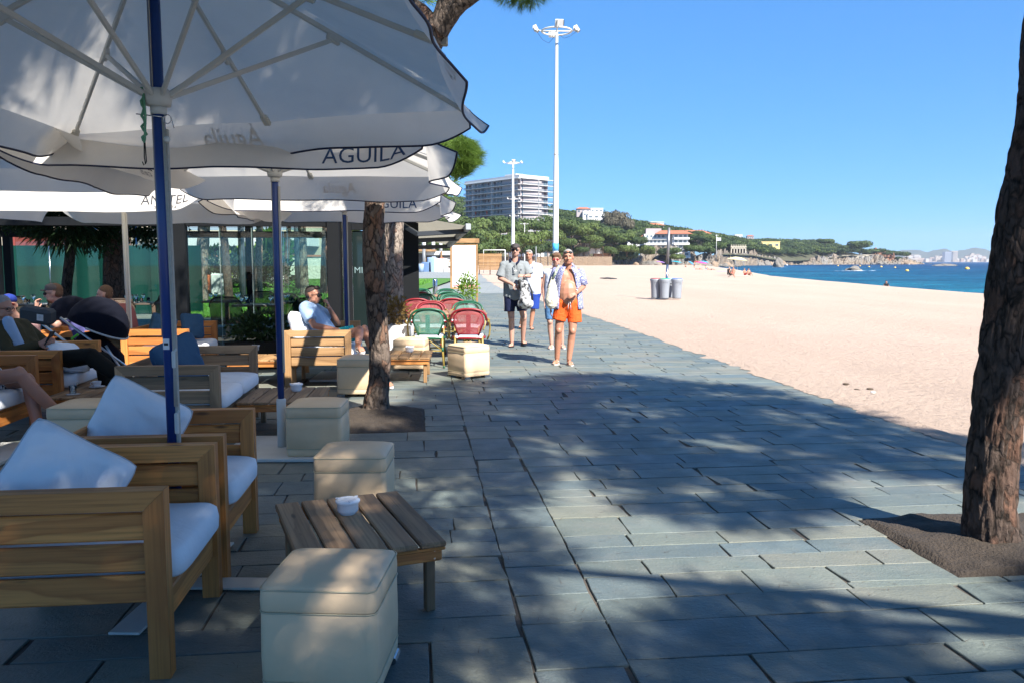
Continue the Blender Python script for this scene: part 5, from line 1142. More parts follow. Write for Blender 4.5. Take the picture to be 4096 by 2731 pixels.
r = thing('beach_kiosk', 'low restaurant with a wooden pergola roof far under the pines', 'building', (D(425, 262, 165).x, 165, 0)); MB().cbox((0, 0, 1.6), (14, 5, 3.2), .05).build('wall', gmat('kiosk_dark', (.09, .085, .08)), r); MB().cbox((-3, -3, 3.7), (11, 3, .4), .05).build('roof', M_WOODL, r); MB().cbox((4, -2.7, 3.2), (7, .3, .8), .05).build('fascia', M_WHITE, r)
for k in range(4): MB().cbox((-6+k*3.2, -3.2, 1.8), (.3, .3, 3.6), .02).build('post', M_WOODL, r)
# ---------------------------------------------------------------- masts with floodlight rings
def mast(label, u, vt, Y, band=False, r0=.22):
    p = D(u, 262, Y); H = D(u, vt, Y).z; r = thing('floodlight_mast', label, 'lamp post', (p.x, Y, 0), 0, 'white floodlight masts along the beach')
    b = MB(); b.lathe([(r0, 0), (r0, 2.1 if band else .3), (r0*.96, H*.35), (r0*.8, H*.5), (r0*.72, H*.52), (r0*.5, H-.2), (r0*.35, H)], 20); b.build('shaft', M_WHITE, r)
    if band:
        MB().lathe([(r0+.006, 2.25), (r0+.006, 2.75)], 20).build('painted_band', gmat('band_blue', (.06, .40, .80)), r); MB().lathe([(r0+.006, 1.0), (r0+.006, 2.0)], 20).build('painted_band', bpy.data.materials['band_blue'], r)
        MB().lathe([(r0*.8, 0), (r0*.8, .08), (r0*.6, .1)], 16, Matrix.Translation((0, 0, H*.52))).build('joint_collar', gmat('collar', (.5, .45, .4)), r)
        MB().lathe([(r0*1.7, .0), (r0*1.7, .04)], 16).build('foot_plate', M_LP, r)
    R_ = .96; b = MB(); b.tube([(R_*math.cos(2*PI*k/28), R_*math.sin(2*PI*k/28), H) for k in range(29)], .055, 8, False); b.tube([(-R_, 0, H), (R_, 0, H)], .05, 8); b.tube([(0, -R_, H), (0, R_, H)], .04, 8); b.build('ring', M_WHITE, r)
    for a, tl in ((PI, .5), (PI*1.52, .5), (.02, -.6), (PI*.55, .3)):
        cx, cy = (R_+.35)*math.cos(a), (R_+.35)*math.sin(a); M = Matrix.Translation((cx, cy, H+.15)) @ Matrix.Rotation(a, 4, 'Z') @ Matrix.Rotation(tl, 4, 'Y')
        b = MB(); b.box((0, 0, 0), (.14, .52, .40), 0, M)
        for k in range(6): b.box((-.12, -.25+k*.1, 0), (.1, .02, .3), 0, M)
        lm = b.build('floodlight', M_WHITE, r); MB().box((.085, 0, 0), (.03, .46, .34), 0, M).build('lens', M_BLACK, lm); MB().tube([(R_*math.cos(a), R_*math.sin(a), H), (cx, cy, H+.1)], .04, 6).build('bracket', M_WHITE, r)
    if band:
        b = MB(); b.tube([(-1.3, 0, H), (-.9, 0, H-.55), (-.5, 0, H-.75), (-.1, 0, H-.3)], .012, 5); b.tube([(1.3, 0, H), (.9, 0, H-.3), (.5, 0, H-.45), (.1, 0, H-.2)], .012, 5); b.build('cable', M_BLACK, r)
mast('tall white floodlight mast with a light blue band at its foot', 555.5, 31, 54, True, .19)
mast('white floodlight mast above the head of the man in a cap', 513, 163, 122, r0=.27)
mast('third floodlight mast, its ring just below the second', 513.8, 199, 184)
mast('fourth floodlight mast, its ring against the apartment block', 514.2, 216, 256)
mast('farthest floodlight mast, in front of the low terraces', 524.5, 224, 310)
def sport_pole(label, u, vt, Y): p = D(u, 262, Y); r = thing('metal_post', label, 'post', (p.x, Y, 0)); MB().lathe([(.07, 0), (.07, EYE+(262-vt)/814*Y)], 10).build('shaft', M_LP, r); MB().lathe([(.2, 0), (.2, .1)], 10).build('foot', M_LP, r); return r
sport_pole('thin grey post on the beach right of the white-shirted man', 536, 247, 95)
r = thing('football_goal', 'small white goal frame on the sand behind the man in a cap', 'goal', (D(497, 262, 110).x, 110, 0)); MB().tube([(-1.8, 0, 0), (-1.8, 0, 3.1), (1.1, 0, 3.1)], .06, 8).build('frame', M_WHITE, r); MB().tube([(1.1, 0, 3.1), (1.1, 0, 0)], .06, 8).build('post', M_WHITE, r)
r = thing('board_screen', 'wooden slatted screen standing on the sand edge behind the walkers', 'screen', (D(490, 262, 98).x, 98, 0), R(-4))
for k in range(13): board('slat', r, (0, random.uniform(-.02, .02), .62+k*.15), 2.8, .13, .05, 'xz', M_WOODL)
for x in (-1.3, 0, 1.25): MB().cbox((x, .08, 1.2), (.12, .1, 2.4), .01).build('post', M_BROWN, r)
# ---------------------------------------------------------------- bins on the sand
M_BIN = gmat('grey_plastic', (.26, .28, .31), (.22, .24, .27), 2, .5); BY = 35.7; bz = -.05; bc = D(668, 262, BY)
rr0 = thing('wooden_stake', 'tall grey perforated steel pole between the beach bins', 'pole', (bc.x, BY+.25, bz)); MB().tube([(-.02, 0, 0), (.03, 0, 1.5)], .055, 14).build('lower_tube', M_CHROME, rr0); MB().tube([(.03, 0, 1.5), (.065, 0, 3.08)], .062, 14).build('upper_tube', gmat('brushed_steel', (.26, .26, .27), (.16, .16, .17), 4, .45, metal=.6), rr0); MB().cbox((0, 0, .62), (.9, .04, .04), .01).build('crossbar', M_DARKM, rr0)
rr0.name = 'signal_pole'
LID = {'red': (.35, .06, .06), 'green': (.02, .34, .20), 'blue': (.08, .16, .55), 'grey': (.25, .4, .38)}
for u, dy, cl_, lab in ((656.2, .05, 'red', 'grey beach bin with a dull red lid, leftmost of the cluster'), (665, -.25, 'green', 'grey beach bin with a green lid in the middle of the cluster'), (677.4, -.2, 'blue', 'grey beach bin with a blue lid, rightmost of the cluster'), (669.5, .55, 'grey', 'grey beach bin mostly hidden behind the pole')):
    p = D(u, 262, BY+dy); r = thing('beach_bin', lab, 'bin', (p.x, BY+dy, bz), 0, 'grey recycling bins round the pole')
    MB().lathe([(.185, 0), (.19, .05), (.205, .4), (.22, .62), (.25, .78), (.262, .84), (.25, .845)], 26).build('body', M_BIN, r); MB().lathe([(.245, .84), (.2, .875), (.05, .88)], 24).build('lid', gmat('lid_'+cl_, LID[cl_]), r)
    text_print('lettering', 'RECICLA', .055, lambda x, y, l: Vector((.236*math.sin(x/.236), -.2405*math.cos(x/.236), .70+y)), M_LP, r) if cl_ != 'grey' else None
    if cl_ == 'blue':
        b = MB(); b.tube([(.1+.035*math.cos(k*PI/8), -.212-.0, .66+.035*math.sin(k*PI/8)) for k in range(17)], .004, 5, False); b.build('round_mark', M_LP, r)
# ---------------------------------------------------------------- people
def skin(name, c, c2): 
    m, t, P, N, L = nodes(name); co = coords(N, L); L(mix(N, L, noi(N, L, co, 7, 5), c, c2), P.inputs['Base Color']); P.inputs['Roughness'].default_value = .5
    P.inputs['Subsurface Weight'].default_value = .08; P.inputs['Subsurface Radius'].default_value = (.02, .008, .004); P.inputs['Subsurface Scale'].default_value = .5; bump(N, L, noi(N, L, co, 60, 3), .12, .004, P); return m
SK1 = skin('tanned_skin', (.42, .205, .125), (.36, .155, .10)); SK2 = skin('pale_skin', (.46, .27, .20), (.42, .22, .165)); SK3 = skin('shaded_skin', (.42, .22, .15), (.36, .17, .12))
M_EYE = gmat('eye', (.02, .015, .012), None, 3, .2); M_LIP = gmat('lip', (.30, .09, .08), None, 3, .5)
H_GREY = gmat('grey_hair', (.20, .19, .18), (.34, .33, .32), 40, .9, .6, 90, .01); H_BROWN = gmat('brown_hair', (.09, .045, .025), (.15, .08, .04), 40, .8, .6, 90, .01); H_DARK = gmat('dark_hair', (.02, .014, .011), (.05, .035, .03), 40, .8, .6, 90, .01)
def V3(*a): return Vector(a)
def hand(mb, wr, d, nrm, side, curl=.5, s=1.0):
    """palm and five fingers; d: direction of the hand, nrm: back of the hand, side: thumb side sign"""
    d = Vector(d).normalized(); nrm = Vector(nrm); nrm = (nrm-d*nrm.dot(d)).normalized(); a = d.cross(nrm)*side; wr = Vector(wr)
    for k in (-1, 0, 1): mb.cap(wr+a*.006*k, wr+d*.085*s+a*.024*k*s, .017*s, .013*s, 8)
    for i, (o, L_) in enumerate(((.033, .066), (.011, .076), (-.011, .071), (-.032, .056))):
        p = wr+d*.085*s+a*o*s; cur = d; r_ = .0095*s
        for j, f in enumerate((.42, .32, .26)):
            q = p+cur*L_*f*s*1.05; mb.cap(p, q, r_, r_*.9, 7); p = q; r_ *= .9
            an = curl*(.9 if j == 0 else 1.1); cur = (cur*math.cos(an)-nrm*math.sin(an)).normalized()
    p = wr+d*.025*s+a*.03*s; q = p+(d*.6+a*.8-nrm*.15)*.038*s; mb.cap(p, q, .013*s, .011*s, 7); mb.cap(q, q+(d*.9+a*.15-nrm*.35)*.036*s, .011*s, .009*s, 7)
def head(mb, c, f, up=(0, 0, 1), s=1.0, beard=False):
    """c: head centre, f: facing; returns a frame"""
    f = Vector(f).normalized(); up = Vector(up); x = f.cross(up).normalized(); up = x.cross(f).normalized(); c = Vector(c)
    M = Matrix((x, -f, up)).transposed(); q = M.to_euler()
    def P(a, b, e): return c+(x*a+f*b+up*e)*s
    mb.ell(P(0, -.012, .025), (.079*s, .093*s, .086*s), q, 16, 12); mb.ell(P(0, .022, -.03), (.066*s, .066*s, .078*s), q, 14, 10); mb.ell(P(0, .050, -.082), (.040*s, .032*s, .026*s), q)
    for sd in (-1, 1):
        mb.ell(P(sd*.036, .062, -.022), (.022*s, .018*s, .022*s), q); mb.ell(P(sd*.05, .03, -.062), (.02*s, .034*s, .026*s), q); mb.cap(P(sd*.012, .082, .031), P(sd*.046, .066, .028), .010*s, .009*s, 8)
        mb.ell(P(sd*.081, -.008, -.01), (.009*s, .018*s, .031*s), q, 8, 6)
    mb.cap(P(0, .086, .018), P(0, .106, -.024), .0085*s, .0135*s, 8); mb.ell(P(.012, .094, -.03), (.010*s,)*3); mb.ell(P(-.012, .094, -.03), (.010*s,)*3)
    mb.cap(P(-.02, .080, -.060), P(.02, .080, -.060), .0085*s, .0085*s, 8)
    return P, q
def face_parts(root, P, q, s=1.0, eyes=True, brow=H_GREY):
    if eyes:
        for sd in (-1, 1): MB().ell(P(sd*.030, .076, .010), (.0105*s, .006*s, .0055*s), q, 8, 6).build('eye', M_EYE, root)
        for sd in (-1, 1): MB().cap(P(sd*.016, .094, .036), P(sd*.044, .080, .037), .0035*s, .0025*s, 6).build('eyebrow', brow, root)
    b = MB(); b.cap(P(-.020, .0845, -.060), P(.020, .0845, -.060), .0035*s, .0035*s, 6); b.build('mouth', M_LIP, root)
def sunglasses(root, P, s=1.0, lens=None, up=0.0, bk=0.0, wire=False):
    r = link('sunglasses', None, root); 
    b = MB()
    for sd in (-1, 1):
        ring = [P(sd*.032+.026*math.cos(a), .092-.010*abs(math.cos(a)*.5+sd*.5)+bk, .008+up+.019*math.sin(a)) for a in [2*PI*k/12 for k in range(13)]]
        b.tube(ring, .002 if wire else .0032, 5, False); b.tube([P(sd*.056, .084+bk, .014+up), P(sd*.077, .04+bk, .012+up), P(sd*.080, -.02+bk, .004+up)], .0025, 5)
    b.tube([P(-.008, .094+bk, .012+up), P(.008, .094+bk, .012+up)], .003, 5); fr = b.build('frame', M_BLACK, r)
    for sd in (-1, 1):
        if not wire:
            b = MB(); b.ell(P(sd*.032, .088+bk, .008+up), (.025*s, .006*s, .019*s)); b.build('lens', lens or M_BLACK, r)
def torso(mb, J, k=0.0, belly=.0, fat=1.0):
    hl, hr, sl_, sr = J['hl'], J['hr'], J['sl'], J['sr']; hc = (hl+hr)/2; shc = (sl_+sr)/2; ax = (shc-hc)
    f = Vector(J['f']); w_ = (sr-sl_).normalized()
    for a, b_ in ((hl, sl_), (hr, sr)):
        lo = hc+(a-hc)*.85; hi = shc+(b_-shc)*.42-ax*.12; mid = lo.lerp(hi, .42); mb.cap(lo, mid, .108*fat+k, .098*fat+k+belly*.3, 14); mb.cap(mid, hi, .098*fat+k+belly*.3, .102*fat+k, 14)
        mb.cap(hi, shc+(b_-shc)*.62-ax*.05, .088+k, .062+k, 12); mb.cap(shc+ax*.02, b_, .06+k, .052+k, 12)
    mb.cap(hc+ax*.22, hc+ax*.80, .10*fat+k, .098*fat+k, 14)
    mb.cap(hc+ax*.15+f*(.03+belly*.5), hc+ax*.45+f*(.025+belly), .10*fat+k+belly*.2, .09*fat+k, 14)
    for sd in (-1, 1): mb.ell(shc-ax*.22+w_*.075*sd+f*.022, (.085+k, .055+k, .075+k))
def arm(mb, s_, e, w_, k=0.0, r=(.050, .040, .038, .027)): mb.cap(s_, e, r[0]+k, r[1]+k, 10); m = Vector(e).lerp(Vector(w_), .28); mb.cap(e, m, r[1]+k, r[2]+.003+k, 10); mb.cap(m, w_, r[2]+.003+k, r[3]+k, 10)
def leg(mb, h, kn, an, k=0.0, r=(.088, .058, .040), back=None):
    mb.cap(h, kn, r[0]+k, r[1]+k, 12); bk = Vector(back) if back is not None else Vector((0, .02, 0)); m = Vector(kn).lerp(Vector(an), .3)+bk; mb.cap(kn, m, r[1]*.93+k, r[1]*.98+k, 12); mb.cap(m, an, r[1]*.98+k, r[2]+k, 12)
    mb.ell(Vector(kn)-bk*1.2, (r[1]*.8, r[1]*.8, r[1]*.9))
def foot(mb, an, d, s=1.0, z0=None):
    an = Vector(an); d = Vector(d).normalized(); sd = Vector((-d.y, d.x, 0)).normalized(); base = an-Vector((0, 0, .055)); mb.cap(an, base-d*.03, .036, .033, 10)
    mb.cap(base-d*.035, base+d*.10-Vector((0, 0, .006)), .033, .026, 10); mb.cap(base+d*.08-sd*.018, base+d*.14-sd*.024-Vector((0, 0, .008)), .026, .018, 8); mb.cap(base+d*.08+sd*.016, base+d*.13+sd*.022-Vector((0, 0, .010)), .026, .017, 8)
    for i in range(5): o = (-.034+.017*i); mb.cap(base+d*(.135-.004*i)+sd*o-Vector((0, 0, .012)), base+d*(.165-.010*i)+sd*o*1.05-Vector((0, 0, .016)), .0115-.001*i, .009, 6)
def sandal(root, an, d, mat, strap, slide=False, sole=.022):
    an = Vector(an); d = Vector(d).normalized(); an = an-d*0; c = an-Vector((0, 0, .09)); a = math.atan2(d.y, d.x); o = link('sandal', None, root); b = MB(); poly = []
    for k in range(24):
        t = 2*PI*k/24; x = .145*math.cos(t); poly.append((x+.045, (.042+.012*(x > 0)*math.sin(min(PI, max(0, (x+.02)/.15*PI))))*math.sin(t)))
    M = Matrix.Translation(c) @ Matrix.Rotation(a, 4, 'Z'); up = d.z; 
    if abs(up) > .05: M = Matrix.Translation(c) @ d.to_track_quat('X', 'Z').to_matrix().to_4x4()
    b.prism(poly, -.012, sole-.012, M); b.build('sole', mat, o); b = MB()
    if slide: b.grid([[M @ Vector((.03+.075*i/4, .052*math.cos(PI*j/10), .052*math.sin(PI*j/10)+.006-.012*(i/4))) for j in range(11)] for i in range(5)])
    else:
        for sg in (-1, 1): b.tube([M @ Vector((.02, sg*.045, .01)), M @ Vector((.06, sg*.036, .042)), M @ Vector((.115, .008, .034)), M @ Vector((.125, .008, .008))], .0065, 6)
    b.build('strap', strap, o)
def cone(mb, p0, p1, r0, r1, n=16): mb.tube([p0, Vector(p0).lerp(Vector(p1), .5), p1], [r0, (r0+r1)/2, r1], n)
def person(label, loc, rz=0): return thing('person', label, 'person', loc, rz)
def patt(name, base, col, scale, lo=.45, hi=.5, kind='v'):
    m, t, P, N, L = nodes(name); co = coords(N, L)
    if kind == 'v': v = N('ShaderNodeTexVoronoi'); v.feature = 'DISTANCE_TO_EDGE'; v.inputs['Scale'].default_value = scale; L(co, v.inputs[0]); src = v.outputs[0]
    elif kind == 'c': v = N('ShaderNodeTexChecker'); v.inputs['Scale'].default_value = scale; L(co, v.inputs[0]); src = v.outputs[1]
    else: src = noi(N, L, co, scale, 6, .7)
    L(mix(N, L, ramp(N, L, src, [(lo, (1,1,1)), (hi, (0,0,0))]), base, col), P.inputs['Base Color']); P.inputs['Roughness'].default_value = .85; bump(N, L, noi(N, L, co, 9, 4), .5, .02, P); return m
D_ = V3(0, -1, 0)
# --- man in orange shorts
p = person('shirtless tanned man in orange swim shorts and an open blue patterned shirt walking this way', (.855, 12.3, 0))
J = dict(hl=V3(-.10, .0, .91), hr=V3(.075, 0, .91), sl=V3(-.185, .03, 1.41), sr=V3(.16, .03, 1.405), f=(0, -1, 0))
kl, al, kr, ar = V3(-.15, -.03, .52), V3(-.165, .08, .095), V3(.055, -.08, .51), V3(.01, -.05, .095)
b = MB(); torso(b, J, 0, .045, 1.08); P_, q_ = head(b, (-.015, -.03, 1.615), (-.05, -1, -.02)); b.cap((-.01, .02, 1.43), (-.012, -.005, 1.57), .062, .054, 12)
arm(b, J['sr'], V3(.225, .02, 1.18), V3(.105, -.21, 1.09)); hand(b, V3(.105, -.21, 1.09), (-.8, -.25, -.35), (.1, -.9, .4), -1, .55)
arm(b, J['sl'], V3(-.26, .06, 1.12), V3(-.27, -.02, .88)); hand(b, V3(-.27, -.02, .88), (0, -.1, -1), (-1, 0, 0), 1, .4)
leg(b, J['hl'], kl, al); leg(b, J['hr'], kr, ar); foot(b, al, (-.25, -1, 0)); foot(b, ar, (.15, -1, 0)); 
b.ell((-.01, -.055, 1.08), (.15, .11, .20))
remeshed(b, 'body', SK1, .0065, 6, p); face_parts(p, P_, q_); sunglasses(p, P_, up=.062, bk=-.022)
b = MB(); b.ell(P_(0, -.030, .040), (.078, .090, .085), q_, 14, 10); b.ell(P_(0, -.05, -.01), (.074, .06, .06), q_); remeshed(b, 'hair', H_GREY, .009, 3, p)
M_OR = cloth('orange_shorts', (.78, .12, .025), .1, .8, .8, 14); b = MB(); b.cap((-.10, .0, .91), (.075, 0, .91), .128, .128, 14); cone(b, (-.095, 0, .90), (-.150, -.02, .665), .115, .105); cone(b, (.075, 0, .90), (.095, -.03, .635), .115, .108); b.cap((-.08, 0, .93), (.06, 0, .93), .135, .135)
remeshed(b, 'swim_shorts', M_OR, .009, 4, p); b = MB(); 
for dx in (-.008, .012): b.tube([(dx, -.150, .96), (dx*1.6, -.158, .90), (dx*2, -.155, .84)], .0045, 6)
b.build('drawstring', M_WHITE, p)
M_SH = patt('blue_print_shirt', (.075, .085, .25), (.55, .57, .68), 42, .05, .09); b = MB(); g = []
for sd in (-1, 1):       # the two open fronts and the back: one shell
    pass
def shirt_shell(Jx, k, open_w, z0, z1, mat, root, sleeves):
    g = []; n = 30
    for i in range(15):
        f = i/14; z = z0+(z1-z0)*f; row = []; ow = open_w*(1-.55*f**3); rx = (.215-.035*f+.02*(1-f)); ry = .150-.018*f
        if f > .8: rx *= 1-.35*((f-.8)/.2)**1.5; ry *= 1-.3*((f-.8)/.2)**1.5
        for j in range(n+1):
            a = -PI/2+ow+(2*PI-2*ow)*j/n; w_ = 1+.035*math.sin(a*6+f*3)*(1-f); cx = (Jx['sl'].x+Jx['sr'].x)/2; row.append((cx+rx*w_*math.cos(a), .012+ry*w_*math.sin(a)-.02*(1-f), z))
        g.append(row)
    b = MB(); b.grid(g); o = b.build('shirt', mat, root); m = o.modifiers.new('t', 'SOLIDIFY'); m.thickness = .006
    b = MB()
    for s_, e, t_ in sleeves: s_ = Vector(s_); e = Vector(e); b.tube([s_+(s_-e)*.15, s_, s_.lerp(e, t_*.5), s_.lerp(e, t_)], [.05, .075, .076, .074], 14)
    o2 = b.build('sleeves', mat, root)
shirt_shell(J, 0, .68, .84, 1.475, M_SH, p, [(J['sr'], (.225, .02, 1.18), .95), (J['sl'], (-.26, .06, 1.12), .95)])
b = MB(); b.tube([(-.10, -.095, 1.36), (-.095, -.03, 1.47), (-.06, .04, 1.52), (.04, .045, 1.52), (.085, -.03, 1.47), (.10, -.10, 1.34)], [.012, .02, .022, .022, .02, .012], 8); b.build('collar', M_SH, p)
b = MB(); b.tube([(.12+.030*math.cos(a), -.185+.012*math.cos(a*1), 1.105+.032*math.sin(a)) for a in [2*PI*k/10 for k in range(11)]], .007, 6, False); b.build('wristwatch', M_CHROME, p)
for a_, d_ in ((al, (-.25, -1, 0)), (ar, (.15, -1, 0))): sandal(p, a_, d_, gmat('sole_cream', (.6, .56, .5)) if 'sole_cream' not in bpy.data.materials else bpy.data.materials['sole_cream'], M_WHITE)
bg_ = thing('tote_bag', 'off-white canvas bag with a dotted green strap on the shoulder of the shirtless man', 'bag', (.855-.26, 12.14, 0)); b = MB()
for z0, z1, r0, r1 in ((1.30, 1.18, .03, .065), (1.18, .98, .068, .105), (.98, .93, .105, .085)): b.cap((.03*(z0-1.0), 0, z0), (.03*(z1-1.0), 0, z1), r0, r1, 12)
o = remeshed(b, 'sack', cloth('bag_canvas', (.60, .57, .47), 0, .9, .9, 16), .011, 4, bg_); o.scale = (1, .7, 1)
MB().tube([(.01, -.01, 1.29), (.05, -.03, 1.38), (.085, -.02, 1.46), (.10, .05, 1.47)], .020, 8).build('strap', patt('dotted_strap', (.05, .14, .03), (.7, .72, .6), 60, .08, .12), bg_)
# --- man in grey polo
p = person('man in a dark cap, sunglasses, grey polo shirt and navy shorts, holding a backpack', (.046, 14.9, 0)); J = dict(hl=V3(-.09, .02, .93), hr=V3(.10, .02, .93), sl=V3(-.205, .03, 1.49), sr=V3(.20, .03, 1.49), f=(0, -1, 0))
kl, al, kr, ar = V3(-.055, -.02, .52), V3(-.05, .02, .095), V3(.17, .0, .53), V3(.16, .16, .115)
b = MB(); torso(b, J, 0, .02); P_, q_ = head(b, (.015, -.02, 1.755), (-.05, -1, -.05)); b.cap((.0, .02, 1.5), (.01, 0, 1.68), .062, .056, 12)
arm(b, J['sl'], V3(-.27, -.02, 1.25), V3(-.03, -.22, 1.14)); hand(b, V3(-.03, -.22, 1.14), (.85, -.1, -.45), (0, -.8, .5), 1, .6); arm(b, J['sr'], V3(.28, -.02, 1.29), V3(.20, -.20, 1.29)); hand(b, V3(.20, -.20, 1.29), (-.9, -.3, .1), (0, -.5, .8), -1, .8)
leg(b, J['hl'], kl, al); leg(b, J['hr'], kr, ar); foot(b, al, (-.1, -1, 0)); foot(b, ar, (.25, -1, .12)); remeshed(b, 'body', SK2, .0075, 3, p); face_parts(p, P_, q_, eyes=False); sunglasses(p, P_)
M_POLO = cloth('grey_polo', (.22, .24, .25), .05, .9, .7, 10); b = MB(); torso(b, J, .022, .02); b.cap((-.08, .01, .93), (.09, .01, .93), .125, .125); cone(b, J['sl']+V3(.03, 0, .02), V3(-.262, -.01, 1.275), .075, .088); cone(b, J['sr']+V3(-.03, 0, .02), V3(.272, -.01, 1.31), .075, .088); remeshed(b, 'polo_shirt', M_POLO, .011, 4, p)
M_DNAVY = cloth('navy_cloth', (.012, .016, .045), 0, .9, .6, 10); b = MB(); b.tube([(-.07, -.055, 1.55), (-.085, .0, 1.585), (-.03, .06, 1.60), (.05, .06, 1.60), (.09, .0, 1.585), (.07, -.06, 1.55), (.02, -.115, 1.50)], .019, 8); b.build('collar', M_DNAVY, p); MB().cbox((.01, -.145, 1.46), (.022, .01, .12), .003).build('placket', M_POLO, p)
MB().ell((.02, -.152, 1.385), (.028, .004, .014)).build('chest_badge', M_WHITE, p); MB().cbox((.115, -.135, 1.40), (.018, .006, .03), .002).build('chest_logo', M_DNAVY, p)
b = MB(); b.cap((-.085, .02, .92), (.095, .02, .92), .125, .125, 14); cone(b, (-.09, .01, .92), (-.095, 0, .64), .115, .102); cone(b, (.10, .01, .92), (.15, 0, .66), .115, .102); remeshed(b, 'shorts', M_DNAVY, .011, 4, p); MB().tube([(-.195, -.03, .93), (-.19, -.04, .66)], .006, 6).build('side_stripe', M_WHITE, p)
b = MB(); b.ell(P_(0, -.012, .065), (.084, .100, .062), q_, 14, 10); b.ell(P_(0, .10, .052), (.060, .05, .010), q_, 12, 8); remeshed(b, 'cap', gmat('cap_brown', (.035, .028, .028), (.05, .04, .04), 20, .8), .008, 2, p); b = MB(); b.ell(P_(0, -.03, .0), (.079, .078, .055), q_); remeshed(b, 'hair', H_GREY, .01, 3, p)
for a_, d_ in ((al, (-.1, -1, 0)), (ar, (.25, -1, .12))): sandal(p, a_, d_, M_BLACK, gmat('dark_strap', (.03, .03, .03)) if 'dark_strap' not in bpy.data.materials else bpy.data.materials['dark_strap'])
bk = thing('backpack', 'black and white patterned backpack held by the man in the grey polo', 'backpack', (.046+.19, 14.9-.30, 0)); M_CAMO = patt('camo_print', (.03, .03, .032), (.50, .50, .50), 16, .46, .56, 'n'); b = MB()
b.cap((-.02, 0, 1.15), (.0, 0, .84), .075, .12, 14); b.cap((-.05, 0, .80), (.06, 0, .80), .095, .095, 14); o = remeshed(b, 'sack', M_CAMO, .012, 3, bk); MB().cap((0, -.10, .84), (.02, -.10, .80), .07, .06, 12).build('front_pocket', M_CAMO, bk)
b = MB(); b.tube([(-.03, 0, 1.20), (-.02, .02, 1.30), (.03, .03, 1.27), (.03, 0, 1.18)], .012, 6); b.tube([(.06, .02, 1.16), (.12, .02, 1.02), (.13, 0, .86)], .018, 6); b.build('strap', M_BLACK, bk); MB().cap((-.10, .0, 1.2), (-.07, 0, 1.08), .035, .04, 10).build('side_panel', M_BLACK, bk)
# --- man in white shirt behind
p = person('grey-haired man with glasses in a white polo shirt and blue shorts walking behind the others', (.447, 18.7, 0)); J = dict(hl=V3(-.10, .0, .86), hr=V3(.09, 0, .86), sl=V3(-.20, .03, 1.44), sr=V3(.18, .03, 1.44), f=(0, -1, 0)); kl, al, kr, ar = V3(-.15, -.02, .50), V3(-.24, .12, .13), V3(.04, -.02, .48), V3(-.01, 0, .095)
b = MB(); torso(b, J, 0, .05, 1.1); P_, q_ = head(b, (-.06, -.02, 1.70), (-.2, -1, -.05)); b.cap((-.02, .02, 1.45), (-.05, 0, 1.63), .064, .058, 12); arm(b, J['sr'], V3(.235, .03, 1.15), V3(.24, -.04, .93)); hand(b, V3(.24, -.04, .93), (-.1, -.1, -1), (1, 0, 0), -1, .4); arm(b, J['sl'], V3(-.26, .03, 1.15), V3(-.26, -.04, .9))
leg(b, J['hl'], kl, al); leg(b, J['hr'], kr, ar); foot(b, al, (-.1, -1, -.2)); foot(b, ar, (.2, -1, 0)); remeshed(b, 'body', SK1, .010, 3, p); face_parts(p, P_, q_); sunglasses(p, P_, wire=True)
M_WSH = cloth('white_shirt', (.54, .58, .70), .1, .9, .7, 9, (.85, .88, .95)); b = MB(); torso(b, J, .024, .05, 1.1); b.cap((-.09, 0, .86), (.09, 0, .86), .135, .135); cone(b, J['sr']+V3(-.03, 0, .02), V3(.232, .02, 1.19), .08, .092); cone(b, J['sl']+V3(.03, 0, .02), V3(-.255, .02, 1.19), .08, .092); remeshed(b, 'polo_shirt', M_WSH, .012, 4, p)
b = MB(); b.tube([(-.05, -.10, 1.40), (-.10, -.03, 1.52), (-.03, .05, 1.56), (.06, .03, 1.54), (.03, -.10, 1.40)], .018, 8); b.build('collar', M_WSH, p); MB().tube([(-.05, -.12, 1.50), (-.01, -.16, 1.34), (.03, -.10, 1.5)], .006, 6).build('cord', M_BROWN, p)
b = MB(); b.cap((-.09, .0, .80), (.09, .0, .80), .13, .13, 14); cone(b, (-.09, 0, .84), (-.13, 0, .50), .125, .115); cone(b, (.08, 0, .84), (.06, -.01, .47), .125, .115); remeshed(b, 'shorts', cloth('blue_shorts', (.02, .05, .26), 0), .012, 4, p)
b = MB(); b.ell(P_(0, -.018, .045), (.080, .090, .078), q_, 14, 10); b.ell(P_(0, -.04, 0), (.081, .06, .06), q_); b.cap(P_(-.04, .05, .095), P_(.045, .05, .09), .022, .022); remeshed(b, 'hair', H_GREY, .009, 2, p)
for a_, d_ in ((al, (-.1, -1, 0)), (ar, (.2, -1, 0))): sandal(p, a_, d_, M_BLACK, M_WHITE, True)
# --- woman behind the shirtless man
p = person('brown-haired woman in red sunglasses and capri jeans, half hidden behind the shirtless man', (.757, 14.6, 0)); J = dict(hl=V3(-.085, .0, .86), hr=V3(.085, 0, .86), sl=V3(-.155, .03, 1.36), sr=V3(.165, .03, 1.36), f=(0, -1, 0)); kl, al, kr, ar = V3(-.075, -.02, .48), V3(-.045, .0, .095), V3(.12, -.02, .48), V3(.15, .06, .095)
b = MB(); torso(b, J, -.012, .02); P_, q_ = head(b, (.035, -.02, 1.585), (-.2, -1, -.05), s=.95); b.cap((.0, .02, 1.38), (.025, 0, 1.52), .05, .046, 12); arm(b, J['sl'], V3(-.19, .04, 1.08), V3(-.175, -.03, .84), -.006); hand(b, V3(-.175, -.03, .84), (0, -.1, -1), (-1, 0, 0), 1, .5, .9); arm(b, J['sr'], V3(.2, .04, 1.08), V3(.2, -.03, .84), -.006); hand(b, V3(.2, -.03, .84), (0, -.1, -1), (1, 0, 0), -1, .5, .9)
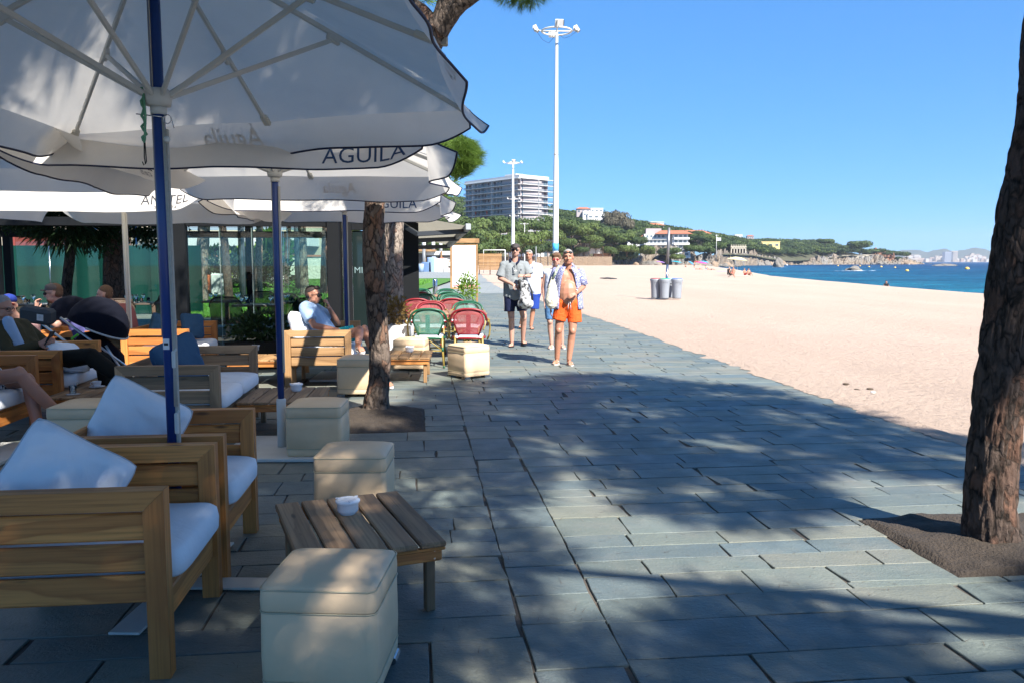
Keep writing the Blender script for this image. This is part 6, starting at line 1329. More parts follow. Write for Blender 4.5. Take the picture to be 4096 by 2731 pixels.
leg(b, J['hl'], kl, al, -.004); leg(b, J['hr'], kr, ar, -.004); foot(b, al, (-.15, -1, 0)); foot(b, ar, (.15, -1, 0)); remeshed(b, 'body', SK2, .008, 3, p); face_parts(p, P_, q_, .95, eyes=False); sunglasses(p, P_, lens=gmat('red_lens', (.30, .03, .03), None, 3, .15))
b = MB(); b.ell(P_(0, -.02, .05), (.088, .100, .088), q_, 14, 10); b.ell(P_(0, -.04, 0), (.088, .075, .07), q_); b.cap(P_(-.045, .06, .085), P_(.05, .055, .09), .026, .024); remeshed(b, 'hair', H_BROWN, .009, 2, p)
b = MB(); torso(b, J, .006, .02); b.cap((-.07, 0, .88), (.07, 0, .88), .12, .12); remeshed(b, 'top', M_WSH, .011, 4, p); M_JEAN = cloth('denim', (.09, .20, .38), 0, .9, .6, 12)
b = MB(); b.cap((-.075, 0, .85), (.075, 0, .85), .115, .115); cone(b, (-.08, 0, .88), (-.075, -.01, .52), .112, .082); cone(b, (.08, 0, .88), (.12, -.01, .52), .112, .082); remeshed(b, 'capri_jeans', M_JEAN, .011, 3, p)
for a_, d_ in ((al, (-.15, -1, 0)), (ar, (.15, -1, 0))): sandal(p, a_, d_, M_WHITE, M_WSH, True)
# --- seated people; facing +X (to the right)
def seated(label, hip, lean, heads, f, arms, legs, skin_m, hair_m, shirt_m, short_m, voxel=.009, hand_s=1.0, hair=True, trousers=False, sex=0, shoe=None, fat=1.0, wid=.17):
    p = person(label, (0, 0, 0)); hip = Vector(hip); f = Vector(f).normalized(); side = f.cross(V3(0, 0, 1)).normalized(); sc_ = hip+Vector(lean)
    J = dict(hl=hip-side*.09, hr=hip+side*.09, sl=sc_-side*(wid+.01), sr=sc_+side*(wid+.01), f=tuple(f)); b = MB(); torso(b, J, 0, .02, fat)
    hc, hf = heads; hc = Vector(hc); P_, q_ = head(b, hc, hf); b.cap(sc_+V3(0, 0, .0), hc-V3(0, 0, .06), .06, .054, 12)
    for (sh, e, w_, hd, hn, sd, cu) in arms: s0 = J[sh]; arm(b, s0, Vector(e), Vector(w_)); hand(b, Vector(w_), hd, hn, sd, cu, hand_s)
    for (hh, kn, an, fd) in legs: leg(b, J[hh], Vector(kn), Vector(an), 0, back=(0, 0, -.015)); foot(b, Vector(an), fd)
    remeshed(b, 'body', skin_m, voxel, 3, p)
    b = MB(); torso(b, J, .022, .02, fat); b.cap(J['hl'], J['hr'], .12, .12)
    for (sh, e, w_, *_) in arms:
        if trousers: arm(b, J[sh], Vector(e), Vector(e).lerp(Vector(w_), .9), .018)
        elif sex == 0: cone(b, J[sh], J[sh].lerp(Vector(e), .72), .078, .082)
    remeshed(b, 'shirt', shirt_m, .011, 4, p); b = MB(); b.cap(J['hl'], J['hr'], .125, .125)
    for (hh, kn, an, fd) in legs:
        kn = Vector(kn)
        if trousers: leg(b, J[hh], kn, Vector(an), .022, back=(0, 0, -.01))
        else: cone(b, J[hh], J[hh].lerp(kn, .72), .12, .105)
    remeshed(b, 'trousers' if trousers else 'shorts', short_m, .011, 4, p)
    if hair: b = MB(); b.ell(P_(0, -.022, .045), (.079, .088, .080), q_, 14, 10); b.ell(P_(0, -.045, 0), (.078, .058, .06), q_); remeshed(b, 'hair', hair_m, .009, 3, p)
    face_parts(p, P_, q_, brow=hair_m); return p, P_, q_
M_LB = cloth('light_blue_shirt', (.30, .42, .60), .05, .9, .8, 9, (.8, .85, .95), .5); M_TEAL = cloth('teal_shorts', (.02, .30, .33), 0)
p, P_, q_ = seated('dark-haired man in a light blue shirt sitting on the wooden sofa, hand at his chin', (-2.36, 10.45, .55), (-.26, 0, .42), ((-2.545, 10.42, 1.125), (1, -.15, -.12)), (1, 0, 0),
    [('sr', (-2.47, 10.14, .755), (-2.16, 10.10, .70), (.9, -.05, -.5), (.3, 0, 1), 1, .35), ('sl', (-2.30, 10.72, .74), (-2.37, 10.55, .95), (-.15, -.5, .75), (1, 0, .2), -1, .9)],
    [('hl', (-1.93, 10.62, .66), (-1.56, 10.02, .11), (.5, -.85, 0)), ('hr', (-1.95, 10.36, .67), (-1.90, 10.02, .56), (.45, -.8, -.15))], SK1, H_DARK, M_LB, M_TEAL, .0075)
sunglasses(p, P_); b = MB(); b.cap(P_(-.03, .045, .10), P_(.03, .045, .10), .025, .025); b.build('quiff', H_DARK, p)
sandal(p, V3(-1.56, 10.02, .11), (.5, -.85, 0), M_WHITE, M_WHITE); sandal(p, V3(-1.90, 10.02, .56), (.45, -.8, -.15), M_WHITE, M_WHITE)
M_OL = cloth('olive_jacket', (.055, .048, .026), 0, .9, .7, 8); M_DKT = cloth('dark_trousers', (.012, .012, .010), 0)
p, P_, q_ = seated('grey-haired man with glasses in an olive jacket, looking down at the phone in his hand', (-4.78, 8.02, .55), (-.16, 0, .36), ((-4.98, 7.95, 1.10), (.95, -.1, -.28)), (1, 0, 0),
    [('sr', (-4.80, 7.72, .68), (-4.56, 7.80, .76), (.9, .1, .35), (0, -1, .3), 1, .7), ('sl', (-4.75, 8.28, .70), (-4.60, 8.0, .72), (.6, -.5, .1), (0, 0, 1), -1, .5)],
    [('hr', (-4.02, 7.72, .66), (-3.62, 7.62, .42), (.8, -.1, -.6)), ('hl', (-4.10, 8.1, .58), (-3.98, 8.0, .10), (1, 0, 0))], SK3, H_GREY, M_OL, M_DKT, .0085, trousers=True)
sunglasses(p, P_, wire=True); b = MB(); b.cap((-4.86, 7.83, .98), (-4.80, 7.86, .72), .05, .07); b.build('shirt_front', M_LB, p)
ph = tag(MB().cbox((0, 0, 0), (.012, .075, .15), .004, 0, Matrix.Rotation(.5, 4, 'Y')).build('phone', M_BLACK, None, (-4.46, 7.82, .82)), 'black phone held by the man with glasses', 'phone')
M_PURP = cloth('violet_shirt', (.085, .085, .23), 0, .9, .6, 8)
p, P_, q_ = seated('bearded man in a two-tone cap, sunglasses and violet-blue shirt leaning on his hand', (-5.20, 9.95, .55), (-.12, 0, .42), ((-5.50, 9.78, 1.17), (-1, -.25, -.12)), (-1, -.1, 0),
    [('sl', (-5.42, 9.66, .80), (-5.62, 9.60, .98), (.1, .1, .9), (-1, 0, 0), -1, 1.0), ('sr', (-5.45, 10.2, .78), (-5.7, 10.0, .8), (-1, 0, 0), (0, 0, 1), 1, .4)],
    [('hr', (-5.65, 10.1, .58), (-5.7, 10.1, .1), (-1, 0, 0)), ('hl', (-5.65, 9.8, .58), (-5.7, 9.8, .1), (-1, 0, 0))], SK2, H_BROWN, M_PURP, M_DKT, .0085)
sunglasses(p, P_); b = MB(); b.ell(P_(0, -.008, .062), (.083, .098, .062), q_, 14, 10); b.ell(P_(0, .098, .048), (.055, .05, .010), q_); remeshed(b, 'cap', gmat('cap_grey', (.16, .13, .12), (.06, .05, .05), 4, .9), .008, 2, p); b = MB(); b.ell(P_(0, .045, -.075), (.050, .045, .038), q_); b.build('beard', H_BROWN, p)
seated('woman with tied brown hair and bare shoulders beside the bearded man', (-4.98, 10.5, .55), (-.05, 0, .38), ((-5.20, 10.4, 1.13), (-1, -.1, -.1)), (-1, 0, 0), [('sl', (-5.1, 10.2, .72), (-5.35, 10.1, .72), (-1, 0, 0), (0, 0, 1), -1, .4), ('sr', (-5.1, 10.75, .72), (-5.35, 10.6, .72), (-1, 0, 0), (0, 0, 1), 1, .4)],
    [('hr', (-5.4, 10.6, .58), (-5.45, 10.6, .1), (-1, 0, 0)), ('hl', (-5.4, 10.4, .58), (-5.45, 10.4, .1), (-1, 0, 0))], SK2, H_BROWN, cloth('dull_pink_top', (.3, .10, .09)), M_DKT, .010, sex=1, wid=.14)
M_CHK = patt('checked_skirt', (.03, .03, .05), (.6, .6, .6), 34, .45, .5, 'c')
seated('woman in a checked skirt with crossed bare legs at the left edge of the picture', (-4.72, 6.78, .52), (-.18, 0, .45), ((-4.98, 6.75, 1.18), (1, 0, -.1)), (1, 0, 0), [('sr', (-4.85, 6.5, .75), (-4.6, 6.6, .66), (1, 0, 0), (0, 0, 1), 1, .4), ('sl', (-4.85, 7.05, .75), (-4.6, 6.95, .66), (1, 0, 0), (0, 0, 1), -1, .4)],
    [('hr', (-4.10, 6.72, .62), (-3.86, 6.98, .16), (.9, .3, -.2)), ('hl', (-4.14, 6.90, .54), (-4.02, 6.82, .10), (1, .1, 0))], SK3, H_BROWN, M_DKT, M_CHK, .0085, wid=.14)
p, P_, q_ = seated('child in a blue and red cap at the table behind the pushchair', (-5.62, 9.35, .55), (-.02, 0, .28), ((-5.72, 9.25, 1.06), (.5, -.7, -.3)), (.4, -.8, 0), [('sr', (-5.8, 9.2, .72), (-5.7, 9.05, .75), (1, 0, 0), (0, 0, 1), 1, .4), ('sl', (-5.5, 9.2, .72), (-5.55, 9.05, .75), (-1, 0, 0), (0, 0, 1), -1, .4)],
    [('hr', (-5.7, 9.05, .55), (-5.7, 9.0, .2), (0, -1, 0)), ('hl', (-5.5, 9.05, .55), (-5.5, 9.0, .2), (0, -1, 0))], SK2, H_BROWN, cloth('pink_top', (.5, .3, .3)), M_DKT, .010, wid=.10)
b = MB(); b.ell(P_(0, -.008, .062), (.086, .100, .064), q_, 14, 10); remeshed(b, 'cap', cloth('cap_blue', (.02, .04, .22)), .008, 2, p); MB().ell(P_(0, .100, .048), (.055, .05, .010), q_).build('cap_peak', gmat('cap_red', (.35, .02, .02)), p)
# pushchair
r = thing('pushchair', 'navy pushchair with silver tubes and a grey bag hung on its handle', 'pushchair', (0, 0, 0)); M_HOOD = cloth('navy_hood', (.004, .005, .011), 0); M_ALU = gmat('silver_tube', (.6, .62, .64), None, 5, .3, metal=.8)
def hood(c, r_, rot, name='hood'):
    g = [[Vector(c)+Euler(rot).to_matrix() @ Vector((r_*math.cos(a)*math.cos(e), r_*.8*math.sin(e), r_*math.sin(a)*math.cos(e))) for e in [-PI/2+PI*j/12 for j in range(13)]] for a in [PI*1.02*i/12 for i in range(13)]]
    MB().grid(g).build(name, M_HOOD, r)
    MB().tube(g[0], .012, 6).build('hood_trim', gmat('pale_trim', (.5, .5, .48)) if 'pale_trim' not in bpy.data.materials else bpy.data.materials['pale_trim'], r)
hood(D(98, 326, 9.2), .34, (0, R(25), 0)); hood(D(72, 318, 9.3), .26, (0, R(-5), 0)); b = MB()
for dx in (0, .30):
    a_ = D(28, 318, 8.9)+V3(dx, .1, 0); e_ = D(72, 350, 8.9)+V3(dx, .1, 0); b.tube([a_, e_, e_+(e_-a_)*.6], .014, 8); b.tube([D(95, 345, 9)+V3(dx*.4, 0, 0), D(118, 372, 9)+V3(dx*.4, 0, -.1)], .014, 8)
b.build('frame_tubes', M_ALU, r); b = MB(); b.cap(D(92, 348, 9.2), D(110, 360, 9.2), .2, .16); b.build('seat', M_HOOD, r)
b = MB(); b.tube([D(74, 344, 8.85), D(72, 338, 8.85), D(78, 334, 8.85)], .014, 6); b.build('green_ribbon', gmat('lime', (.10, .45, .03)), r)
for dx in (-.2, .28):
    w0 = D(98, 350, 9.1); MB().tube([(w0.x+dx, w0.y-.02, .13), (w0.x+dx, w0.y+.03, .13)], .125, 20).build('wheel', M_BLACK, r)
b = MB(); b.cbox((0, 0, 0), (.34, .16, .17), .03); bgp = b.build('handle_bag', cloth('grey_bag', (.06, .065, .07)), r, tuple(D(38, 315, 8.8)), (R(8), R(8), 0)); MB().cbox((.07, -.083, .0), (.07, .004, .07), .001).build('bag_label', M_WHITE, bgp); MB().ell((.07, -.087, .008), (.014, .002, .018)).build('label_print', M_INKG, bgp)
# distant walkers and bathers
def small_person(label, c, f, pose, top, bottom, hairm=H_BROWN, skin_m=SK1, s=1.0, group=None):
    p = person(label, c, f); 
    if group: p['group'] = group
    b = MB()
    if pose == 'stand': ks = [((-.09, 0, .88), (-.1, -.03, .48), (-.1, 0, .08)), ((.09, 0, .88), (.1, -.03, .48), (.1, 0, .08))]; sh = 1.40; hd = 1.62; hp = .9; off = 0
    elif pose == 'sit': ks = [((-.09, 0, .16), (-.12, -.38, .42), (-.12, -.62, .08)), ((.09, 0, .16), (.12, -.36, .40), (.14, -.66, .08))]; sh = .66; hd = .86; hp = .15; off = .12
    elif pose == 'chair': ks = [((-.09, 0, .42), (-.12, -.42, .46), (-.12, -.5, .08)), ((.09, 0, .42), (.12, -.42, .46), (.14, -.5, .08))]; sh = .92; hd = 1.13; hp = .42; off = .10
    else: ks = [((-.09, 0, .12), (-.10, -.40, .20), (-.10, -.82, .08)), ((.09, 0, .12), (.10, -.42, .12), (.12, -.84, .08))]; sh = .14; hd = .16; hp = .12; off = .50
    for a, k_, n_ in ks: leg(b, Vector(a), Vector(k_), Vector(n_)); foot(b, Vector(n_), (0, -1, 0))
    J = dict(hl=V3(-.09, 0, hp), hr=V3(.09, 0, hp), sl=V3(-.17, off, sh), sr=V3(.17, off, sh), f=(0, -1, 0) if pose != 'lie' else (0, 0, .6)); torso(b, J)
    hc = V3(0, off+(.25 if pose == 'lie' else .0), hd); P_, q_ = head(b, hc, (0, -1, 0) if pose != 'lie' else (0, 0, 1), (0, 0, 1) if pose != 'lie' else (0, 1, 0)); b.cap((0, off, sh), tuple(hc-V3(0, 0, .05)) if pose != 'lie' else tuple(hc), .06, .055)
    for sg in (-1, 1):
        e = V3(sg*.24, off-.02, sh-.26) if pose != 'lie' else V3(sg*.32, off-.12, .08); w_ = V3(sg*.22, off-.2, sh-.46 if pose != 'sit' else sh-.30) if pose != 'lie' else V3(sg*.28, off-.4, .06); arm(b, V3(sg*.17, off, sh), e, w_); hand(b, w_, (0, -.5, -.6), (sg, 0, 0), -sg, .4)
    remeshed(b, 'body', skin_m, .016, 2, p); b = MB(); b.ell(P_(0, -.02, .04), (.085, .095, .088), q_); b.build('hair', hairm, p)
    if top: b = MB(); torso(b, J, .02); remeshed(b, 'top', top, .02, 2, p)
    if bottom: b = MB(); b.cap(J['hl'], J['hr'], .125, .125); [cone(b, Vector(a), Vector(a).lerp(Vector(k_), .5), .115, .105) for a, k_, n_ in ks]; remeshed(b, 'shorts', bottom, .02, 2, p)
    return p
m_cr = cloth('cream_top', (.6, .58, .45)); m_bk = cloth('black_cloth', (.015, .015, .018)); m_rd = cloth('red_cloth', (.5, .04, .05)); m_bl = cloth('azure_cloth', (.08, .3, .6))
small_person('distant person in a pale top and dark shorts left of the menu board', (D(449.5, 262, 118).x, 118, 0), 0, 'stand', m_cr, m_bk)
# ---------------------------------------------------------------- beach life
def beach_pt(u, v):
    p = G(u, v, -.2); return p
def sunshade(label, c, col, r_=1.0, h=1.9, tilt=.15, group='small beach parasols'):
    r = thing('beach_parasol', label, 'beach parasol', tuple(c), 0, group); T = Matrix.Translation((0, 0, h)) @ Matrix.Rotation(tilt, 4, 'Y'); b = MB(); g = []
    for i in range(7): g.append([T @ Vector((r_*i/6*math.cos(a), r_*i/6*math.sin(a), .38*(1-(i/6)**2)-.03*abs(math.sin(4*a))*(i/6))) for a in [2*PI*k/16 for k in range(16)]])
    b.grid(g, close=True); b.build('canopy', cloth('parasol_'+label[:6], col, .3), r); MB().tube([(0, 0, -.1), T @ Vector((0, 0, .35))], .02, 6).build('pole', M_WHITE, r)
    for k in range(8): a = 2*PI*k/8; MB().tube([T @ Vector((0, 0, .36)), T @ Vector((r_*.97*math.cos(a), r_*.97*math.sin(a), -.02))], .008, 4).build('rib', M_WHITE, r)
sunshade('pale yellow beach parasol by the waterline in front of the rocks', beach_pt(737, 274.6), (.75, .72, .42), 1.35, 2.0, .1)
sunshade('lilac beach parasol in front of the dark cave in the rocks', beach_pt(660.5, 265.6), (.40, .22, .60), 2.0, 1.5)
sunshade('turquoise beach parasol right of the steel pole against the rocks', beach_pt(676.5, 265.6), (.04, .45, .60), 2.4, 1.6)
sunshade('light blue little parasol on the sand near the rocks', beach_pt(691, 266.7), (.10, .42, .75), 1.2, 1.2, .6)
sunshade('pink beach parasol among the sunbathers', beach_pt(702, 267.3), (.75, .10, .40), 1.7, 1.3)
sunshade('sky blue beach parasol beside the pink one', beach_pt(704, 266.6), (.05, .35, .60), 1.6, 1.6)
sunshade('small red beach parasol left of the sky blue one', beach_pt(697.5, 266.2), (.65, .05, .08), 1.4, 1.5)
o = MB().cbox((0, 0, .02), (30, 9, .03), .01).build('towel', None) if False else None
BT = 'bathers on the beach by the rocks'
for i, (u, v, f, ps, tp_, bt, hr, lab) in enumerate(((730, 276.8, 1.3, 'chair', m_bk, m_bk, H_GREY, 'bather in black on a low folding chair left of the yellow parasol'), (733, 275.8, -.5, 'chair', None, m_rd, H_BROWN, 'bather with pink skin sitting under the yellow parasol'), (745, 274.6, .6, 'sit', None, m_rd, H_BROWN, 'bather sitting right of the yellow parasol'), (749, 274.6, .2, 'sit', None, m_bk, H_DARK, 'bather in dark trunks sitting at the water edge, rightmost of the group'),
    (699, 269.0, 1.6, 'lie', None, m_rd, H_BROWN, 'sunbather lying in front of the pink parasol'), (706, 268.9, 1.2, 'sit', None, m_bl, H_BROWN, 'sunbather sitting under the pink parasol'), (711, 269.3, 1.6, 'lie', None, m_bk, H_DARK, 'sunbather lying at the foot of the low rock shelf'), (685.5, 266.8, 0, 'sit', None, m_bk, H_BROWN, 'bather sitting alone near the turquoise parasol'), (694.2, 267.4, 0, 'stand', None, m_bk, H_BROWN, 'bather standing on the sand before the rocks'), (831, 281.2, 0, 'sit', m_bk, m_bk, H_DARK, 'dark head of a bather just showing over the sand berm against the sea'), (978, 292.4, 0, 'sit', None, m_bk, H_BROWN, 'reddish head of a bather showing over the berm beside the right tree'))):
    c = beach_pt(u, v); c.z = -.3
    if u > 800: c.x += 5; c.z = -1.12
    small_person(lab, tuple(c), f, ps, tp_, bt, hr)
r = thing('folding_chair', 'black folding beach chair under the bather left of the yellow parasol', 'beach chair', tuple(beach_pt(730, 276.9))); b = MB(); b.cbox((0, 0, .28), (.5, .5, .04), .01); b.cbox((-.25, 0, .6), (.05, .5, .6), .01); b.build('fabric', m_bk, r); MB().tube([(-.2, -.25, 0), (.25, -.25, .35)], .015, 5).tube([(-.2, .25, 0), (.25, .25, .35)], .015, 5).build('legs', M_DARKM, r)
for i, (u, v, c) in enumerate(((742, 275.2, m_cr), (696, 268.9, m_bl), (722, 271, m_bl))): tag(MB().cbox((0, 0, .02), (1.8, .9, .03), .01).build('beach_towel', c, None, tuple(beach_pt(u, v)+V3(0, 0, -.05))), ['pale towel right of the yellow parasol', 'blue towel beside the pink parasol', 'blue towel at the low rock shelf'][i], 'towel')
b = MB(); q = G(600, 278.7, -.02); e = G(617, 279.3, -.02); m_ = (q+e)/2; rr_ = random.Random(4); b.tube([q.lerp(e, k/14)+V3(0, 0, .06+.03*rr_.random()) for k in range(15)], [.03+.05*math.sin(PI*k/14)+.01 for k in range(15)], 6)
tag(b.build('rolled_net', gmat('net_grey', (.16, .18, .18), (.05, .06, .06), 9, .9)), 'long grey net lying rolled on the sand right of the walkers', 'net')
for i, (u, v) in enumerate(((870, 389), (873, 392.5), (857, 390), (846, 384))):
    p = G(u, v, -.02); tag(MB().ell((0, 0, .012), (.045, .03, .014), (0, 0, i), 9, 6).build('beach_litter', M_WHITE if i in (1,) else gmat('seaweed%d' % i, (.10, .07, .045)), None, tuple(p)), ['dark scrap of driftwood on the near sand', 'white shell or paper scrap on the near sand', 'small brown weed tuft on the near sand', 'tiny brown weed tuft nearest the slates'][i], 'beach debris')
# ---------------------------------------------------------------- buoys and sea rocks
M_BUOY = gmat('buoy_yellow', (.85, .50, .10), None, 2, .5); M_ROCK = gmat('shore_rock', (.22, .20, .17), (.13, .115, .10), .5, .95, 1, 2.2, .6); M_ROCKT = gmat('tan_rock', (.30, .22, .15), (.20, .145, .10), .35, .95, 1, 1.8, .7); M_FOAM = gmat('foam', (.8, .84, .86), None, 2, .8)
for i, (u, v, s) in enumerate(((907, 271.3, .8), (912-3, 264.5, .3), (881.2, 267.3, .55), (869, 267.2, .45), (860, 266.3, .4), (967, 269.4, 1), (838, 266.2, .4), (895, 268, .5), (787, 265.5, .5), (841, 271.2, .0))):
    if not s: continue
    p = G(u, v, -1.6); d = p.y; p.z = -1.5; r_ = s*2.2*d/814; tag(MB().lathe([(.0, -r_*.4), (r_*.7, -r_*.3), (r_, r_*.1), (r_*.95, r_*.5), (r_*.5, r_*.95), (0, r_*1.05)], 12).build('buoy', M_BUOY if i not in (1, 8) else M_WHITE, None, tuple(p)), 'yellow buoy floating in the bay' if i not in (1, 8) else 'small white buoy floating in the bay', 'buoy', 'buoys in the bay')
def rock_mesh(seed, rough=.35, n=2):
    bm = bmesh.new(); bmesh.ops.create_icosphere(bm, subdivisions=3+n-2, radius=1)
    for v in bm.verts:
        q = v.co*1.3+Vector((seed*7.1, 0, 0)); c = noise.voronoi(q*1.2, distance_metric='DISTANCE')[0]; v.co *= 1+rough*noise.noise(q)+.25*(c[1]-c[0])-.1+.12*noise.noise(q*3.1); v.co.z = v.co.z if v.co.z > -.3 else -.3
    me = bpy.data.meshes.new('rock'); bm.to_mesh(me); bm.free(); return me
RK = [rock_mesh(k) for k in range(6)]
for m_ in RK: m_.materials.append(M_ROCK)
RKT = [m_.copy() for m_ in RK]
for m_ in RKT: m_.materials.clear(); m_.materials.append(M_ROCKT)
def rock(label, c, s, k=0, rz=0, tan=False, group=None): o = link('rock', (RKT if tan else RK)[k % 6], None, c, (0, 0, rz)); o.scale = s; return tag(o, label, 'rock', group)
rock('pointed grey rock rising from the sea in the bay, left of the yellow buoys', tuple(G(779, 267, -1.6)), (3.2, 3, 5.5), 0); 
rock('low brown rock awash with white foam in the middle of the bay', tuple(G(854, 270.6, -1.6)), (2.8, 2.5, 1.6), 1)
rock('long flat islet near the horizon', tuple(G(945, 266, -1.6)), (8, 6, 1.8), 2)
for u, v, w_, lab in ((779, 267.2, 9, 'white foam round the pointed rock'), (848, 271, 12, 'white foam left of the low brown rock'), (866, 270.8, 14, 'white foam streak right of the low brown rock')):
    p = G(u, v, -1.6); b = MB(); n = 20; rr_ = random.Random(u); b.v = [(p.x+w_*.5*math.cos(2*PI*k/n)*rr_.uniform(.7, 1.1), p.y+4*math.sin(2*PI*k/n)*rr_.uniform(.6, 1.1), -1.58+.12*rr_.random()) for k in range(n)]; b.f = [tuple(range(n))]; b.sm = [False]; tag(b.build('sea_foam', M_FOAM), lab, kind='stuff')
# ---------------------------------------------------------------- headland: hill, cliffs, woods
HL = [(395, 330, 5, 620, 200), (430, 340, 5, 700, 196), (480, 360, 4, 700, 199), (540, 400, 3, 650, 206), (575, 440, 3, 650, 211), (600, 450, 6, 650, 213), (650, 480, 9, 700, 224), (700, 500, 9, 800, 232), (722, 540, 5, 840, 236), (750, 640, 6, 900, 240), (790, 760, 3, 1000, 239), (820, 820, 3, 1020, 242), (850, 850, 8, 1000, 249), (880, 900, 8, 980, 256), (915, 930, 2, 960, 261.3), (930, 935, -2, 955, 262.6)]
def hl(u):
    for a, b_ in zip(HL, HL[1:]):
        if u <= b_[0]: f = (u-a[0])/(b_[0]-a[0]); f = max(0, f); return [a[i]+(b_[i]-a[i])*f for i in range(1, 5)]
    return HL[-1][1:]
def hill_pt(u, f):          # f 0 at the shore, 1 on the crest, 1.4 behind
    yb, zb, yc, vc = hl(u); y = yb+(yc-yb)*f; zc = EYE+(262-vc)/814*yc-(7 if u < 850 else 5)
    g = f**.8 if f <= 1 else 1-(f-1)*1.5; z = zb+(max(zc, zb)-zb)*g*(1.0) + 2.5*noise.noise((u*.02, y*.01, 3))
    ub = u; return Vector(((ub-512)/814*y, y, z))
b = MB(); us = [395+5*k for k in range(108)]; fs_ = [0, .04, .08]+[.14+.0717*k for k in range(13)]+[1.2, 1.4]
b.grid([[hill_pt(u, f) for f in fs_] for u in us]); M_HILL = gmat('wooded_ground', (.04, .055, .02), (.085, .07, .045), .03, .95, 1, .25, 1.5); tag(b.build('hill', M_HILL), kind='structure')
# cliffs: strata leaning to the right, jagged crest
def cliff_mat():
    m, t, P, N, L = nodes('cliff_rock'); co = coords(N, L); c2 = coords(N, L, (1, 1, .35))
    c = mix(N, L, noi(N, L, c2, .10, 7, .7, 1.5), (.33, .25, .17), (.23, .20, .165)); c = mix(N, L, ramp(N, L, noi(N, L, co, .05, 4), [(.5, (0,0,0)), (.62, (1,1,1))]), c, (.29, .275, .25))
    c = mix(N, L, ramp(N, L, noi(N, L, c2, .6, 7, .75), [(.40, (1,1,1)), (.5, (0,0,0))]), c, (.085, .062, .045)); L(c, P.inputs['Base Color']); P.inputs['Roughness'].default_value = .95; bump(N, L, noi(N, L, c2, .5, 8, .75), 1, 2.5, P); return m
M_CLIFF = cliff_mat()
def cliff(name, label, pts, seed, slant=.5, mat=None):
    """pts: (u, base distance, base z, height)"""
    b = MB(); g = []; n = 260
    for i in range(n+1):
        f = i/n*(len(pts)-1); k = min(int(f), len(pts)-2); f -= k; u, y, z0, h = [pts[k][j]+(pts[k+1][j]-pts[k][j])*f for j in range(4)]; x = (u-512)/814*y; row = []
        cr = h*(.80+.45*noise.noise((x*.08, seed, 0))+.30*noise.noise((x*.3, seed, 3)))
        for j in range(15):
            t = j/14; zz = z0-1.5+(cr+1.5)*t; sx = x+slant*zz*0+0; q = (x-slant*zz*1.1, zz*.6, seed); c = noise.voronoi((q[0]*.16, q[1]*.12, seed), distance_metric='DISTANCE')[0]; st = noise.noise((q[0]*.45, zz*.12, seed))
            dep = -7*(1-t)**1.4-5*min(1, (c[1]-c[0])*1.6)-2.4*st-1.2*noise.noise((x*.8, zz*.7, seed)); row.append((x*(y+dep)/y, y+dep+3, zz+.8*noise.noise((x*.5, zz*.5, 7))))
        row.append((x, y+25, z0+cr*.8)); g.append(row)
    b.grid(g, sm=False); return tag(b.build(name, mat or M_CLIFF), kind='structure')
cliff('cliff', '', [(395, 338, -.5, 4), (480, 358, -.5, 4), (548, 400, -.5, 5), (570, 430, -.5, 7), (600, 448, -.5, 6), (640, 452, -.5, 8), (655, 470, -.5, 12), (690, 475, -.5, 13), (705, 480, -.8, 10), (718, 485, -1.6, 9), (728, 500, -1.6, 6)], 2.3)
cliff('cliff', '', [(716, 520, -1.6, 12), (735, 590, -1.6, 14), (752, 650, -1.6, 13), (765, 690, -1.6, 11), (782, 740, -1.6, 6), (800, 790, -1.6, 4)], 6.1)
cliff('cliff', '', [(796, 780, -1.6, 3), (812, 800, -1.6, 8), (830, 830, -1.6, 13), (850, 850, -1.6, 8), (868, 860, -1.6, 9), (880, 880, -1.6, 11), (890, 890, -1.6, 6), (900, 900, -1.6, 8), (912, 910, -1.6, 7), (924, 920, -1.6, 1)], 9.7, mat=M_CLIFF)
M_CLR = gmat('red_cliff', (.32, .155, .09), (.22, .115, .075), .12, .95, 1, .5, 2)
cliff('cliff', '', [(866, 905, -1.6, 9), (874, 905, -1.6, 15), (886, 905, -1.6, 17), (893, 905, -1.6, 15), (899, 910, -1.6, 5)], 4.4, mat=M_CLR)
rr_ = random.Random(9)
for i in range(46):
    u = rr_.choice((rr_.uniform(690, 728), rr_.uniform(700, 735), rr_.uniform(760, 790), rr_.uniform(870, 915), rr_.uniform(560, 690))); yb = hl(u)[0]
    if u < 735: y = 440+ (u-690)*1.1 if u > 690 else 438; s = rr_.uniform(1.2, 3.2); z = -.6 if u < 705 else -1.6
    elif u < 800: y = yb-30; s = rr_.uniform(1.5, 4); z = -1.6
    else: y = yb-35; s = rr_.uniform(2, 4.5); z = -1.6
    rock('boulder at the foot of the cliffs', ((u-512)/814*y, y, z), (s*rr_.uniform(1, 1.9), s, s*rr_.uniform(.6, 1.2)), i, rr_.uniform(0, 6), rr_.random() < .4, 'boulders below the cliffs')
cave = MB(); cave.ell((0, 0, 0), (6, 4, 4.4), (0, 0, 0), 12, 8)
tag(cave.build('cave', M_BLACK, None, (D(660, 262, 459).x+1, 459, 1.0)), 'dark cave opening in the rocks behind the lilac parasol', 'cave')
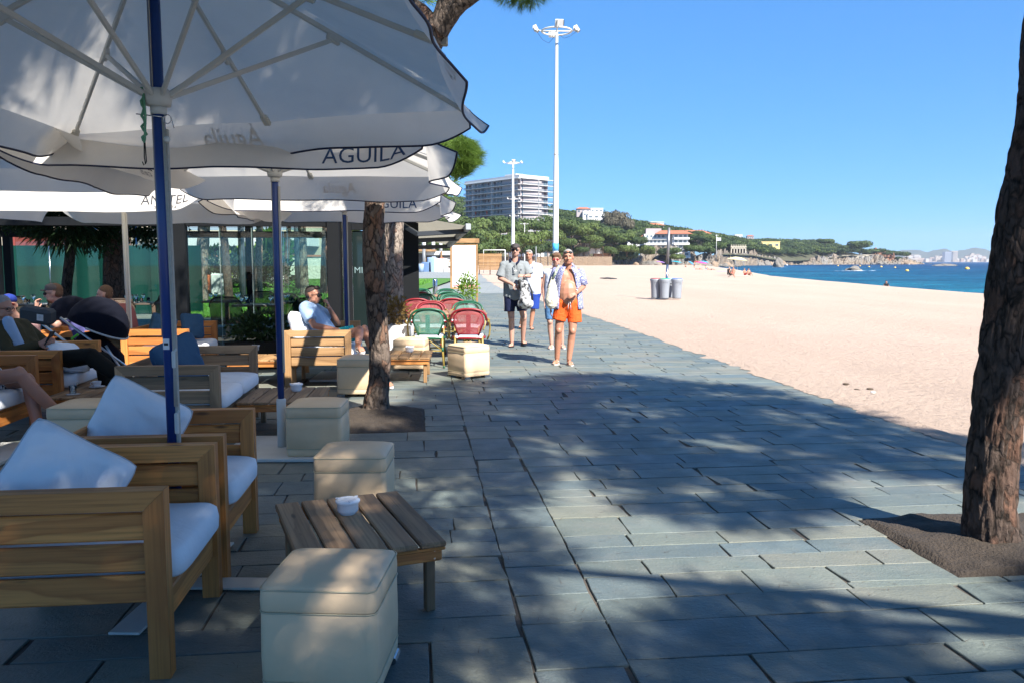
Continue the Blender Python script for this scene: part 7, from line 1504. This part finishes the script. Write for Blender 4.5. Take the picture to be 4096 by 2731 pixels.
# crowns: small leafy masses copied over the hill
def umb_crown(seed, n=520, ws=1.0):
    rng = np.random.default_rng(seed); V = []; lob = [((rng.uniform(-.55, .55), rng.uniform(-.55, .55), rng.uniform(-.05, .12)), rng.uniform(.24, .52)) for _ in range(11)]; P = []; Dd = []
    for c, r_ in lob:
        k = n//11; p, d = shell_pts(k, c, (r_, r_, r_*.5), rng, .75); keep = p[:, 2] > -.18; P.append(p[keep]); Dd.append(d[keep])
    P = np.concatenate(P); Dd = np.concatenate(Dd); m = len(P); s = rng.normal(0, 1, (m, 3)); s = np.cross(Dd, s); s /= np.linalg.norm(s, axis=1)[:, None]; t_ = np.cross(Dd, s)+Dd*rng.normal(0, .45, (m, 1)); w_ = rng.uniform(.05, .12, (m, 1))*ws
    V = np.empty((m*4, 3)); V[0::4] = P-s*w_-t_*w_*.6; V[1::4] = P+s*w_-t_*w_*.6; V[2::4] = P+s*w_*.8+t_*w_*.7+Dd*.02; V[3::4] = P-s*w_*.8+t_*w_*.7; return V, np.arange(m*4).reshape(-1, 4)
def core_ball(mat):      # inner twigs: keeps the crown from looking hollow
    b = MB(); b.ell((0, 0, -.02), (.5, .5, .14), (0, 0, 0), 10, 6); return b
FOL = [leaf_mat('pine_green_a', (.075, .11, .024), (.036, .062, .018), .15), leaf_mat('pine_green_b', (.05, .08, .022), (.025, .046, .015), .15), leaf_mat('pine_green_c', (.10, .135, .03), (.055, .085, .022), .15), leaf_mat('olive_grey_leaf', (.115, .10, .065), (.07, .065, .042), .15), leaf_mat('deep_green', (.026, .05, .016), (.016, .032, .012), .15)]
CR = []
for k in range(6):
    V, F = umb_crown(k+60, 3000, .45); nb = core_ball(None); V2 = np.concatenate([V, np.array(nb.v)]); 
    for fm in FOL:
        me = bpy.data.meshes.new('crown'); me.from_pydata([tuple(q) for q in V2], [], [tuple(q) for q in F]+[tuple(i+len(V) for i in q) for q in nb.f]); me.materials.append(fm); CR.append(me)
TRK = trunk_mesh([(0, 0, -1), (.04, 0, -.5), (0, 0, 0)], [.035, .028, .02], M_BARK, 'trunk', 6)
LB = [trunk_mesh([(0, 0, -.35), (a*.25, b_*.25, -.12), (a*.5, b_*.5, 0)], [.02, .014, .006], M_BARK, 'limb', 5) for a, b_ in ((1, .2), (-.8, .5), (.1, -1))]
def far_tree(label, p, r_, h, k, f, group, vs=1.0):
    t = pine(label, group); t.location = p; t.rotation_euler = (0, 0, random.uniform(0, 6)); o = link('crown', CR[(k % 6)*5+f], t, (0, 0, h)); o.scale = (r_, r_, r_*vs); tr = link('trunk', TRK, t, (0, 0, h)); tr.scale = (r_*.9, r_*.9, h)
    if r_ > 3:
        for l in LB: q = link('limb', l, t, (0, 0, h)); q.scale = (r_, r_, r_)
    return t
# nearer row: umbrella pines that can be told apart (u, v of crown centre, distance, radius)
TN = [(474, 226, 300, 8), (463, 240, 260, 7), (497, 222, 340, 8), (486, 238, 280, 7), (512, 229, 330, 9), (522, 240, 270, 8), (536, 226, 360, 9), (500, 247, 240, 7), (470, 250, 220, 6), (484, 252, 215, 6.5), (530, 250, 300, 7), (548, 236, 350, 8), (560, 224, 380, 10), (572, 232, 390, 9), (585, 229, 400, 9), (566, 243, 380, 7), (590, 240, 395, 7), (603, 234, 420, 9), (596, 246, 420, 6), (614, 240, 430, 8), (624, 238, 440, 8), (636, 241, 440, 8), (609, 251, 425, 7), (627, 249, 430, 7), (443, 232, 240, 7), (433, 240, 230, 7), (452, 222, 320, 8), (445, 247, 200, 6), (423, 230, 260, 7), (560, 256, 380, 5), (646, 252, 445, 6), (666, 253, 455, 5), (673, 251, 455, 6), (694, 249, 470, 7), (706, 250, 480, 7), (716, 246, 500, 8), (684, 244, 520, 8), (455, 233, 240, 7), (541, 246, 330, 6), (580, 250, 390, 5), (555, 249, 330, 5), (476, 236, 270, 7), (508, 239, 300, 7)]
def where(u):
    for a, n in ((440, 'far left above the awning'), (455, 'just above the menu board'), (480, 'behind the wooden screen'), (505, 'above the football goal'), (530, 'behind the second mast'), (553, 'between the two nearest masts'), (575, 'right of the blue-banded mast'), (600, 'behind the ruined tower'), (640, 'between tower and hotel'), (680, 'below the white hotel'), (999, 'right of the white hotel')):
        if u < a: return n
WT = ['broad umbrella pine', 'rounded umbrella pine', 'loose-crowned pine', 'dense dark-green pine', 'pale green pine', 'flat-topped pine']; rr_ = random.Random(5)
for i, (u, v, Y, r_) in enumerate(TN):
    p = D(u, v, Y); zb = -.5 if u < 555 else 4; h = max(4, p.z-zb); far_tree('%s %s, %s one' % (WT[i % 6], where(u), 'upper' if v < 234 else 'middle' if v < 244 else 'lower'), (p.x, p.y, p.z-h), r_, h, i, rr_.choice((0, 0, 1, 2, 2)), 'nearest pines on the headland', 1.1)
for u, v, Y, r_, lab in ((616, 219, 520, 9, 'tall grey-brown eucalyptus with a ragged crown above the hotel, left half'), (607, 224, 515, 8, 'grey-brown eucalyptus, lower left part of the ragged pair'), (627, 226, 515, 9, 'grey-brown eucalyptus leaning right of the tall ragged one')):
    p = D(u, v, Y); far_tree(lab, (p.x, p.y, 8), r_, p.z-8, 1, 3, None, 1.6)
for u, v, Y, r_, lab in ((825, 241.5, 880, 11, 'dark round pine on the skyline left of the big umbrella pine'), (860, 245, 880, 16, 'largest umbrella pine on the point, with bare stems below its crown'), (846, 247, 880, 9, 'umbrella pine just left of the largest one on the point'), (877, 251, 890, 9, 'lone flat pine right of the largest one on the point'), (887, 253.5, 895, 6, 'small round pine last but one on the point'), (898, 258, 905, 5, 'lowest bush-like pine last on the point')):
    p = D(u, v, Y); yb, zb, yc, vc = hl(u); h = 11 if r_ > 8 else 7; far_tree(lab, (p.x, p.y, p.z-h), r_, h, int(u), 0 if r_ > 8 else 1, None, 1.0)
PT = 'pines covering the headland'; cnt = 0; hidden = MB(); VV = []; FF = []; base = [umb_crown(90+k, 330, .8) for k in range(4)]; off = 0; mats_i = []
cand = []
for k in range(5200):
    u = rr_.uniform(396, 905) if rr_.random() < .75 else rr_.uniform(640, 870); f = rr_.uniform(.03, 1.03)**.8; p = hill_pt(u, f); r_ = rr_.uniform(3.6, 6.6)*(1 if u < 840 else .8); cand.append((p.y, u, f, p, r_))
cand.sort(key=lambda c: c[0]); big = set(id(c) for c in sorted(cand, key=lambda c: -c[4]/c[0] if c[1] > 545 else 0)[:215])
for c in cand:
    y, u, f, p, r_ = c; px = 512+p.x/p.y*814; vv = 262-(p.z+6-EYE)/p.y*814
    if 655 < px < 690 and 235 < vv < 262 and y < 500: continue
    if id(c) in big: far_tree('umbrella pine in the unbroken woods on the headland slope', (p.x, p.y, p.z-1), r_, rr_.uniform(5, 8), int(y), rr_.choice((0, 1, 1, 2, 4)), PT)
    else:
        V, F = base[int(y) % 4]; a = rr_.uniform(0, 6); ca, sa = math.cos(a), math.sin(a); W = V*[r_, r_, r_*rr_.uniform(.9, 1.3)]; W = np.c_[W[:, 0]*ca-W[:, 1]*sa, W[:, 0]*sa+W[:, 1]*ca, W[:, 2]]+[p.x, p.y, p.z+rr_.uniform(3.5, 6)]; VV.append(W); FF.append(F+off); off += len(V); mats_i.append((rr_.choice((0, 1, 1, 2, 4)), len(F)))
me = np_mesh('woods', np.concatenate(VV), np.concatenate(FF), None)
for fm in FOL: me.materials.append(fm)
me.polygons.foreach_set('material_index', np.concatenate([np.full(n, m_, np.int32) for m_, n in mats_i])); tag(link('woods', me), 'mass of pines covering the headland', 'woods', kind='stuff')
# shrubs on the cliffs
for i, (u, v, Y, rx, rz, f, lab) in enumerate(((623, 256, 436, 9, 6, 4, 'dark ivy mound at the foot of the ruined tower'), (611, 257, 434, 5, 4, 0, 'bright shrub left of the ivy mound'), (617, 247, 440, 3, 3, 4, 'round clipped bush on the terrace above the ivy'), (647, 250, 444, 9, 5, 2, 'big pale green umbrella pine low on the cliff before the hotel'), (664, 252, 452, 5, 4, 4, 'dark shrub hanging below the hotel terrace'), (677, 257, 452, 5, 3.5, 2, 'green bush right of the cave'), (633, 253, 440, 4, 3, 2, 'shrub clinging to the tan cliff'), (570, 252, 395, 7, 4, 0, 'low green bush in front of the tower, beside the blue-banded mast'))):
    p = D(u, v, Y); r = thing('shrub', lab, 'shrub', (p.x, p.y, p.z)); o = link('foliage', CR[(i % 6)*5+f], r); o.scale = (rx, rx*.8, rz*1.8)
# ---------------------------------------------------------------- apartment block
ab = thing('apartment_block', 'large white apartment block with long balconies rising above the pines', 'building'); A = D(466, 262, 452); Cc = D(520.5, 262, 415); B = D(547.5, 262, 428); z0, fh, nf = 14.0, 2.93, 10; zt = z0+fh*nf
M_PINKW = gmat('pale_render', (.38, .335, .335), (.33, .29, .29), .3, .9); M_GLB, gt_, gP_, gN_, gL_ = nodes('balcony_glass'); gP_.inputs['Base Color'].default_value = (.10, .14, .17, 1); gP_.inputs['Roughness'].default_value = .1; gP_.inputs['Alpha'].default_value = .42; M_DKP = gmat('brown_shutter', (.075, .04, .042), None, 1, .7)
def wing(P0, P1, skip, bays, end=0):
    d = (P1-P0); d.z = 0; L_ = d.length; d.normalize(); n = Vector((d.y, -d.x, 0)); rz = math.atan2(d.y, d.x)
    M0 = Matrix.Translation((P0.x, P0.y, 0)) @ Matrix.Rotation(rz, 4, 'Z')
    b = MB(); b.box((L_/2, 7, (z0+zt)/2), (L_, 14, zt-z0), 0); w_ = b.build('wall', M_PINKW, ab); w_.matrix_world = M0
    for k in range(nf+1):
        z = z0+k*fh; b = MB(); b.box((L_/2+end/2, -.75, z), (L_+end, 1.7, .22)); s = b.build('balcony_slab', M_WHITE, ab); s.matrix_world = M0
    b = MB(); b.box((L_/2, 5, zt+.9), (L_, 11.5, 1.7)); s = b.build('parapet', M_WHITE, ab); s.matrix_world = M0
    for k in range(nf):
        z = z0+k*fh
        g_ = MB(); g_.box((L_/2+end/2, -1.52, z+.62), (L_+end-.2, .05, .85)); s = g_.build('balustrade', M_GLB, ab); s.matrix_world = M0; s.hide_render = False
        for q in range(bays):
            x = (q+.5)*L_/bays; kind = (q*5+k*3) % 7
            mm = M_WIN if kind in (0, 1, 3, 5) else M_DKP; ww = L_/bays*(.60 if mm is M_WIN else .50)
            o = MB().box((x, -.04, z+1.32), (ww, .12, 2.05)).build('window', mm, ab); o.matrix_world = M0
            if mm is M_WIN: f = MB().box((x, -.12, z+1.32), (.10, .06, 2.0)).build('frame', M_WHITE, o); f.matrix_parent_inverse = M0.inverted(); f.matrix_world = M0
            if q % 3 == 2: o = MB().box((x+L_/bays*.48, -.75, z+1.4), (.14, 1.5, 2.5)).build('divider', M_GLB if q % 2 else M_WHITE, ab); o.matrix_world = M0
    return M0, L_
Mw, Lw = wing(A, Cc, 0, 17); wing(Cc, B, 0, 5, 4.2)
for (x, k, c, wz) in ((10.5, 4, (.6, .06, .03), 2.2), (20.5, 4, (.62, .05, .02), 2.4)):
    o = MB().box((x, -1.0, z0+k*fh+1.3), (1.1, .12, wz)).build('awning', gmat('red_awning', c) if 'red_awning' not in bpy.data.materials else bpy.data.materials['red_awning'], ab); o.matrix_world = Mw
for x0, k in ((2, 5), (4, 7), (14, 6), (16, 3), (9, 3)): o = MB().box((x0+4, -1.0, z0+k*fh+2.65), (6, 1.0, .12)).build('awning', gmat('pink_awning', (.5, .16, .13)) if 'pink_awning' not in bpy.data.materials else bpy.data.materials['pink_awning'], ab); o.matrix_world = Mw
o = MB().box((Lw*.68, 8, zt+2.6), (9, 5, 1.8)).build('lift_house', M_WHITE, ab); o.matrix_world = Mw
# white hotel with a tiled roof
ht = thing('hotel', 'white hotel with orange tiled roofs and balconies above the rocks', 'building', (D(662, 262, 478).x, 478, 0), R(-4)); HZ = 4.5
def hbox(n, x0, x1, y0, y1, z0_, z1, m_): return MB().box(((x0+x1)/2, (y0+y1)/2, (z0_+z1)/2), (x1-x0, y1-y0, z1-z0_)).build(n, m_, ht)
hbox('wall', -10.5, 2.5, 0, 14, HZ, 17.6, M_WHITE); hbox('wall', 5.5, 14.5, -2, 14, HZ, 17.4, M_WHITE); hbox('wall', 2.5, 5.5, 1.5, 14, HZ, 17.4, M_WHITE); hbox('wall', -20, -10.5, 3, 14, 7, 16, M_WHITE); hbox('terrace', -13, 15.5, -6, 0, HZ-1, HZ+2.6, M_WHITE); hbox('stair_tower', -9, 0, 6, 12, 17.6, 21, M_PINKW)
for x0, x1, y0, zz, w_ in ((-22, -9.5, 2, 16, 14), (-4.5, 17, -4, 17.5, 18)):
    b = MB(); h = 2.3; b.v = [(x0, y0, zz), (x1, y0, zz), (x1, y0+w_, zz), (x0, y0+w_, zz), (x0+4, y0+w_/2, zz+h), (x1-4, y0+w_/2, zz+h)]; b.f = [(0, 1, 5, 4), (1, 2, 5), (2, 3, 4, 5), (3, 0, 4), (3, 2, 1, 0)]; b.sm = [False]*5; b.build('roof', M_TERRA, ht)
for k in range(3):
    z = 8.3+k*3.1; hbox('balcony', -9.8, 2.2, -1.5, 0, z-.2, z+.9, M_WHITE); hbox('balcony', 6.2, 15.2, -3.6, -2, z-.2, z+1.0, M_WHITE)
    for x in (-8.6, -6.4, -4.2, -2.0, .4): win(ht, x, -.05, z+1.7, 1.3, 1.5, M_WHITE)
    for x in (7.6, 10.2, 12.8): win(ht, x, -2.05, z+1.8, 1.7, 1.5, M_WHITE)
    win(ht, 4.0, 1.42, z+1.4, .8, 1.3, M_WHITE)
for x in (-17, -14, -12): win(ht, x, 2.95, 13.5, 1.3, 1.6, M_WHITE)
for k in range(9): hbox('terrace_opening', -12.4+k*3.05, -10.2+k*3.05, -6.06, -6.0, HZ+.6, HZ+1.9, M_WIN)
# ruined tower, terraces, arcade and hill houses
r = thing('ruined_tower', 'round stone tower ruin on the cliff edge above the sand', 'tower', (D(577, 262, 405).x, 405, 0)); b = MB(); b.lathe([(7.5, -1), (6.2, 4), (5.6, 8), (5.5, 15), (5.2, 15.6), (4.6, 15.2)], 30); b.v = [(x+.25*noise.noise((x*.5, y*.5, z*.5)), y+.25*noise.noise((x, y, z*.7)), z+(.9*noise.noise((x*.4, y*.4, 9)) if z > 14 else 0)) for x, y, z in b.v]; b.build('masonry', M_CLIFF, r)
for k in range(4): MB().cbox((math.sin(k*1.4-.5)*5.5, -math.cos(k*1.4-.5)*5.5, 9), (.9, .5, 1.1), .05).build('opening', M_BLACK, r)
r = thing('terrace_block', 'low white terraced flats half hidden behind the pines', 'building', (D(525, 262, 385).x, 385, 0)); MB().box((0, 4, 7.5), (32, 8, 15), 0).build('wall', M_PINKW, r)
for k in range(3):
    MB().box((0, -.6, 3+k*4.2), (33, 1.6, .3)).build('balcony_slab', M_WHITE, r)
    for q in range(8): win(r, -13.5+q*3.8, -.1, 5+k*4.2, 2.2, 2.2)
r = thing('sea_wall', 'long stone sea wall with a white fence beyond the walkers', 'wall', (D(535, 262, 372).x, 372, 0)); MB().box((0, 0, 1.6), (70, 1, 4.4)).build('masonry', M_ROCKT.copy(), r); MB().box((-4, -.4, 4.6), (16, .3, 1.6)).build('white_wall', M_WHITE, r)
for k in range(14): MB().box((-10+k*1.6, -2.5, .4), (.16, .16, 1.8)).build('railing_post', M_LP, r)
r = thing('arcade', 'cream arcade of five arches and a balustrade on the rocks', 'arcade', (D(738, 262, 575).x, 575, 7.5)); b = MB(); b.box((0, 0, 4.2), (11, 1.2, 1.0))
for k in range(6): b.box((-5+k*2, 0, 2), (.7, 1.2, 4))
for k in range(5):
    for q in range(8): a0 = PI*q/8; a1 = PI*(q+1)/8; cx = -4+k*2; b.add([(cx+.65*math.cos(a0), -.6, 2.4+.65*math.sin(a0)), (cx+.65*math.cos(a1), -.6, 2.4+.65*math.sin(a1)), (cx+1.0*math.cos(a1), -.6, 3.8), (cx+1.0*math.cos(a0), -.6, 3.8)], [(0, 1, 2, 3)])
b.build('arches', M_PLASTER, r); b = MB()
for k in range(9): b.box((-5+k*1.25, 0, 5.3), (.4, .5, 1.2))
b.build('balustrade', M_PLASTER, r); MB().box((0, 1.5, 2), (10, .3, 4)).build('inner_wall', M_BROWN, r)
def villa(label, u, v, Y, w_, h_, wall, roof=None, wins=3):
    p = D(u, v, Y); r = thing('house', label, 'house', (p.x, p.y, p.z-h_)); MB().box((0, 0, h_/2-1), (w_, w_*.6, h_+2)).build('wall', wall, r)
    if roof: b = MB(); b.v = [(-w_*.56, -w_*.38, h_), (w_*.56, -w_*.38, h_), (w_*.56, w_*.38, h_), (-w_*.56, w_*.38, h_), (-w_*.3, 0, h_+w_*.14), (w_*.3, 0, h_+w_*.14)]; b.f = [(0, 1, 5, 4), (1, 2, 5), (2, 3, 4, 5), (3, 0, 4), (3, 2, 1, 0)]; b.sm = [False]*5; b.build('roof', roof, r)
    else: MB().box((0, 0, h_+.25), (w_*1.04, w_*.64, .5)).build('roof', wall, r)
    for k in range(wins): win(r, -w_/2+w_*(k+.5)/wins, -w_*.3-.05, h_*.55, w_/wins*.5, h_*.35, wall)
M_YEL = gmat('yellow_render', (.72, .56, .24), None, .5, .9)
for a in (('orange-roofed villa highest on the hill', 583, 209, 560, 9, 3.5, M_PINKW, M_TERRA), ('white villa stepping down beside the orange-roofed one', 588.5, 212, 555, 8, 3.5, M_WHITE, None), ('long white villa left of the eucalyptus', 596, 214.5, 555, 12, 3.5, M_WHITE, None), ('small white villa with a blue pool wall near the skyline', 596.5, 208.8, 600, 9, 3, M_WHITE, None), ('white modern villa on the ridge above the hotel', 652, 222.5, 700, 18, 6, M_WHITE, None), ('pinkish villa just below the ridge villa', 655, 225.5, 660, 13, 5, M_PINKW, M_TERRA), ('white-walled house behind the ruined tower', 590, 238, 425, 12, 6, M_WHITE, M_TERRA), ('brick and stone garden house on the terrace', 602, 246, 432, 9, 4, gmat('brick_wall', (.36, .2, .13)), None), ('yellow flat-roofed villa alone among the dark pines', 769, 242, 760, 17, 6, M_YEL, None), ('pink bungalow with a terracotta roof in the middle woods', 694, 234, 640, 22, 3.5, M_PINKW, M_TERRA), ('white bungalow right of the pink one in the woods', 708, 236, 640, 14, 3, M_WHITE, None), ('small white villa on the skyline above the arcade', 738, 235, 860, 8, 4, M_WHITE, None), ('pale pink villa on the skyline right of the arcade', 750, 236, 870, 7, 4, M_PINKW, M_TERRA), ('tan terrace wall house on the point below the pines', 848, 255.5, 870, 30, 4, M_PLASTER, None), ('white house glimpsed right of the apartment block', 549, 216, 470, 9, 6, M_WHITE, None), ('low tan house on the tip of the point', 866, 255, 880, 14, 4, M_PLASTER, None)): villa(*a)
fp = thing('flagpole', 'thin flagpole with a small white and blue flag among the pines', 'flagpole', (D(716, 262, 470).x, 470, 0)); MB().tube([(0, 0, 0), (0, 0, 17)], .12, 6).build('pole', M_WHITE, fp); MB().grid([[(i*.5, .3*math.sin(i), 15.2-j*.9) for j in range(3)] for i in range(6)]).build('flag', M_WHITE, fp)
# ---------------------------------------------------------------- far town and hills across the bay
b = MB(); YT = 5600; prof = [(760, 258), (800, 257), (850, 256), (863, 252.6), (872, 251), (884, 254), (892, 252.8), (900, 250.6), (915, 250.4), (925, 252.6), (932, 250.6), (942, 249.2), (950, 251.5), (960, 250.6), (972, 248.2), (980, 249.2), (992, 253), (1003, 255.8), (1030, 257), (1100, 258), (1200, 260)]
g = []
for i in range(len(prof)-1):
    (u0, v0), (u1, v1) = prof[i], prof[i+1]
    for k in range(6): f = k/6; f2 = f*f*(3-2*f); u = u0+(u1-u0)*f; v = v0+(v1-v0)*f2; x = (u-512)/814*YT; z = EYE+(262-v)/814*YT+4*noise.noise((u*.35, 0, 1)); g.append([(x*.93, YT*.93, -2), (x*.96, YT*.96, z*.35), (x, YT, z), (x*1.1, YT*1.1, -10)])
b.grid(g); tag(b.build('distant_hills', gmat('hill_green', (.035, .05, .03), (.06, .065, .045), .004, .95)), kind='structure')
b = MB(); b.grid([[(x, 4900, -1.4), (x, 5300, 6)] for x in range(1500, 6400, 300)]); tag(b.build('distant_shore', M_SAND), kind='structure')
rr_ = random.Random(3); M_TW = [gmat('town_white', (.50, .48, .45), None, .1, .9), gmat('town_cream', (.44, .36, .28), None, .1, .9), gmat('town_tan', (.34, .24, .18), None, .1, .9)]; M_TWIN = gmat('town_window', (.16, .18, .22), None, .1, .5)
tw = {}
def town_mesh(kx, mt):
    key = (kx, mt.name)
    if key not in tw:
        b = MB(); b.box((0, 0, .5), (1, 1, 1)); me = b.mesh('wall', mt); b = MB(); nwin = 4
        for i in range(nwin):
            for j in range(3): b.box((-.38+i*.25, -.505, .25+j*.27), (.12, .02, .12))
        tw[key] = (me, b.mesh('windows', M_TWIN))
    return tw[key]
for i in range(150):
    u = rr_.uniform(893, 1010); row = rr_.random(); y = 4950+row*380; z = -1+row*38*(0.5+.5*math.sin(u*.2+2)); w_ = rr_.uniform(14, 46); h_ = rr_.uniform(10, 24); me, wm = town_mesh(rr_.randrange(3), rr_.choice(M_TW)); r = link('town_building', me, None, ((u-512)/814*y, y, z)); r.scale = (w_, 18, h_); tag(r, 'small pale building in the town across the bay', 'building', 'buildings of the far town'); link('windows', wm, r)
for u, w_, v, lab, m_ in ((945.5, 52, 252.3, 'left, shaded slab of the twin high-rise in the far town', gmat('slab_shade', (.28, .30, .36), None, .1, .8)), (950.8, 38, 251.5, 'right, sunlit slab of the twin high-rise in the far town', M_TW[1])):  # left slab's blue-grey colour stands in for its shaded face
    y = 4930; h_ = EYE+(262-v)/814*y+2; r = thing('high_rise', lab, 'building', ((u-512)/814*y, y, -2)); MB().box((0, 0, h_/2), (w_, 30, h_)).build('wall', m_, r)
    for k in range(12): MB().box((0, -15.3, 5+k*(h_-8)/12), (w_*.92, .6, 1.8)).build('window_band', M_TWIN, r)
    for k in range(5): MB().box((-w_*.36+k*w_*.18, -15.5, h_/2), (w_*.035, .7, h_*.94)).build('pier', m_, r)
# ---------------------------------------------------------------- the air
hz = MB(); hz.box((1500, 2900, 100), (7800, 6600, 206)); mh = bpy.data.materials.new('haze'); mh.use_nodes = True; t_ = mh.node_tree; t_.nodes.remove(t_.nodes['Principled BSDF'])
pvn = t_.nodes.new('ShaderNodeVolumePrincipled'); pvn.inputs['Color'].default_value = (.80, .89, 1, 1); pvn.inputs['Density'].default_value = 1.0e-4; pvn.inputs['Anisotropy'].default_value = .2
t_.links.new(pvn.outputs[0], t_.nodes['Material Output'].inputs['Volume']); tag(hz.build('haze', mh), kind='stuff')
